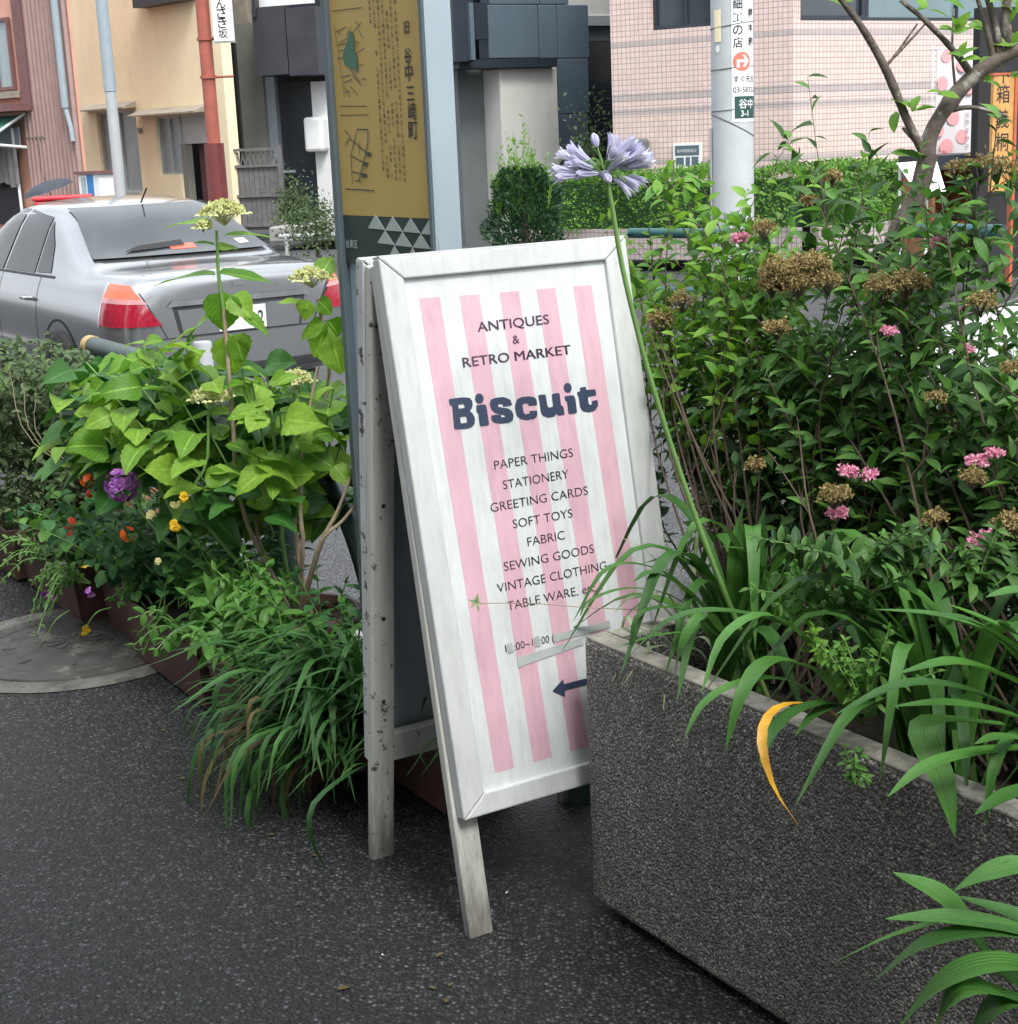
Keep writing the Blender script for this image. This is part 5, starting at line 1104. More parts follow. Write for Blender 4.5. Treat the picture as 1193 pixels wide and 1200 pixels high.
    def patch(name, corners, conv, off, mat, N=10, M_=5, parent=None):
        c = corners; vs = []
        for i in range(N+1):
            for j in range(M_+1):
                u, v = i/N, j/M_; a = [(1-v)*((1-u)*c[0][k]+u*c[1][k])+v*((1-u)*c[3][k]+u*c[2][k]) for k in (0, 1)]
                o_, d_ = conv(*a); h = bv.ray_cast(Vector(o_), Vector(d_).normalized())
                if h[0] is None: p_ = Vector(o_)+Vector(d_).normalized()*.8; nr = -Vector(d_)
                else: p_, nr = h[0], h[1]
                if nr.dot(Vector(d_)) * (1 if name_out[0] else -1) < 0: nr = -nr
                vs.append(p_+nr*off)
        mb = MB(T_); mb.add(vs, [(i*(M_+1)+j, (i+1)*(M_+1)+j, (i+1)*(M_+1)+j+1, i*(M_+1)+j+1) for i in range(N) for j in range(M_)], 0, True)
        return mb.build(name, MT[mat], parent or t)
    name_out = [True]
    rad = lambda f, z: ((.9, 0, z), (-cos(radians(f)), sin(radians(f)), 0))      # from inside, outwards
    rear = lambda y, z: ((-1, y, z*KZ), (1, 0, 0)); 
    front = lambda y, z: ((6, y, z*KZ), (-1, 0, 0))
    def side(sg): return lambda x, z: ((x*KX, 2.5*sg, z*KZ), (0, -sg, 0))
    top = lambda x, y: ((x*KX, y, 3), (0, 0, -1))
    if kind == 'sedan':
        for sg in (1, -1):
            name_out[0] = True; f = lambda a, z, sg=sg: rad(a*sg, z)
            lamp = patch('tail_lamp', [(53, .70), (31, .69), (36, .83), (52, .84)], f, .012, 'lampred', 12, 5)
            patch('clear_strip', [(52, .84), (35, .83), (36.5, .86), (51.5, .87)], f, .013, 'lampclear', 10, 2, lamp)
            patch('brake_light', [(51.4, .871), (36.6, .861), (40, .94), (49.5, .95)], f, .012, 'lamplit' , 10, 4, lamp)
            patch('lamp_rim', [(54.5, .69), (53.1, .69), (50.5, .955), (51.5, .96)], f, .008, 'chrome', 3, 8, lamp)
        name_out[0] = False
        patch('rear_window', [(-.63, 1.06), (.63, 1.06), (.50, 1.375), (-.50, 1.375)], rear, .016, 'carglassr', 20, 16)
        patch('licence_recess', [(-.42, .60), (.42, .60), (.46, .80), (-.46, .80)], rear, .004, 'seam', 10, 3)
        patch('recess_surround', [(-.40, .612), (.40, .612), (.43, .775), (-.43, .775)], rear, .008, paint, 10, 3)
        patch('garnish', [(-.5, .80), (.5, .80), (.46, .835), (-.46, .835)], rear, .014, 'chrome', 12, 3)
        pl = patch('licence_plate', [(-.165, .618), (.165, .618), (.165, .765), (-.165, .765)], rear, .016, 'plate', 4, 3)
        q_ = min((bv.ray_cast(Vector((-1, y_, z_)), Vector((1, 0, 0)))[0] for y_ in (0, -.15) for z_ in (.62, .69, .76)), key=lambda v_: v_.x)
        TT = frame(T_ @ Vector((q_.x-.021, .165, .618)), T_.to_3x3() @ Vector((0, -1, 0)), z=T_.to_3x3() @ Vector((-1, 0, 0)))
        for x_, s_ in ((.19, '2'),): put_text(s_, TT, t, MT['greenpipe'], .272, .025, w=.04, h=.09, off=.01)
        patch('boot_seam', [(-.66, .600), (.66, .600), (.66, .608), (-.66, .608)], rear, .003, 'seam', 20, 1)
        for sg in (1, -1): patch('boot_seam', [(.50*sg, .60), (.508*sg, .60), (.66*sg, .90), (.652*sg, .90)], rear, .003, 'seam', 1, 8)
        patch('badge', [(-.045, .90), (.045, .90), (.045, .925), (-.045, .925)], rear, .006, 'chrome', 4, 2)
        patch('high_brake_light', [(-.09, 1.085), (.09, 1.085), (.09, 1.115), (-.09, 1.115)], rear, .019, 'lamplit', 4, 1)
        patch('sticker', [(-.50, 1.09), (-.42, 1.09), (-.41, 1.12), (-.49, 1.12)], rear, .019, 'white', 3, 2)
        patch('rear_wiper', [(.42, 1.082), (-.02, 1.10), (-.02, 1.135), (.30, 1.115)], rear, .026, 'rubber', 12, 2)
        for sg in (1, -1):
            f = side(sg)
            patch('side_window', [(1.62, .965), (2.28, .965), (2.22, 1.375), (1.70, 1.33)], f, .005, 'carglass', 10, 8)
            patch('side_window', [(2.34, .965), (3.18, .965), (2.72, 1.37), (2.29, 1.38)], f, .005, 'carglass', 10, 8)
            patch('quarter_window', [(1.30, .975), (1.58, .97), (1.66, 1.31), (1.46, 1.16)], f, .005, 'carglass', 6, 8)
            patch('window_trim', [(1.2, .945), (3.3, .945), (3.3, .96), (1.2, .96)], f, .006, 'seam', 20, 1)
            for x_ in (1.45, 2.31, 3.2): patch('door_seam', [(x_, .30), (x_+.008, .30), (x_+.008, .945), (x_, .945)], f, .003, 'seam', 1, 10)
            for x_ in (1.62, 2.52): 
                h = bv.ray_cast(Vector((x_, 2.5*sg, .80)), Vector((0, -sg, 0)))[0]; mb = MB(T_); mb.tube([(x_-.09, h.y+.0*sg, .80), (x_-.07, h.y+.03*sg, .80), (x_+.07, h.y+.03*sg, .80), (x_+.09, h.y, .80)], .014, 8); mb.build('door_handle', MT['chrome'], t)
        patch('number_lamp_bar', [(-.2, .775), (.2, .775), (.2, .79), (-.2, .79)], rear, .012, 'seam', 4, 1)
        patch('bumper_vent', [(-.55, .34), (.55, .34), (.6, .40), (-.6, .40)], rear, .004, 'seam', 10, 2)
        patch('rear_reflector', [(.6, .45), (.70, .45), (.70, .48), (.6, .48)], rear, .004, 'lampred', 3, 1)
        mb = MB(T_); mb.tube([(1.55, 0, 1.40), (1.42, 0, 1.5)], .006, 6); mb.build('aerial', MT['rubber'], t)
    else:
        name_out[0] = False
        patch('windscreen', [(-.62, 1.02), (.62, 1.02), (.52, 1.43), (-.52, 1.43)], front, .006, 'carglass', 12, 8)
        for sg in (1, -1):
            f = side(sg)
            patch('side_window', [(.5, 1.0), (1.25, 1.0), (1.25, 1.42), (.62, 1.40)], f, .005, 'carglass', 8, 8)
            patch('side_window', [(1.31, 1.0), (2.35, .99), (1.95, 1.41), (1.31, 1.42)], f, .005, 'carglass', 8, 8)
            patch('head_lamp', [(3.25, .66), (3.66, .62), (3.62, .74), (3.2, .80)], f, .008, 'chrome', 6, 4)
            for x_ in (1.28, 2.42): patch('door_seam', [(x_, .30), (x_+.008, .30), (x_+.008, .98), (x_, .98)], f, .003, 'seam', 1, 10)
            mir = MB(T_ @ Matrix.Translation(Vector((2.38*KX, sg*.93, 1.04*KZ)))); mir.lathe([(.001, -.08), (.07, -.07), (.10, 0), (.085, .06), (.001, .08)], 16); mo = mir.build('wing_mirror', MT[paint], t)
            mir = MB(T_ @ Matrix.Translation(Vector((2.295*KX, sg*.93, 1.04*KZ)))); mir.box(-.01, .01, -.08, .08, -.06, .055); mir.build('mirror_glass', MT['carglass'], mo)
        patch('grille', [(-.5, .45), (.5, .45), (.5, .58), (-.5, .58)], front, .004, 'seam', 8, 3)
        patch('bonnet_seam', [(2.9, -.6), (2.9, .6), (2.91, .6), (2.91, -.6)], top, .003, 'seam', 12, 1)
    for x_ in wx:
        for sg in (1, -1):
            Tw = T_ @ Matrix.Translation(Vector((x_, sg*.80, .315))) @ Matrix.Rotation(-sg*pi/2, 4, 'X')
            mb = MB(Tw); mb.lathe([(.21, .1), (.30, .1), (.315, .07), (.315, -.08), (.2, -.1)], 32); w_ = mb.build('wheel', MT['rubber'], t)
            mb = MB(Tw); mb.lathe([(.001, .07), (.05, .08), (.06, .06)], 20)
            for k in range(5):
                a = 2*pi*k/5; ca, sa = cos(a), sin(a); mb.add([(ca*r_-sa*q, sa*r_+ca*q, z_) for r_, q, z_ in ((.05, -.03, .065), (.21, -.035, .085), (.21, .035, .085), (.05, .03, .065))], [(0, 1, 2, 3)])
            mb.lathe([(.195, .08), (.213, .1), (.213, .0), (.19, -.02), (.001, -.02)], 32); mb.build('rim', MT['alloy'], w_)
            patchc = lambda x, z: ((x, 2.5*sg, z), (0, -sg, 0)); name_out[0] = False
            R_ = .365; N = 28; vs = []
            for k in range(N):
                a = pi*k/(N-1)
                for rr in (0.0, R_):
                    o_, d_ = patchc(x_+rr*cos(a), .33+rr*sin(a)); h = bv.ray_cast(Vector(o_), Vector(d_)); p_ = h[0] if h[0] else Vector((x_+rr*cos(a), sg*.85, .33)); vs.append(p_+Vector((0, sg*.003, 0)))
            mb = MB(T_); mb.add(vs, [(2*k, 2*k+1, 2*k+3, 2*k+2) for k in range(N-1)]); mb.build('wheel_arch', MT['seam'], t)
    return t
make_car('sedan', 'silver grey sedan with lit brake lamps driving away on the street', 9.45, 3.88, 'carsilver', 2)
make_car('hatch', 'white car showing through the shrubs at the right edge', -.55, 4.0, 'carwhite')
# ================================================================== PLANTS
def pt(px, py, s=None, w=None, y=None):
    return onw(px, py, w) if w is not None else ay(px, py, y)
# ---------------- hydrangea ----------------------------------------
hyd = empty('hydrangea', P(4.15, 1.80, .22), 'tall lime green lacecap hydrangea with cream flower heads, beside the sign pillar', 'hydrangea')
YH = 4.35
def K(px, py, dy=0): return ay(px, py, YH+dy+max(0, (230-px)/150*.45))
HYN = 0
def hleaf(base, tip, wpx, dy=(0, 0), mat='hyd', up=None, kind='heart', droop=None):
    global HYN
    b = K(*base, dy[0]); e = K(*tip, dy[1]); L = (e-b).length; wid = wpx/ (1835/YH) / L
    n = Vector(up) if up else Vector((random.uniform(-.2, .2), -.55, .9))
    HYN += 1
    return put_leaf(hyd, b, e-b, n, L*1.03, leaf_mesh(kind, round(min(1.0, wid), 1), HYN % 4, MT[mat], droop if droop is not None else .18, .22, 12, .09, .04))
st = lambda pts, r0_, r1_, mat='stem', nm='stem', par=None: (lambda mb, c: (mb.tube(c, [r0_+(r1_-r0_)*i/(len(c)-1) for i in range(len(c))], 7), mb.build(nm, MT[mat], par or hyd)))(MB(), spline(pts, 10))
hb = P(4.15, 1.80, .2)
st([hb, K(285, 600, .05), K(272, 480), K(262, 360)], .007, .0055, 'paletwig'); st([K(262, 362), K(256, 320), K(254, 270)], .006, .004)
st([hb+Vector((.05, 0, 0)), K(345, 600, .1), K(385, 450, .05), K(372, 350, 0)], .008, .004, 'paletwig'); st([hb, K(330, 620), K(343, 540), K(345, 460)], .006, .004)
st([hb, K(232, 600), K(243, 540), K(244, 478)], .006, .004); st([hb, K(180, 620, .1), K(150, 520, .1), K(130, 440, .1)], .007, .004); st([hb, K(300, 620, .2), K(310, 520, .2), K(318, 450, .2)], .007, .004, 'paletwig')
st([hb, K(200, 600, .1), K(180, 470, .1), K(168, 400, .1)], .007, .004)
for a in [[(375, 640), (395, 600), (410, 560)], [(374, 640), (400, 612), (418, 590)], [(355, 640), (352, 600), (356, 520), (372, 430)]]: st([hb]+[K(x, y, -.02) for x, y in a], .008, .004, 'paletwig', 'cane')
# upright flowering stem, leaves traced one by one
for b, e, w_, up in [((248, 262), (195, 255), 20, (0, -.4, 1)), ((262, 276), (318, 272), 15, (.1, -.2, 1)), ((252, 287), (226, 281), 11, (0, -.3, 1)), ((255, 291), (281, 285), 15, (0, -.8, .8)),
                     ((252, 322), (180, 322), 26, (0, -.25, 1)), ((256, 320), (325, 326), 30, (0, -.4, 1)), ((262, 342), (261, 392), 44, (0, -1, .25)), ((272, 346), (296, 372), 34, (.3, -1, .2)),
                     ((243, 372), (203, 402), 20, (-.3, -.5, .9)), ((282, 366), (320, 388), 20, (.3, -.5, .9)), ((266, 392), (278, 440), 42, (.1, -1, .3)), ((274, 392), (288, 425), 34, (.4, -1, .3)),
                     ((366, 362), (350, 358), 16, (0, -.5, 1)), ((372, 352), (392, 368), 24, (0, -1, .6)), ((362, 352), (353, 376), 26, (-.2, -1, .4)), ((384, 375), (400, 398), 36, (.2, -1, .3)), ((380, 380), (348, 395), 26, (-.3, -.8, .7)), ((384, 382), (365, 420), 34, (0, -1, .3)),
                     ((388, 395), (402, 440), 40, (.1, -1, .2)), ((350, 355), (322, 350), 14, (0, -.4, 1)), ((376, 322), (390, 300), 26, (0, -.9, .5)), ((345, 462), (310, 470), 16, (0, -.2, 1)), ((347, 462), (388, 468), 18, (0, -.2, 1)),
                     ((244, 486), (205, 492), 20, (0, -.4, 1)), ((246, 484), (290, 478), 20, (0, -.4, 1)), ((345, 485), (400, 482), 22, (0, -.4, 1)), ((340, 520), (395, 545), 46, (.2, -.9, .6)), ((344, 575), (343, 617), 38, (0, -1, .15)),
                     ((315, 545), (288, 545), 36, (0, -.9, .5)), ((336, 540), (276, 545), 34, (-.2, -.8, .7)), ((320, 580), (285, 590), 34, (-.2, -.9, .5)), ((392, 545), (410, 570), 26, (.3, -.9, .4)), ((325, 590), (300, 608), 20, (0, -.5, .9)), ((230, 395), (192, 430), 30, (0, -.6, .9)), ((168, 402), (142, 398), 14, (0, -.3, 1)),
                     ((168, 405), (185, 390), 22, (0, -.7, .8)), ((218, 430), (238, 408), 26, (0, -.7, .8)), ((200, 405), (230, 378), 20, (0, -.4, 1))]:
    hleaf(b, e, w_, (0, random.uniform(-.03, .05)), up=up, mat='hyd')
# the leafy mass below, whorl after whorl
rr_ = random.Random(21); cnt = 0
for row in range(560):
    x = rr_.uniform(82, 405); y = rr_.uniform(395, 610)
    if y < 405+ (abs(x-170)*.12 if x < 300 else (x-250)*.28): continue
    if x < 110 and y > 500: continue
    if 200 < x < 330 and y < 470 and rr_.random() < .5: continue
    if y > 560 and x < 230 and rr_.random() < .8: continue
    if y > 520 and x > 350 and rr_.random() < .85: continue
    dy = rr_.uniform(-.15, .42); ang = rr_.uniform(0, 2*pi); L = rr_.uniform(24, 60)*(.9 if y < 450 else 1)
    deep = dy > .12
    d = Vector((cos(ang), -sin(ang)*.7-.2, rr_.uniform(-.35, .4))); b = K(x, y, dy)
    HYN += 1; Lm = L/(1835/YH)
    n_ = Vector((rr_.gauss(0, .3), rr_.uniform(-.5, .1), 1)) if rr_.random() < .6 else Vector((rr_.gauss(0, .5), -1, rr_.uniform(.2, .8)))
    if cnt > 265: break
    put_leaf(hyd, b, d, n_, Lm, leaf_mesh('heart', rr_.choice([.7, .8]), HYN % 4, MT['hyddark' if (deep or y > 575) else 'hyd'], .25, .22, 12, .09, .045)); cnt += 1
    if rr_.random() < .3: st([b, b+(hb-b)*.25+Vector((0, 0, .03))], .0025, .003, 'stem', 'petiole')
P_, D_, N_, L_ = [], [], [], []
rq = random.Random(5)
for i in range(620):
    x, y = rq.uniform(72, 405), rq.uniform(405, 615)
    if y < 418+abs(x-170)*.15 or (x > 300 and rq.random() < .45) or (y > 560 and x < 200): continue
    a = rq.uniform(0, 2*pi); P_.append(tuple(K(x, y, rq.uniform(.12, .5)))); D_.append((cos(a), -sin(a)*.7-.2, rq.uniform(-.5, .3))); N_.append((rq.gauss(0, .45), rq.uniform(-1, .1), rq.uniform(.5, 1.1))); L_.append(rq.uniform(.08, .13))
h_ = len(P_)//2
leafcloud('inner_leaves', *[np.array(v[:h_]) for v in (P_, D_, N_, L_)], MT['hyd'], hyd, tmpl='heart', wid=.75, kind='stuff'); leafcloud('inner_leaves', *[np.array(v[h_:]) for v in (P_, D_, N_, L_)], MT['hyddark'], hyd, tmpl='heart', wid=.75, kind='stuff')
# lacecap flower heads
def lacecap(c, rx, rz, parent, mat='creamfl', nb=170, showy=6, name='flower_head'):
    M_ = Matrix.Translation(c); mb = MB(M_); r = np.random.default_rng(int(c.x*1e4) & 0xffff); P_, D_, N_, L_ = [], [], [], []
    for i in range(nb):
        a = r.random()*2*pi; q = r.random()**.6; v = Vector((cos(a)*q*rx, sin(a)*q*rx, rz*(1-q*q)+r.normal()*.004))
        mb.add([v+Vector((dx, dy, dz))*.0038 for dx, dy, dz in ((1, 0, 0), (0, 1, 0), (-1, 0, 0), (0, -1, 0), (0, 0, 1.2), (0, 0, -1))], [(0, 1, 4), (1, 2, 4), (2, 3, 4), (3, 0, 4), (1, 0, 5), (2, 1, 5), (3, 2, 5), (0, 3, 5)])
        for k in range(3): P_.append(tuple(c+v)); dd = r.normal(size=3)+np.array([0, 0, .6]); D_.append(dd); N_.append(r.normal(size=3)); L_.append(.007+.004*r.random())
        if i % 6 == 0: mb.tube([(0, 0, -rz*1.2), v*.96], .0011, 3, cap=False)
    h = mb.build(name, MT[mat], parent)
    for k in range(showy):
        a = 2*pi*k/showy+r.random(); q = c+Vector((cos(a)*rx*1.02, sin(a)*rx*1.02, -.004))
        for j in range(4): b_ = a+j*pi/2; P_.append(tuple(q)); D_.append((cos(b_), sin(b_), .2)); N_.append((0, -.4, 1)); L_.append(.016)
    leafcloud('floret', np.array(P_), np.array(D_), np.array(N_), np.array(L_), MT[mat], h, tmpl='round', wid=.75)
    return h
lacecap(K(262, 250), .062, .028, hyd, nb=260); lacecap(K(238, 266, -.04), .02, .012, hyd, nb=40, showy=3); lacecap(K(365, 326), .058, .022, hyd, nb=200); lacecap(K(248, 466), .055, .02, hyd, nb=190); lacecap(K(346, 446), .048, .022, hyd, nb=170)
# ---------------- mondo grass clump ---------------------------------
b0 = P(3.47, 1.60, .20); t = empty('grass_clump', b0, 'big arching dark green grassy clump spilling over the trough left of the sandwich board', 'grassy plant')
r = random.Random(4)
def blade_mesh(i, dry=False):
    key = ('blade', i, dry)
    if key in _LM: return _LM[key]
    q = random.Random(i*7+dry); reach = q.uniform(.45, .9); n = 9; vs, uv, fs = [], [], []; h = q.uniform(.25, .55); sag = q.uniform(.5, 1.0)
    for k in range(n+1):
        u = k/n; y = reach*u**1.1; z = h*sin(min(1, u*1.15)*pi*.62)-sag*.9*max(0, u-.42)**1.5; w = .019*min(1, .5+u*3)*min(1, (1-u)*3.2)+.0006
        for sx in (-1, 0, 1): vs.append((sx*w+.05*sin(i)*u*u, y, z+abs(sx)*w*.3)); uv.append((.5+.5*sx, u))
    for k in range(n):
        for j in range(2): a = k*3+j; fs.append((a, a+1, a+4, a+3))
    me = bpy.data.meshes.new('leaf'); me.from_pydata(vs, [], fs); me.polygons.foreach_set('use_smooth', [True]*len(fs)); l = me.uv_layers.new(name='UVMap')
    for lp in me.loops: l.data[lp.index].uv = uv[lp.vertex_index]
    me.materials.append(MT['mondodry' if dry else 'mondo']); _LM[key] = me; return me
for i in range(290):
    a = r.uniform(0, 2*pi); 
    if i < 225: a = math.atan2(-WD.y, -WD.x)+r.gauss(.15, .85)          # most lean out over the pavement
    low = i > 215
    if low: a = math.atan2(-WD.y, -WD.x)+r.gauss(.2, .35)
    q = b0+S*r.gauss(0, .11)+WD*r.gauss(0, .06)-WD*(.06 if low else 0)
    M_ = Matrix.Translation(q-(Z*.02)) @ Matrix.Rotation(a-pi/2, 4, 'Z') @ Matrix.Rotation(r.uniform(-.3, .65)-(.9 if low else 0), 4, 'X') @ Matrix.Scale(r.uniform(.27, .46)*(1.1 if low else 1), 4)
    link('leaf', blade_mesh(r.randint(0, 17), (low and r.random() < .16)), t, M_)
P_, D_, N_, L_ = [], [], [], []
for i in range(420):
    q = b0+S*r.gauss(0, .15)+WD*r.gauss(0, .06)-Z*.02; a = r.uniform(0, 2*pi); v = Vector((cos(a), sin(a), 0))-WD*.5; P_.append(tuple(q)); D_.append((v.x, v.y, r.uniform(.3, 1.3))); N_.append((-v.x*.5, -v.y*.5, 1)); L_.append(r.uniform(.14, .27))
leafcloud('inner_leaves', np.array(P_), np.array(D_), np.array(N_), np.array(L_), MT['mondo'], t, tmpl='lance', wid=.055, droop=.55, kind='stuff')
b0 = P(3.02, 1.72, .19); t = empty('grass_clump', b0, 'small tuft of grassy leaves showing behind the legs of the sandwich board', 'grassy plant')
for i in range(60):
    M_ = Matrix.Translation(b0+S*r.gauss(0, .08)) @ Matrix.Rotation(r.uniform(0, 2*pi), 4, 'Z') @ Matrix.Rotation(r.uniform(-.2, .6), 4, 'X') @ Matrix.Scale(r.uniform(.25, .42), 4); link('leaf', blade_mesh(r.randint(0, 17)), t, M_)
def clear_of_board(p): return (p-O).dot(uu) > .625 or (p-O).dot(nn) < -.5
# ---------------- generic bushy plant from stems --------------------
def bushy(name, label, cat, stems, leafspec, mats, stem_mat='stem', sr=(.004, .0015), group=None, base=None, limit=300, sub=None):
    """stems: list of point lists. leafspec: (spacing, length range, width ratio, kind, mode)"""
    base = base or stems[0][0]; t = empty(name, base, label, cat, group); n = 0; extra = {m_: ([], [], [], []) for m_ in mats}
    sp, (l0, l1), wr_, kind, start = leafspec; rr = random.Random(len(stems)*13+int(base.x*100))
    allb = []
    for sp_pts in stems:
        c = spline(sp_pts, 14); mb = MB(); Ls = sum((c[i+1]-c[i]).length for i in range(14)); mb.tube(c, [sr[0]+(sr[1]-sr[0])*i/14 for i in range(15)], 6); mb.build('stem', MT[stem_mat], t)
        k = max(2, int(Ls*(1-start)/sp)); ph = rr.uniform(0, 6)
        for j in range(k+1):
            u = start+(1-start)*j/k; x_ = u*14; i0 = min(13, int(x_)); p_ = c[i0].lerp(c[i0+1], x_-i0); tg = (c[i0+1]-c[i0]).normalized()
            for side_ in range(2 if leafspec[4] >= 0 and kind != 'lance1' else 1):
                a = ph+j*1.57+side_*pi+rr.gauss(0, .3); o_ = tg.orthogonal().normalized(); o_ = (Matrix.Rotation(a, 3, tg) @ o_)
                d = (o_+tg*rr.uniform(.15, .8)+Vector((0, 0, -.1))).normalized(); L_ = rr.uniform(l0, l1)*(1-.45*(j/k)**3); 
                allb.append((p_, d, L_, rr.choice(mats)))
        allb.append((c[-1], (c[-1]-c[-2]).normalized()+rv(.2), l0*.7, mats[0]))
    rr.shuffle(allb); allb.sort(key=lambda b_: (b_[0]-CAM).length)
    for (p_, d, L_, m_) in allb:
        nz = Vector((rr.gauss(0, .35), rr.gauss(-.25, .3), 1))
        if n < limit: put_leaf(t, p_, d, nz, L_, leaf_mesh(kind, wr_, n % 4, MT[m_], .35, .3, 5)); n += 1
        else: e = extra[m_]; e[0].append(tuple(p_)); e[1].append(tuple(d)); e[2].append(tuple(nz)); e[3].append(L_)
    for m_, e in extra.items():
        if e[0]: leafcloud('foliage', np.array(e[0]), np.array(e[1]), np.array(e[2]), np.array(e[3]), MT[m_], t, tmpl=kind, wid=wr_, kind='stuff')
    return t
R_ = random.Random(99)
def arc(b, e, lift=.1, side_=0): m_ = b.lerp(e, .5)+Z*lift+Vector((side_, 0, 0)); return [b, m_, e]
# soft green leafy plant (second trough)
stems = []
for i in range(38):
    s = R_.uniform(3.72, 4.42); b = P(s, 1.6+R_.uniform(-.06, .06), .18); px, py = R_.uniform(190, 400), R_.uniform(640, 700)
    e = b+Vector((R_.gauss(0, .07), R_.gauss(-.03, .06), R_.uniform(.1, .3))); stems.append(arc(b, e, .03, R_.gauss(0, .03)))
bushy('balsam_plant', 'soft light green leafy plant filling the trough below the hydrangea', 'plant', stems, (.032, (.055, .095), .38, 'oval', .1), ['impat'], base=P(4.1, 1.6, .18))
stems = []
for i in range(9):
    b = P(R_.uniform(4.2, 4.75), 1.52, .19); e = b - WD*R_.uniform(.05, .16)+S*R_.gauss(0, .1)+Z*R_.uniform(-.04, .08); stems.append(arc(b, e, .05))
bushy('trailing_plant', 'sprawling oval-leaved shoots hanging over the rim of the second trough', 'plant', stems, (.035, (.035, .06), .5, 'oval', .2), ['impat'], base=P(4.5, 1.52, .19))
# geranium with round scalloped leaves and orange flowers
stems = []
for i in range(92):
    b = P(R_.uniform(4.5, 5.55), 1.62+R_.gauss(0, .06), .2); e = b+Vector((R_.gauss(0, .13), R_.gauss(-.05, .1), R_.uniform(.02, .30))); stems.append(arc(b, e, .03))
gt = bushy('geranium', 'dark green geranium with small orange and coral flowers beneath the purple bloom', 'plant', stems, (.04, (.035, .065), 1.0, 'round', .3), ['geran', 'geran', 'impat'], base=P(4.95, 1.62, .2))
def blossom(parent, px, py, y, r_, mat, n=16, petals=5, name='flower'):
    c = ay(px, py, y); P_, D_, N_, L_ = [], [], [], []; q = np.random.default_rng(int(px*7+py))
    for i in range(n):
        v = q.normal(size=3); v /= np.linalg.norm(v); v[1] = -abs(v[1]); 
        fc = np.array(c)+v*r_*.75; a1 = np.cross(v, [0, 0, 1.01]); a1 /= np.linalg.norm(a1); a2 = np.cross(v, a1)
        for k in range(petals):
            th = 2*pi*k/petals+q.random(); P_.append(fc); D_.append(a1*cos(th)+a2*sin(th)+v*(.75 if n > 20 else .15)); N_.append(v); L_.append(r_*(.36 if n > 20 else .5 if n > 3 else 1.0))
    return leafcloud(name, np.array(P_), np.array(D_), np.array(N_), np.array(L_), MT[mat], parent, tmpl='round', wid=.9, fold=.1, droop=.15)
yg = ay(120, 600, 5).y
for (px, py, r_, m_) in ((102, 563, .022, 'orangefl'), (106, 578, .014, 'coralfl'), (82, 613, .02, 'coralfl'), (150, 626, .023, 'orangefl'), (82, 626, .012, 'coralfl')): blossom(gt, px, py, onw(px, py, 1.41).y, r_*1.15, m_, 7)
for (px, py, r_, m_) in ((213, 582, .012, 'yellowfl'), (206, 615, .014, 'yellowfl'), (177, 604, .011, 'paleyel'), (150, 587, .01, 'paleyel'), (205, 590, .01, 'paleyel'), (185, 658, .008, 'paleyel')): blossom(gt, px, py, onw(px, py, 1.42).y, r_*1.2, m_, 3)
vb = ay(143, 568, 4.5); t = empty('purple_flower', P(4.75, 1.7, .24), 'round deep purple flower head on a thin stalk above the geranium', 'flower')
mb = MB(); mb.tube(spline([P(4.75, 1.7, .22), vb-Z*.12+WD*.02, vb-Z*.02], 8), .003, 6); mb.build('stalk', MT['stem'], t); blossom(t, 143, 568, 4.5, .054, 'purple', 40, 5, 'flower_head')
# pansies
stems = []
for i in range(26):
    b = P(R_.uniform(5.05, 5.6), 1.46, .2); e = b-WD*R_.uniform(.08, .2)+S*R_.gauss(0, .14)+Z*R_.uniform(-.16, .04); stems.append(arc(b, e, .05))
pa = bushy('pansies', 'trailing yellow and violet pansies drooping over the trough towards the manhole cover', 'plant', stems, (.03, (.02, .038), .45, 'oval', .15), ['ground', 'impat'], base=P(5.0, 1.5, .2))
for (px, py, r_, m_, y) in ((97, 735, .028, 'yellowfl', 4.66), (101, 668, .018, 'yellowfl', 4.75), (49, 750, .022, 'agafl', 4.8), (53, 692, .026, 'purple', 4.95), (62, 706, .024, 'purple', 4.92), (73, 657, .016, 'agafl', 4.95), (106, 694, .018, 'purple', 4.75), (60, 698, .02, 'purple', 4.93)):
    y = onw(px, py, 1.36).y; blossom(pa, px, py, y, r_*.8, m_, 1 if 'yel' in m_ or px < 50 else 2)
for (px, py, y, bx_, by_) in ((97, 735, 4.66, 130, 712), (49, 750, 4.8, 82, 715)): mb = MB(); mb.tube(spline([ay(bx_, by_, y+.05), ay((px+bx_)/2, (py+by_)/2-6, y), ay(px+3, py, y+.01)], 8), .0015, 5); mb.build('stalk', MT['stem'], pa)
# pale trailing cover in the far troughs
stems = []
for i in range(44):
    b = P(R_.uniform(5.15, 6.7), 1.5+R_.uniform(-.05, .1), .18); e = b+Vector((R_.gauss(0, .07), R_.gauss(-.03, .05), R_.uniform(.03, .2))); stems.append(arc(b, e, .02))
bushy('ground_cover', 'pale feathery trailing plants filling the far troughs at the left', 'plant', stems, (.02, (.022, .042), .5, 'oval', .05), ['ground'], base=P(5.9, 1.5, .18), limit=200)
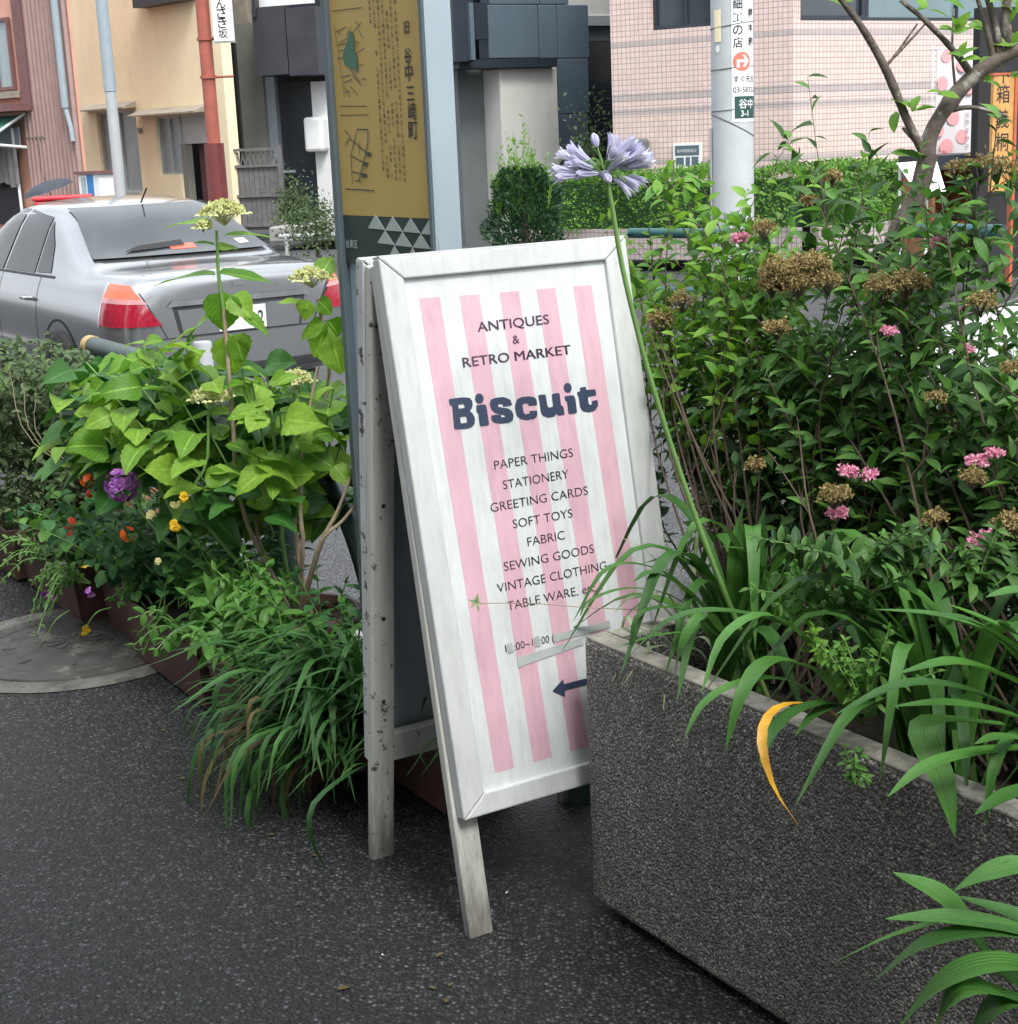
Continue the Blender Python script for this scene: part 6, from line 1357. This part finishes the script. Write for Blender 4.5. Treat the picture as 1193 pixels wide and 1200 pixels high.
# dusty rose bush at the left edge
stems = []
for i in range(60):
    b = P(6.3+R_.gauss(0, .12), 1.82, .28); px, py = R_.uniform(-60, 118), R_.uniform(392, 560); e = ay(px, py, R_.uniform(5.4, 6.4)); 
    if px > 60 and py < 400+ (px-60)*.1: continue
    stems.append([b, b.lerp(e, .5)+Vector((R_.gauss(0, .05), R_.gauss(0, .05), .05)), e])
bushy('rose_bush', 'dusty green twiggy rose bush left of the hydrangea in front of the car', 'bush', stems, (.022, (.03, .055), .5, 'oval', .3), ['dusty', 'ground', 'dusty'], stem_mat='twig', sr=(.005, .0015), base=P(6.3, 1.82, .28), limit=290)
P_, D_, N_, L_ = [], [], [], []
for i in range(2600):
    x, y = R_.uniform(-80, 112), R_.uniform(398, 600)
    if x > 60 and y < 400+(x-60)*.3: continue
    P_.append(tuple(ay(x, y, R_.uniform(5.6, 6.5)))); D_.append((R_.gauss(0, 1), R_.gauss(0, 1), R_.gauss(0, .6))); N_.append((R_.gauss(0, .5), R_.gauss(-.3, .4), 1)); L_.append(R_.uniform(.026, .05))
rb_ = [o for o in bpy.data.objects if o.name.startswith('rose_bush')][0]
leafcloud('inner_foliage', *[np.array(v) for v in (P_, D_, N_, L_)], MT['dusty'], rb_, tmpl='oval', wid=.5, kind='stuff')
for (px, py, qx, qy) in ((5, 520, 60, 420), (20, 545, 30, 395), (62, 590, 75, 480), (40, 600, 15, 500), (53, 545, 58, 590)): pass
mb = MB(); [mb.tube(spline([P(5.6, 1.86, .3), ay(40+k*6, 520, 5.6), ay(10+k*16, 430+12*(k % 3), 5.6)], 8), [.0028-.0002*i for i in range(9)], 6) for k in range(3)]; mb.build('dry_stalks', MT['paletwig'], label='bare dry stalks in the terracotta pot behind the far troughs', cat='plant', org=P(5.6, 1.86, .3))
# low dark filler behind the troughs
stems = []
for i in range(80):
    b = P(R_.uniform(3.3, 6.0), 1.85, .0); e = b+Vector((R_.gauss(0, .08), R_.gauss(0, .06), R_.uniform(.25, .52))); stems.append(arc(b, e, .0))
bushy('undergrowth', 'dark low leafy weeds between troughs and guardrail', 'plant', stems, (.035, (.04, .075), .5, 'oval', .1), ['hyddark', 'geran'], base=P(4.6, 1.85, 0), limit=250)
# ================================================================== RIGHT SIDE: PLANTER SHRUBS
def twigfield(name, label, cat, base_pts, tips, leafspec, mats, limit, stem_mat='twig', sr=(.008, .002), branch=3, bl=.22, seed=1, org=None):
    rr = random.Random(seed); stems = []
    for tip in [q_ for q_ in tips if clear_of_board(q_)]:
        b = rr.choice(base_pts)+Vector((rr.gauss(0, .03), rr.gauss(0, .03), 0)); mid = b.lerp(tip, .55)+Vector((rr.gauss(0, .05), rr.gauss(0, .06), .06)); stems.append([b, mid, tip])
        c = spline([b, mid, tip], 10)
        for k in range(branch):
            q = c[rr.randint(4, 9)]; dirv = (tip-b).normalized()+Vector((rr.gauss(0, .7), rr.gauss(0, .7), rr.gauss(0, .35)))
            if not clear_of_board(q+dirv*bl*1.1): continue
            stems.append([q, q+dirv*bl*.5*rr.uniform(.6, 1.2), q+dirv*bl*rr.uniform(.6, 1.2)-Z*.02])
    nmain = {id(p_) for p_ in stems if len(p_) == 3 and any((p_[2]-q_).length < 1e-6 for q_ in tips)}
    t = empty(name, org or base_pts[0], label, cat); rr2 = random.Random(seed+5); spc, (l0, l1), wr_, kind, start = leafspec; L = []
    thick = MB()
    for i, pp in enumerate(stems):
        c = spline(pp, 10); main = id(pp) in nmain; mb = MB() if main else thick; k0 = 1 if main else .45; mb.tube(c, [(sr[0]+(sr[1]-sr[0])*j/10)*k0 for j in range(11)], 5, cap=False)
        if main: mb.build('stem', MT[stem_mat], t)
        Ls = sum((c[j+1]-c[j]).length for j in range(10)); st_ = start if main else .05; k = max(2, int(Ls*(1-st_)/spc)); ph = rr2.uniform(0, 6)
        for j in range(k+1):
            u = st_+(1-st_)*j/k; x_ = u*10; i0 = min(9, int(x_)); p_ = c[i0].lerp(c[i0+1], x_-i0)
            if not clear_of_board(p_): continue
            tg = (c[i0+1]-c[i0]).normalized(); a = ph+j*2.4
            o_ = Matrix.Rotation(a, 3, tg) @ tg.orthogonal().normalized(); d = (o_+tg*rr2.uniform(.2, 1.0)+Vector((0, 0, rr2.uniform(-.5, .1)))).normalized(); L.append((p_, d, rr2.uniform(l0*.75, l1*1.08), rr2.choice(mats)))
    if thick.v: thick.build('twigs', MT[stem_mat], t, kind='stuff')
    L.sort(key=lambda b_: (b_[0]-CAM).length); ex = {}
    step = max(1, len(L)//(limit*2))
    for i, (p_, d, l_, m_) in enumerate(L):
        nz = (rr2.gauss(0, .4), rr2.gauss(-.3, .35), 1)
        if i < limit: put_leaf(t, p_, d, nz, l_, leaf_mesh(kind, wr_, i % 4, MT[m_], .3, .3, 5))
        else: e = ex.setdefault(m_, ([], [], [], [])); e[0].append(tuple(p_)); e[1].append(tuple(d)); e[2].append(nz); e[3].append(l_)
    for m_, e in ex.items(): leafcloud('foliage', *[np.array(v) for v in e[:3]], np.array(e[3]), MT[m_], t, tmpl=kind, wid=wr_, kind='stuff')
    return t
RT = random.Random(17)
soilz = PH-.09
# lime shrub (upper left)
def tips_in(n, x0, x1, y0, y1, d0, d1, test=None):
    out = []
    while len(out) < n:
        x, y = RT.uniform(x0, x1), RT.uniform(y0, y1)
        if test and not test(x, y): continue
        out.append(ay(x, y, RT.uniform(d0, d1)))
    return out
bl_ = [P(2.3, 2.0, soilz), P(2.22, 2.05, soilz)]
tp = tips_in(34, 745, 880, 245, 420, 3.1, 3.65, lambda x, y: y > 420-(x-730)*1.6 and y > 240) + [ay(790, 188, 3.6), ay(780, 205, 3.6), ay(848, 250, 3.5), ay(760, 262, 3.6), ay(885, 262, 3.4), ay(822, 215, 3.5), ay(745, 345, 3.4), ay(735, 300, 3.5)]
ls = twigfield('lime_shrub', 'light lime green shrub rising between the sandwich board and the utility pole', 'shrub', bl_, tp, (.020, (.026, .05), .5, 'oval', .45), ['lime', 'spirealt', 'lime'], 300, sr=(.0032, .0012), branch=4, bl=.2, seed=3)
# dark spirea (main mass)
bs = [P(2.15, 2.0, soilz), P(2.0, 2.05, soilz), P(1.85, 2.05, soilz), P(1.7, 2.0, soilz), P(1.55, 2.05, soilz)]
inb = lambda x, y: y > 330-(x-860)*.35 if x > 860 else y > 480-(x-760)*.9
tp = tips_in(92, 775, 1290, 250, 620, 2.75, 3.5, lambda x, y: y > (300 if x > 900 else 430+(860-x)*.6) and not (x > 1105 and y < 410)) + [ay(x, y, RT.uniform(2.8, 3.2)) for x, y in ((920, 300), (950, 290), (1045, 325), (1000, 260), (1130, 200), (1150, 190), (1080, 260), (900, 250), (870, 330), (960, 240), (1100, 215))]
sp = twigfield('spirea_shrub', 'big dark green spirea shrub with brown seed heads filling the concrete planter', 'shrub', bs, tp, (.017, (.028, .056), .40, 'lance', .12), ['spirea', 'spirea', 'spirealt'], 300, sr=(.0038, .0011), branch=5, bl=.24, seed=11)
tp = tips_in(26, 1060, 1260, 390, 640, 2.45, 2.85)
twigfield('spirea_shrub', 'lighter green spirea with pink blooms at the right of the concrete planter', 'shrub', [P(1.5, 2.0, soilz), P(1.38, 2.05, soilz)], tp, (.022, (.03, .06), .4, 'lance', .35), ['spirealt', 'spirea'], 300, sr=(.005, .0015), branch=3, bl=.18, seed=23)
# inner foliage of the big shrub, too dense to count
r = np.random.default_rng(77); n = 4300; s_ = r.uniform(.9, 2.45, n); w_ = r.uniform(1.98, 2.5, n); z_ = soilz+.08+r.random(n)**1.1*.62
p = np.array([tuple(P(a, b, c)) for a, b, c in zip(s_, w_, z_)]); keep = np.array([clear_of_board(Vector(q)) for q in p]); p = p[keep]; n = len(p)
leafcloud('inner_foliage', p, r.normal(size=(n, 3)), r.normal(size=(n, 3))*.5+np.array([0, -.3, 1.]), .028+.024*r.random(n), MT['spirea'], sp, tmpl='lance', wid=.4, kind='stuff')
n = 1500; s_ = r.uniform(2.12, 2.55, n); w_ = r.uniform(1.96, 2.45, n); z_ = soilz+.05+r.random(n)*.55
p = np.array([tuple(P(a, b, c)) for a, b, c in zip(s_, w_, z_)]); keep = np.array([clear_of_board(Vector(q)) for q in p]); p = p[keep]; n = len(p)
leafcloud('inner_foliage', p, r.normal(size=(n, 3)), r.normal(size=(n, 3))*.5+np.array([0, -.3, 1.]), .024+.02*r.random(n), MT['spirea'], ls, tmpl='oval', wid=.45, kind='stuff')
# dark low growth behind the board
tp = tips_in(26, 770, 900, 440, 600, 3.0, 3.5)
twigfield('box_shrub', 'dark small-leaved shrub tucked behind the right edge of the sandwich board', 'shrub', [P(2.36, 2.05, soilz), P(2.3, 1.98, soilz)], tp, (.018, (.02, .04), .5, 'oval', .2), ['spirea', 'conifer'], 150, sr=(.003, .001), branch=5, bl=.16, seed=29)
# seed heads and pink flowers
def corymb(parent, px, py, y, rx, mat, nb, flat=.35, name='seed_head', sz=.0045):
    c = ay(px, py, y); q = np.random.default_rng(int(px*3+py)); P_, D_, N_, L_ = [], [], [], []; mb = MB(Matrix.Translation(c))
    for i in range(nb):
        a = q.random()*2*pi; s_ = q.random()**.55; v = Vector((cos(a)*s_*rx, sin(a)*s_*rx, flat*rx*(1-s_*s_)+q.normal()*rx*.2))
        for k in range(4): P_.append(tuple(c+v)); D_.append(q.normal(size=3)); N_.append(q.normal(size=3)+np.array([0, 0, .5])); L_.append(sz*(.8+.5*q.random()))
        if i % 5 == 0: mb.tube([(0, 0, -rx*.9), v*.9], .0008, 3, cap=False)
    h = leafcloud(name, np.array(P_), np.array(D_), np.array(N_), np.array(L_), MT[mat], parent, tmpl='card', wid=.7)
    mb.build('stalks', MT['twig' if 'brown' in mat else 'stem'], h, kind=None); return h
for (px, py, r_, n, y) in ((915, 318, .038, 150, 2.9), (935, 332, .030, 110, 2.88), (950, 312, .036, 140, 2.9), (970, 330, .026, 90, 2.88), (905, 335, .024, 80, 2.9), (1035, 336, .034, 110, 2.95), (1062, 332, .034, 110, 2.95), (1080, 334, .02, 60, 2.95), (910, 385, .024, 80, 2.85), (895, 268, .024, 60, 3.1), (975, 208, .020, 60, 3.1), (950, 235, .018, 50, 3.1), (1150, 195, .034, 60, 2.95), (1185, 200, .028, 50, 2.95), (1120, 198, .022, 40, 2.98), (978, 580, .026, 90, 2.6), (1097, 466, .016, 40, 2.6), (1185, 615, .03, 100, 2.45), (1190, 432, .02, 50, 2.6), (1150, 355, .026, 70, 2.7), (1096, 608, .02, 60, 2.5), (1140, 560, .02, 60, 2.5), (885, 545, .018, 50, 2.8), (775, 375, .035, 90, 3.4), (800, 352, .03, 70, 3.4)):
    corymb(sp, px, py, y-.12 if y < 3.05 else y-.05, r_*1.05, 'brownfl', int(n*1.6), .4, 'seed_head', .0052)
for (px, py, r_, n, y) in ((994, 553, .016, 60, 2.55), (1020, 557, .016, 50, 2.55), (981, 602, .018, 70, 2.5), (1145, 541, .018, 70, 2.45), (1166, 532, .014, 45, 2.45), (1148, 636, .022, 90, 2.4), (1162, 628, .016, 60, 2.4), (1042, 388, .014, 50, 2.7), (868, 280, .018, 70, 3.1), (1103, 284, .018, 60, 2.9), (1133, 410, .012, 35, 2.7)):
    corymb(sp, px, py, y, r_, 'pinkfl', n, .3, 'pink_flower_head', .006)
# ---------------- small tree with bare arching trunk ----------------
tb = P(2.02, 2.0, soilz); t = empty('small_tree', tb, 'small bare-trunked tree arching above the planter at the upper right', 'tree')
YT = 3.25
def Kt(x, y, dy=0): return ay(x, y, YT+dy)
def limb(pts, r0_, r1_, name='branch', n=14, mat='bark'):
    c = spline(pts, n); mb = MB(); rr = random.Random(int(pts[0].x*999)); mb.tube(c, [(r0_+(r1_-r0_)*i/n)*(1+rr.uniform(-.1, .1)) for i in range(n+1)], 9); return mb.build(name, MT[mat], t)
limb([tb, Kt(1010, 450), Kt(1045, 290), Kt(1075, 230), Kt(1088, 180)], .017, .021, 'trunk')
limb([Kt(1085, 195), Kt(1092, 155), Kt(1125, 105), Kt(1165, 72), Kt(1230, 40)], .019, .013)
limb([Kt(1087, 185), Kt(1065, 145), Kt(1040, 85), Kt(1012, 35), Kt(975, -15)], .011, .006)
limb([Kt(1142, 92), Kt(1120, 62), Kt(1085, 25), Kt(1055, 0)], .008, .004); limb([Kt(1172, 68), Kt(1166, 30), Kt(1150, -30)], .009, .006); limb([Kt(1185, 62), Kt(1178, 20), Kt(1186, -30)], .011, .008); limb([Kt(1165, 72), Kt(1155, 30), Kt(1140, -20)], .007, .004)
limb([Kt(1108, 130), Kt(1140, 126), Kt(1180, 136)], .006, .003); limb([Kt(1037, 78), Kt(1048, 66), Kt(1075, 28)], .004, .002); limb([Kt(1048, 66), Kt(1062, 52), Kt(1088, 24)], .004, .002); limb([Kt(1120, 108), Kt(1116, 60), Kt(1118, 10)], .003, .002); limb([Kt(1068, 158), Kt(1058, 150), Kt(1070, 165)], .004, .002)
rr_ = random.Random(8)
for (x, y, n) in ((1072, 130, 8), (1100, 108, 5), (1120, 38, 9), (1125, 68, 7), (1150, 70, 6), (1190, 15, 7), (1068, 178, 4), (1085, 10, 6), (1105, 0, 7), (988, 6, 3), (1155, 95, 5), (1190, 50, 6), (1050, 128, 3), (1135, 28, 5), (1175, 0, 6), (1185, 90, 4)):
    for k in range(int(n*.7)):
        a = rr_.uniform(0, 2*pi); d = Vector((cos(a), rr_.uniform(-.6, .3), sin(a)*.5+.3)); put_leaf(t, Kt(x+rr_.uniform(-4, 4), y+rr_.uniform(-3, 3), rr_.uniform(-.03, .03)), d, Vector((0, -.5, 1))+rv(.25), rr_.uniform(.03, .052), leaf_mesh('oval', .5, k % 4, MT['lime'], .2, .25, 5))
# ---------------- agapanthus clumps ---------------------------------
def clump(label, base, leaves, extra=0, spread=(.28, .5), seed=1, mat='aga', wid=.032, bias=None, group='strap-leaved clumps in and beside the planter', hlim=(.15, .4)):
    t = empty('agapanthus', base, label, 'plant', group); rr = random.Random(seed)
    for (pts, ys, w_, m_) in leaves:
        if not hasattr(ys, '__len__'): ys = [ys]*len(pts)
        strap(t, [ay(x, y, yy) for (x, y), yy in zip(pts, ys)], w_, MT[m_], 14)
    for i in range(extra):
        a = rr.uniform(0, 2*pi) if bias is None else bias+rr.gauss(0, .9); L_ = rr.uniform(*spread); h = rr.uniform(*hlim); b = base+Vector((rr.gauss(0, .035), rr.gauss(0, .035), -.02)); d = Vector((cos(a), sin(a), 0))
        strap(t, [b, b+d*L_*.25+Z*h*.75, b+d*L_*.62+Z*h*.95, b+d*L_+Z*(h*.45)], wid*rr.uniform(.75, 1.1), MT[mat], 12)
    return t
by = 2.52
A = clump('agapanthus clump with one yellow leaf hanging over the planter front', P(1.72, 1.90, soilz), [
    ([(1000, 835), (965, 775), (905, 722), (850, 745), (822, 812)], [2.5, 2.45, 2.4, 2.34, 2.28], .026, 'aga'),
    ([(1000, 840), (960, 790), (905, 775), (872, 810), (850, 880)], [2.5, 2.42, 2.36, 2.3, 2.27], .034, 'aga'),
    ([(995, 830), (940, 745), (860, 718), (790, 725), (738, 768)], [2.55, 2.5, 2.45, 2.42, 2.42], .028, 'aga'),
    ([(990, 850), (930, 800), (870, 800), (825, 825), (802, 865)], [2.48, 2.4, 2.34, 2.3, 2.27], .022, 'aga'),
    ([(995, 850), (960, 828), (915, 828), (893, 860), (905, 920), (936, 968)], [2.48, 2.4, 2.3, 2.22, 2.2, 2.2], .016, 'yellow'),
    ([(1010, 850), (975, 825), (930, 835), (905, 860), (890, 898)], [2.45, 2.38, 2.3, 2.25, 2.22], .026, 'aga'),
    ([(1010, 850), (985, 828), (955, 838), (932, 862)], [2.45, 2.4, 2.34, 2.3], .022, 'aga'),
    ([(1020, 840), (1010, 760), (985, 690), (970, 640)], [2.5, 2.5, 2.5, 2.5], .04, 'aga'), ([(1030, 840), (1000, 770), (960, 720), (920, 640)], 2.6, .04, 'aga'), ([(1005, 840), (990, 780), (940, 715), (925, 700)], 2.6, .034, 'aga')],
    30, (.22, .45), 2, hlim=(.2, .42))
B = clump('agapanthus clump arching in from the right edge over the planter', P(1.25, 1.93, soilz), [
    ([(1245, 850), (1180, 760), (1110, 725), (1025, 714)], [2.15, 2.12, 2.1, 2.1], 0.033, 'aga'), ([(1250, 840), (1200, 770), (1140, 730), (1088, 719)], [2.15, 2.1, 2.08, 2.08], 0.035, 'aga'),
    ([(1260, 850), (1190, 800), (1120, 778), (1050, 790)], [2.12, 2.08, 2.04, 2.04], 0.043, 'aga'), ([(1260, 870), (1180, 838), (1110, 826), (1046, 828)], [2.1, 2.05, 2.02, 2.0], 0.035, 'aga'),
    ([(1250, 870), (1150, 815), (1060, 803), (978, 838)], [2.15, 2.12, 2.1, 2.08], 0.033, 'aga'), ([(1260, 700), (1200, 693), (1155, 700)], [2.15, 2.12, 2.1], 0.033, 'aga'),
    ([(1260, 880), (1180, 865), (1142, 872)], [2.05, 2.0, 1.98], 0.027, 'aga'), ([(1250, 875), (1150, 882), (1085, 900), (1040, 934)], [2.1, 2.02, 1.98, 1.96], 0.030, 'aga'), ([(1270, 915), (1190, 930), (1142, 955)], [2.02, 1.98, 1.96], 0.033, 'aga'),
    ([(1230, 760), (1160, 730), (1110, 708)], [2.2, 2.2, 2.2], 0.030, 'aga'), ([(1240, 850), (1190, 860), (1165, 900), (1155, 965)], [2.15, 2.05, 2.0, 1.98], 0.018, 'aga'), ([(1180, 850), (1085, 850), (1105, 920), (1119, 982)], [2.25, 2.12, 2.06, 2.04], 0.043, 'aga')],
    22, (.25, .45), 5)
pc = P(.86, 1.30, 0); pot(pc, .15, .3, MT['pot'], 'brown pot standing before the planter just beyond the lower right corner')
Cc = clump('agapanthus clump in front of the planter at the lower right corner', pc+Z*.28, [
    ([(1262, 1150), (1180, 1150), (1110, 1060), (1046, 1022)], [1.8, 1.78, 1.8, 1.84], 0.062, 'aga'), ([(1290, 1060), (1210, 1020), (1160, 1026), (1118, 1044)], [1.75, 1.74, 1.74, 1.75], 0.048, 'aga'),
    ([(1290, 1130), (1190, 1092), (1110, 1078), (1037, 1077)], [1.76, 1.74, 1.74, 1.75], 0.043, 'aga'), ([(1290, 1130), (1180, 1095), (1090, 1105), (1024, 1150)], [1.75, 1.72, 1.72, 1.74], 0.035, 'aga'),
    ([(1290, 1170), (1190, 1132), (1110, 1150), (1048, 1212)], [1.72, 1.68, 1.68, 1.7], 0.048, 'aga'), ([(1250, 1200), (1150, 1160), (1110, 1180), (1080, 1250)], [1.7, 1.66, 1.66, 1.68], 0.043, 'aga'), ([(1270, 1200), (1180, 1175), (1130, 1230)], [1.7, 1.66, 1.66], 0.039, 'aga'),
    ([(1270, 1140), (1150, 1080), (1060, 1092), (977, 1128)], [1.78, 1.78, 1.8, 1.84], 0.014, 'aga'), ([(1290, 1110), (1230, 1100), (1190, 1075), (1120, 1050)], [1.78, 1.8, 1.82, 1.84], 0.043, 'aga')],
    8, (.2, .4), 9, bias=pi*.9, hlim=(.05, .2))
D = clump('dark agapanthus leaves at the left corner of the planter reaching over the sandwich board', P(2.28, 1.93, soilz), [
    ([(835, 745), (800, 690), (760, 664), (710, 668), (672, 728)], [2.9, 2.85, 2.8, 2.74, 2.7], .020, 'aga'), ([(838, 745), (790, 700), (735, 690), (690, 705), (680, 722)], [2.9, 2.85, 2.78, 2.72, 2.7], .013, 'aga'),
    ([(845, 745), (820, 690), (775, 642), (720, 655)], [2.95, 2.9, 2.85, 2.82], .022, 'aga'), ([(850, 740), (800, 690), (765, 672), (742, 682)], [2.85, 2.8, 2.76, 2.74], .03, 'aga'),
    ([(850, 745), (826, 720), (802, 750), (788, 802)], [2.8, 2.7, 2.66, 2.66], .024, 'aga'), ([(840, 745), (800, 715), (750, 720), (738, 768)], [2.8, 2.74, 2.7, 2.68], .018, 'aga'),
    ([(870, 745), (862, 690), (864, 640), (872, 588)], 2.95, .036, 'aga'), ([(890, 745), (886, 690), (890, 640), (897, 592)], 2.9, .034, 'aga'), ([(860, 745), (830, 680), (790, 655), (755, 660)], 2.9, .026, 'aga'), ([(880, 745), (900, 690), (880, 650), (845, 640)], 2.9, .03, 'aga'),
    ([(820, 740), (770, 745), (720, 760)], [2.78, 2.72, 2.7], .012, 'aga')],
    18, (.2, .42), 7)
V = clump('white-edged spider plant at the left end of the planter beside the sandwich board', P(2.40, 1.84, soilz), [
    ([(820, 735), (790, 680), (755, 645), (722, 627)], [2.95, 2.92, 2.9, 2.9], .010, 'varieg'), ([(815, 735), (800, 680), (775, 620), (768, 605)], 2.98, .010, 'varieg'), ([(815, 735), (812, 680), (816, 640), (817, 622)], 2.95, .010, 'varieg'),
    ([(800, 740), (770, 705), (740, 700), (720, 718)], [2.9, 2.86, 2.82, 2.8], .010, 'varieg'), ([(800, 740), (780, 695), (745, 712), (728, 730)], [2.9, 2.86, 2.82, 2.8], .008, 'varieg'), ([(805, 740), (780, 715), (760, 700), (722, 706)], [2.9, 2.86, 2.82, 2.8], .009, 'varieg'),
    ([(790, 745), (760, 740), (735, 735), (694, 752)], [2.9, 2.86, 2.82, 2.78], .008, 'varieg'), ([(800, 740), (790, 700), (782, 668), (765, 665)], 2.88, .009, 'varieg')], 9, (.10, .2), 3, 'varieg', .009, hlim=(.06, .16))
# runner with a plantlet resting on the board
mb = MB(); mb.tube(spline([ay(760, 715, 2.88), ay(690, 712, 2.72), ay(620, 707, 2.72), ay(560, 707, 2.74)], 14), .0009, 5); mb.build('runner', MT['paletwig'], V)
c0 = ay(558, 706, 2.735)
for k in range(9): a = k*2*pi/9; put_leaf(V, c0, (cos(a), -.3, sin(a)*.7+.2), (0, -1, .3), .010+.010*((k*7) % 5)/4, leaf_mesh('lance', .3, k % 4, MT['varieg'], .3, .3, 5), name='plantlet_leaf')
# ---------------- agapanthus flower ---------------------------------
fb = P(2.15, 1.90, soilz); YF = 2.86
t = empty('agapanthus_flower', fb, 'tall pale violet agapanthus bloom on a long green stalk rising past the sandwich board', 'flower')
c = spline([fb, ay(826, 635, YF), ay(770, 470, YF), ay(733, 330, YF), ay(717, 240, YF), ay(710, 206, YF)], 24); mb = MB(); mb.tube(c, [.0056-.0014*i/24 for i in range(25)], 12); mb.build('stalk', MT['stem'], t)
hub = ay(709, 203, YF); mpp = YF/1835*1.02
def floret(end, openness=1, wilt=False, bud=False, L_=None):
    e = ay(*end, YF+random.uniform(-.03, .03)); d = e-hub; side_ = d.normalized(); Lf = .036 if not L_ else L_; base = e-side_*Lf
    mid = hub.lerp(base, .5)+Z*(.012 if not bud else .004); mb = MB(); mb.tube(spline([hub, mid, base], 6), .0013, 5); pd = mb.build('pedicel', MT['stem'], t)
    x = side_.orthogonal().normalized(); y = side_.cross(x); vs, fs, uv = [], [], []
    for k in range(6):
        a0_ = 2*pi*k/6; N = 6
        for i in range(N+1):
            u = i/N; rad_ = .0022+.004*u**.7+ (.012*openness*max(0, u-.45)**1.2 if not bud else .003*sin(pi*u)-.004*u**3); wd_ = (.0024+.0036*sin(pi*min(1, u*.9)))*(1 if not wilt else .5)*(min(1, (1-u)*5+.15))
            ca, sa = cos(a0_), sin(a0_); cp = base+side_*Lf*u+(x*ca+y*sa)*rad_+(Vector((0, 0, -.012*u*u)) if wilt else Vector()); tv = (-x*sa+y*ca)
            for sx in (-1, 0, 1): vs.append(cp+tv*sx*wd_+(x*ca+y*sa)*(-abs(sx)*wd_*.35))
        o_ = k*(N+1)*3
        for i in range(N):
            for j in range(2): a = o_+i*3+j; fs.append((a, a+1, a+4, a+3))
    inv = WM[t.name].inverted(); me = bpy.data.meshes.new('floret'); me.from_pydata([tuple(inv @ v) for v in vs], [], fs); me.polygons.foreach_set('use_smooth', [True]*len(fs)); me.uv_layers.new(name='UVMap'); link('floret', me, t, WM[t.name].copy(), MT['agafl'])
for e in ((652, 178), (644, 198), (656, 206), (664, 170), (668, 188), (674, 176), (680, 196), (660, 192), (648, 208), (672, 204)): floret(e, 1.1, L_=.046)
for e in ((744, 160), (752, 168), (757, 176), (762, 190), (768, 186), (748, 184), (738, 168), (756, 184), (732, 166), (720, 156), (735, 178), (764, 180)): floret(e, 1.1, L_=.05)
for e in ((750, 212), (746, 218), (758, 208), (740, 222)): floret(e, .5, wilt=True)
for e in ((695, 156), (715, 214), (701, 206), (722, 172)): floret(e, .2, bud=True, L_=.026)
for k in range(18): a = k*.7; e_ = hub+Vector((cos(a)*.045, sin(a)*.03, random.uniform(-.02, .05))); mb = MB(); mb.tube([hub, hub.lerp(e_, .5)+Z*.008, e_], .0012, 5); mb.build('pedicel', MT['stem'], t)
# ---------------- low sprigs over the planter rim -------------------
def sprig(label, px, py, y, n, L_, mat='spirealt', h=.06, spread_=.05):
    b = ay(px, py, y)-Z*.05; rr = random.Random(int(px)); stems = []
    for i in range(n): e = b+Vector((rr.gauss(0, spread_), rr.gauss(-.02, .03), rr.uniform(.5, 1.2)*h)); stems.append([b, b.lerp(e, .5)+Z*.01, e])
    bushy('sprig', label, 'plant', stems, (.013, (L_*.7, L_), .4, 'oval', .2), [mat], sr=(.002, .001), base=b, limit=120)
sprig('bright little leafy sprig above the middle of the planter', 960, 745, 2.42, 4, .03, 'lime', .06, .025); sprig('leafy sprig left of the bright one above the planter rim', 925, 700, 2.55, 5, .036, h=.1); sprig('wide leafy sprig with bronze tips over the planter', 985, 690, 2.5, 8, .04, h=.12, spread_=.08)
sprig('tangled small-leaved sprigs behind the yellow leaf', 1015, 800, 2.35, 9, .03, h=.12, spread_=.05); sprig('tiny sprig hanging against the planter front below the rim', 1000, 885, 2.16, 5, .022, h=.07, spread_=.018)

sprig('leafy spirea sprig under the pink blooms', 1010, 640, 2.45, 8, .05, mat='spirea', h=.1, spread_=.1); sprig('leafy spirea sprig at the right below the large pink bloom', 1140, 670, 2.3, 8, .05, mat='spirea', h=.1, spread_=.1)
# fallen petals and leaves on the asphalt
for i, (px, py, sz, m_, lab) in enumerate(((148, 770, .022, 'mondodry', 'pale fallen leaf lying on the manhole rim'), (322, 978, .018, 'mondodry', 'curled fallen leaf on the asphalt below the grassy clump'), (595, 1045, .008, 'white', 'tiny white petal on the asphalt right of the front leg'), (447, 1118, .007, 'white', 'tiny white speck of petal left of the front leg'), (395, 1160, .03, 'mondodry', 'thin dry twig lying on the asphalt near the bottom'))):
    g_ = gz(px, py, .016 if i == 0 else .004); me = leaf_mesh('oval', .5, i % 4, MT[m_], .1, .3, 5)
    o = put_leaf_top = link('fallen_leaf', me, None, Matrix.Translation(g_) @ Matrix.Rotation(i*1.3, 4, 'Z') @ Matrix.Scale(sz, 4), label=lab, cat='fallen leaf')

for i in range(14):
    s_, w_ = random.uniform(1.2, 4.6), random.uniform(1.15, 1.44)
    g_ = P(s_, w_, .004); px_s = ['small', 'narrow', 'curled', 'pale', 'brown', 'dry', 'broken'][i % 7]
    link('fallen_leaf', leaf_mesh('oval' if i % 2 else 'lance', .5, i % 4, MT['mondodry'], .1, .3, 5), None, Matrix.Translation(g_) @ Matrix.Rotation(i*2.1, 4, 'Z') @ Matrix.Scale(random.uniform(.012, .024), 4), label='bits of dry leaf scattered on the asphalt along the pots', cat='fallen leaf', group='dry leaf bits on the asphalt')
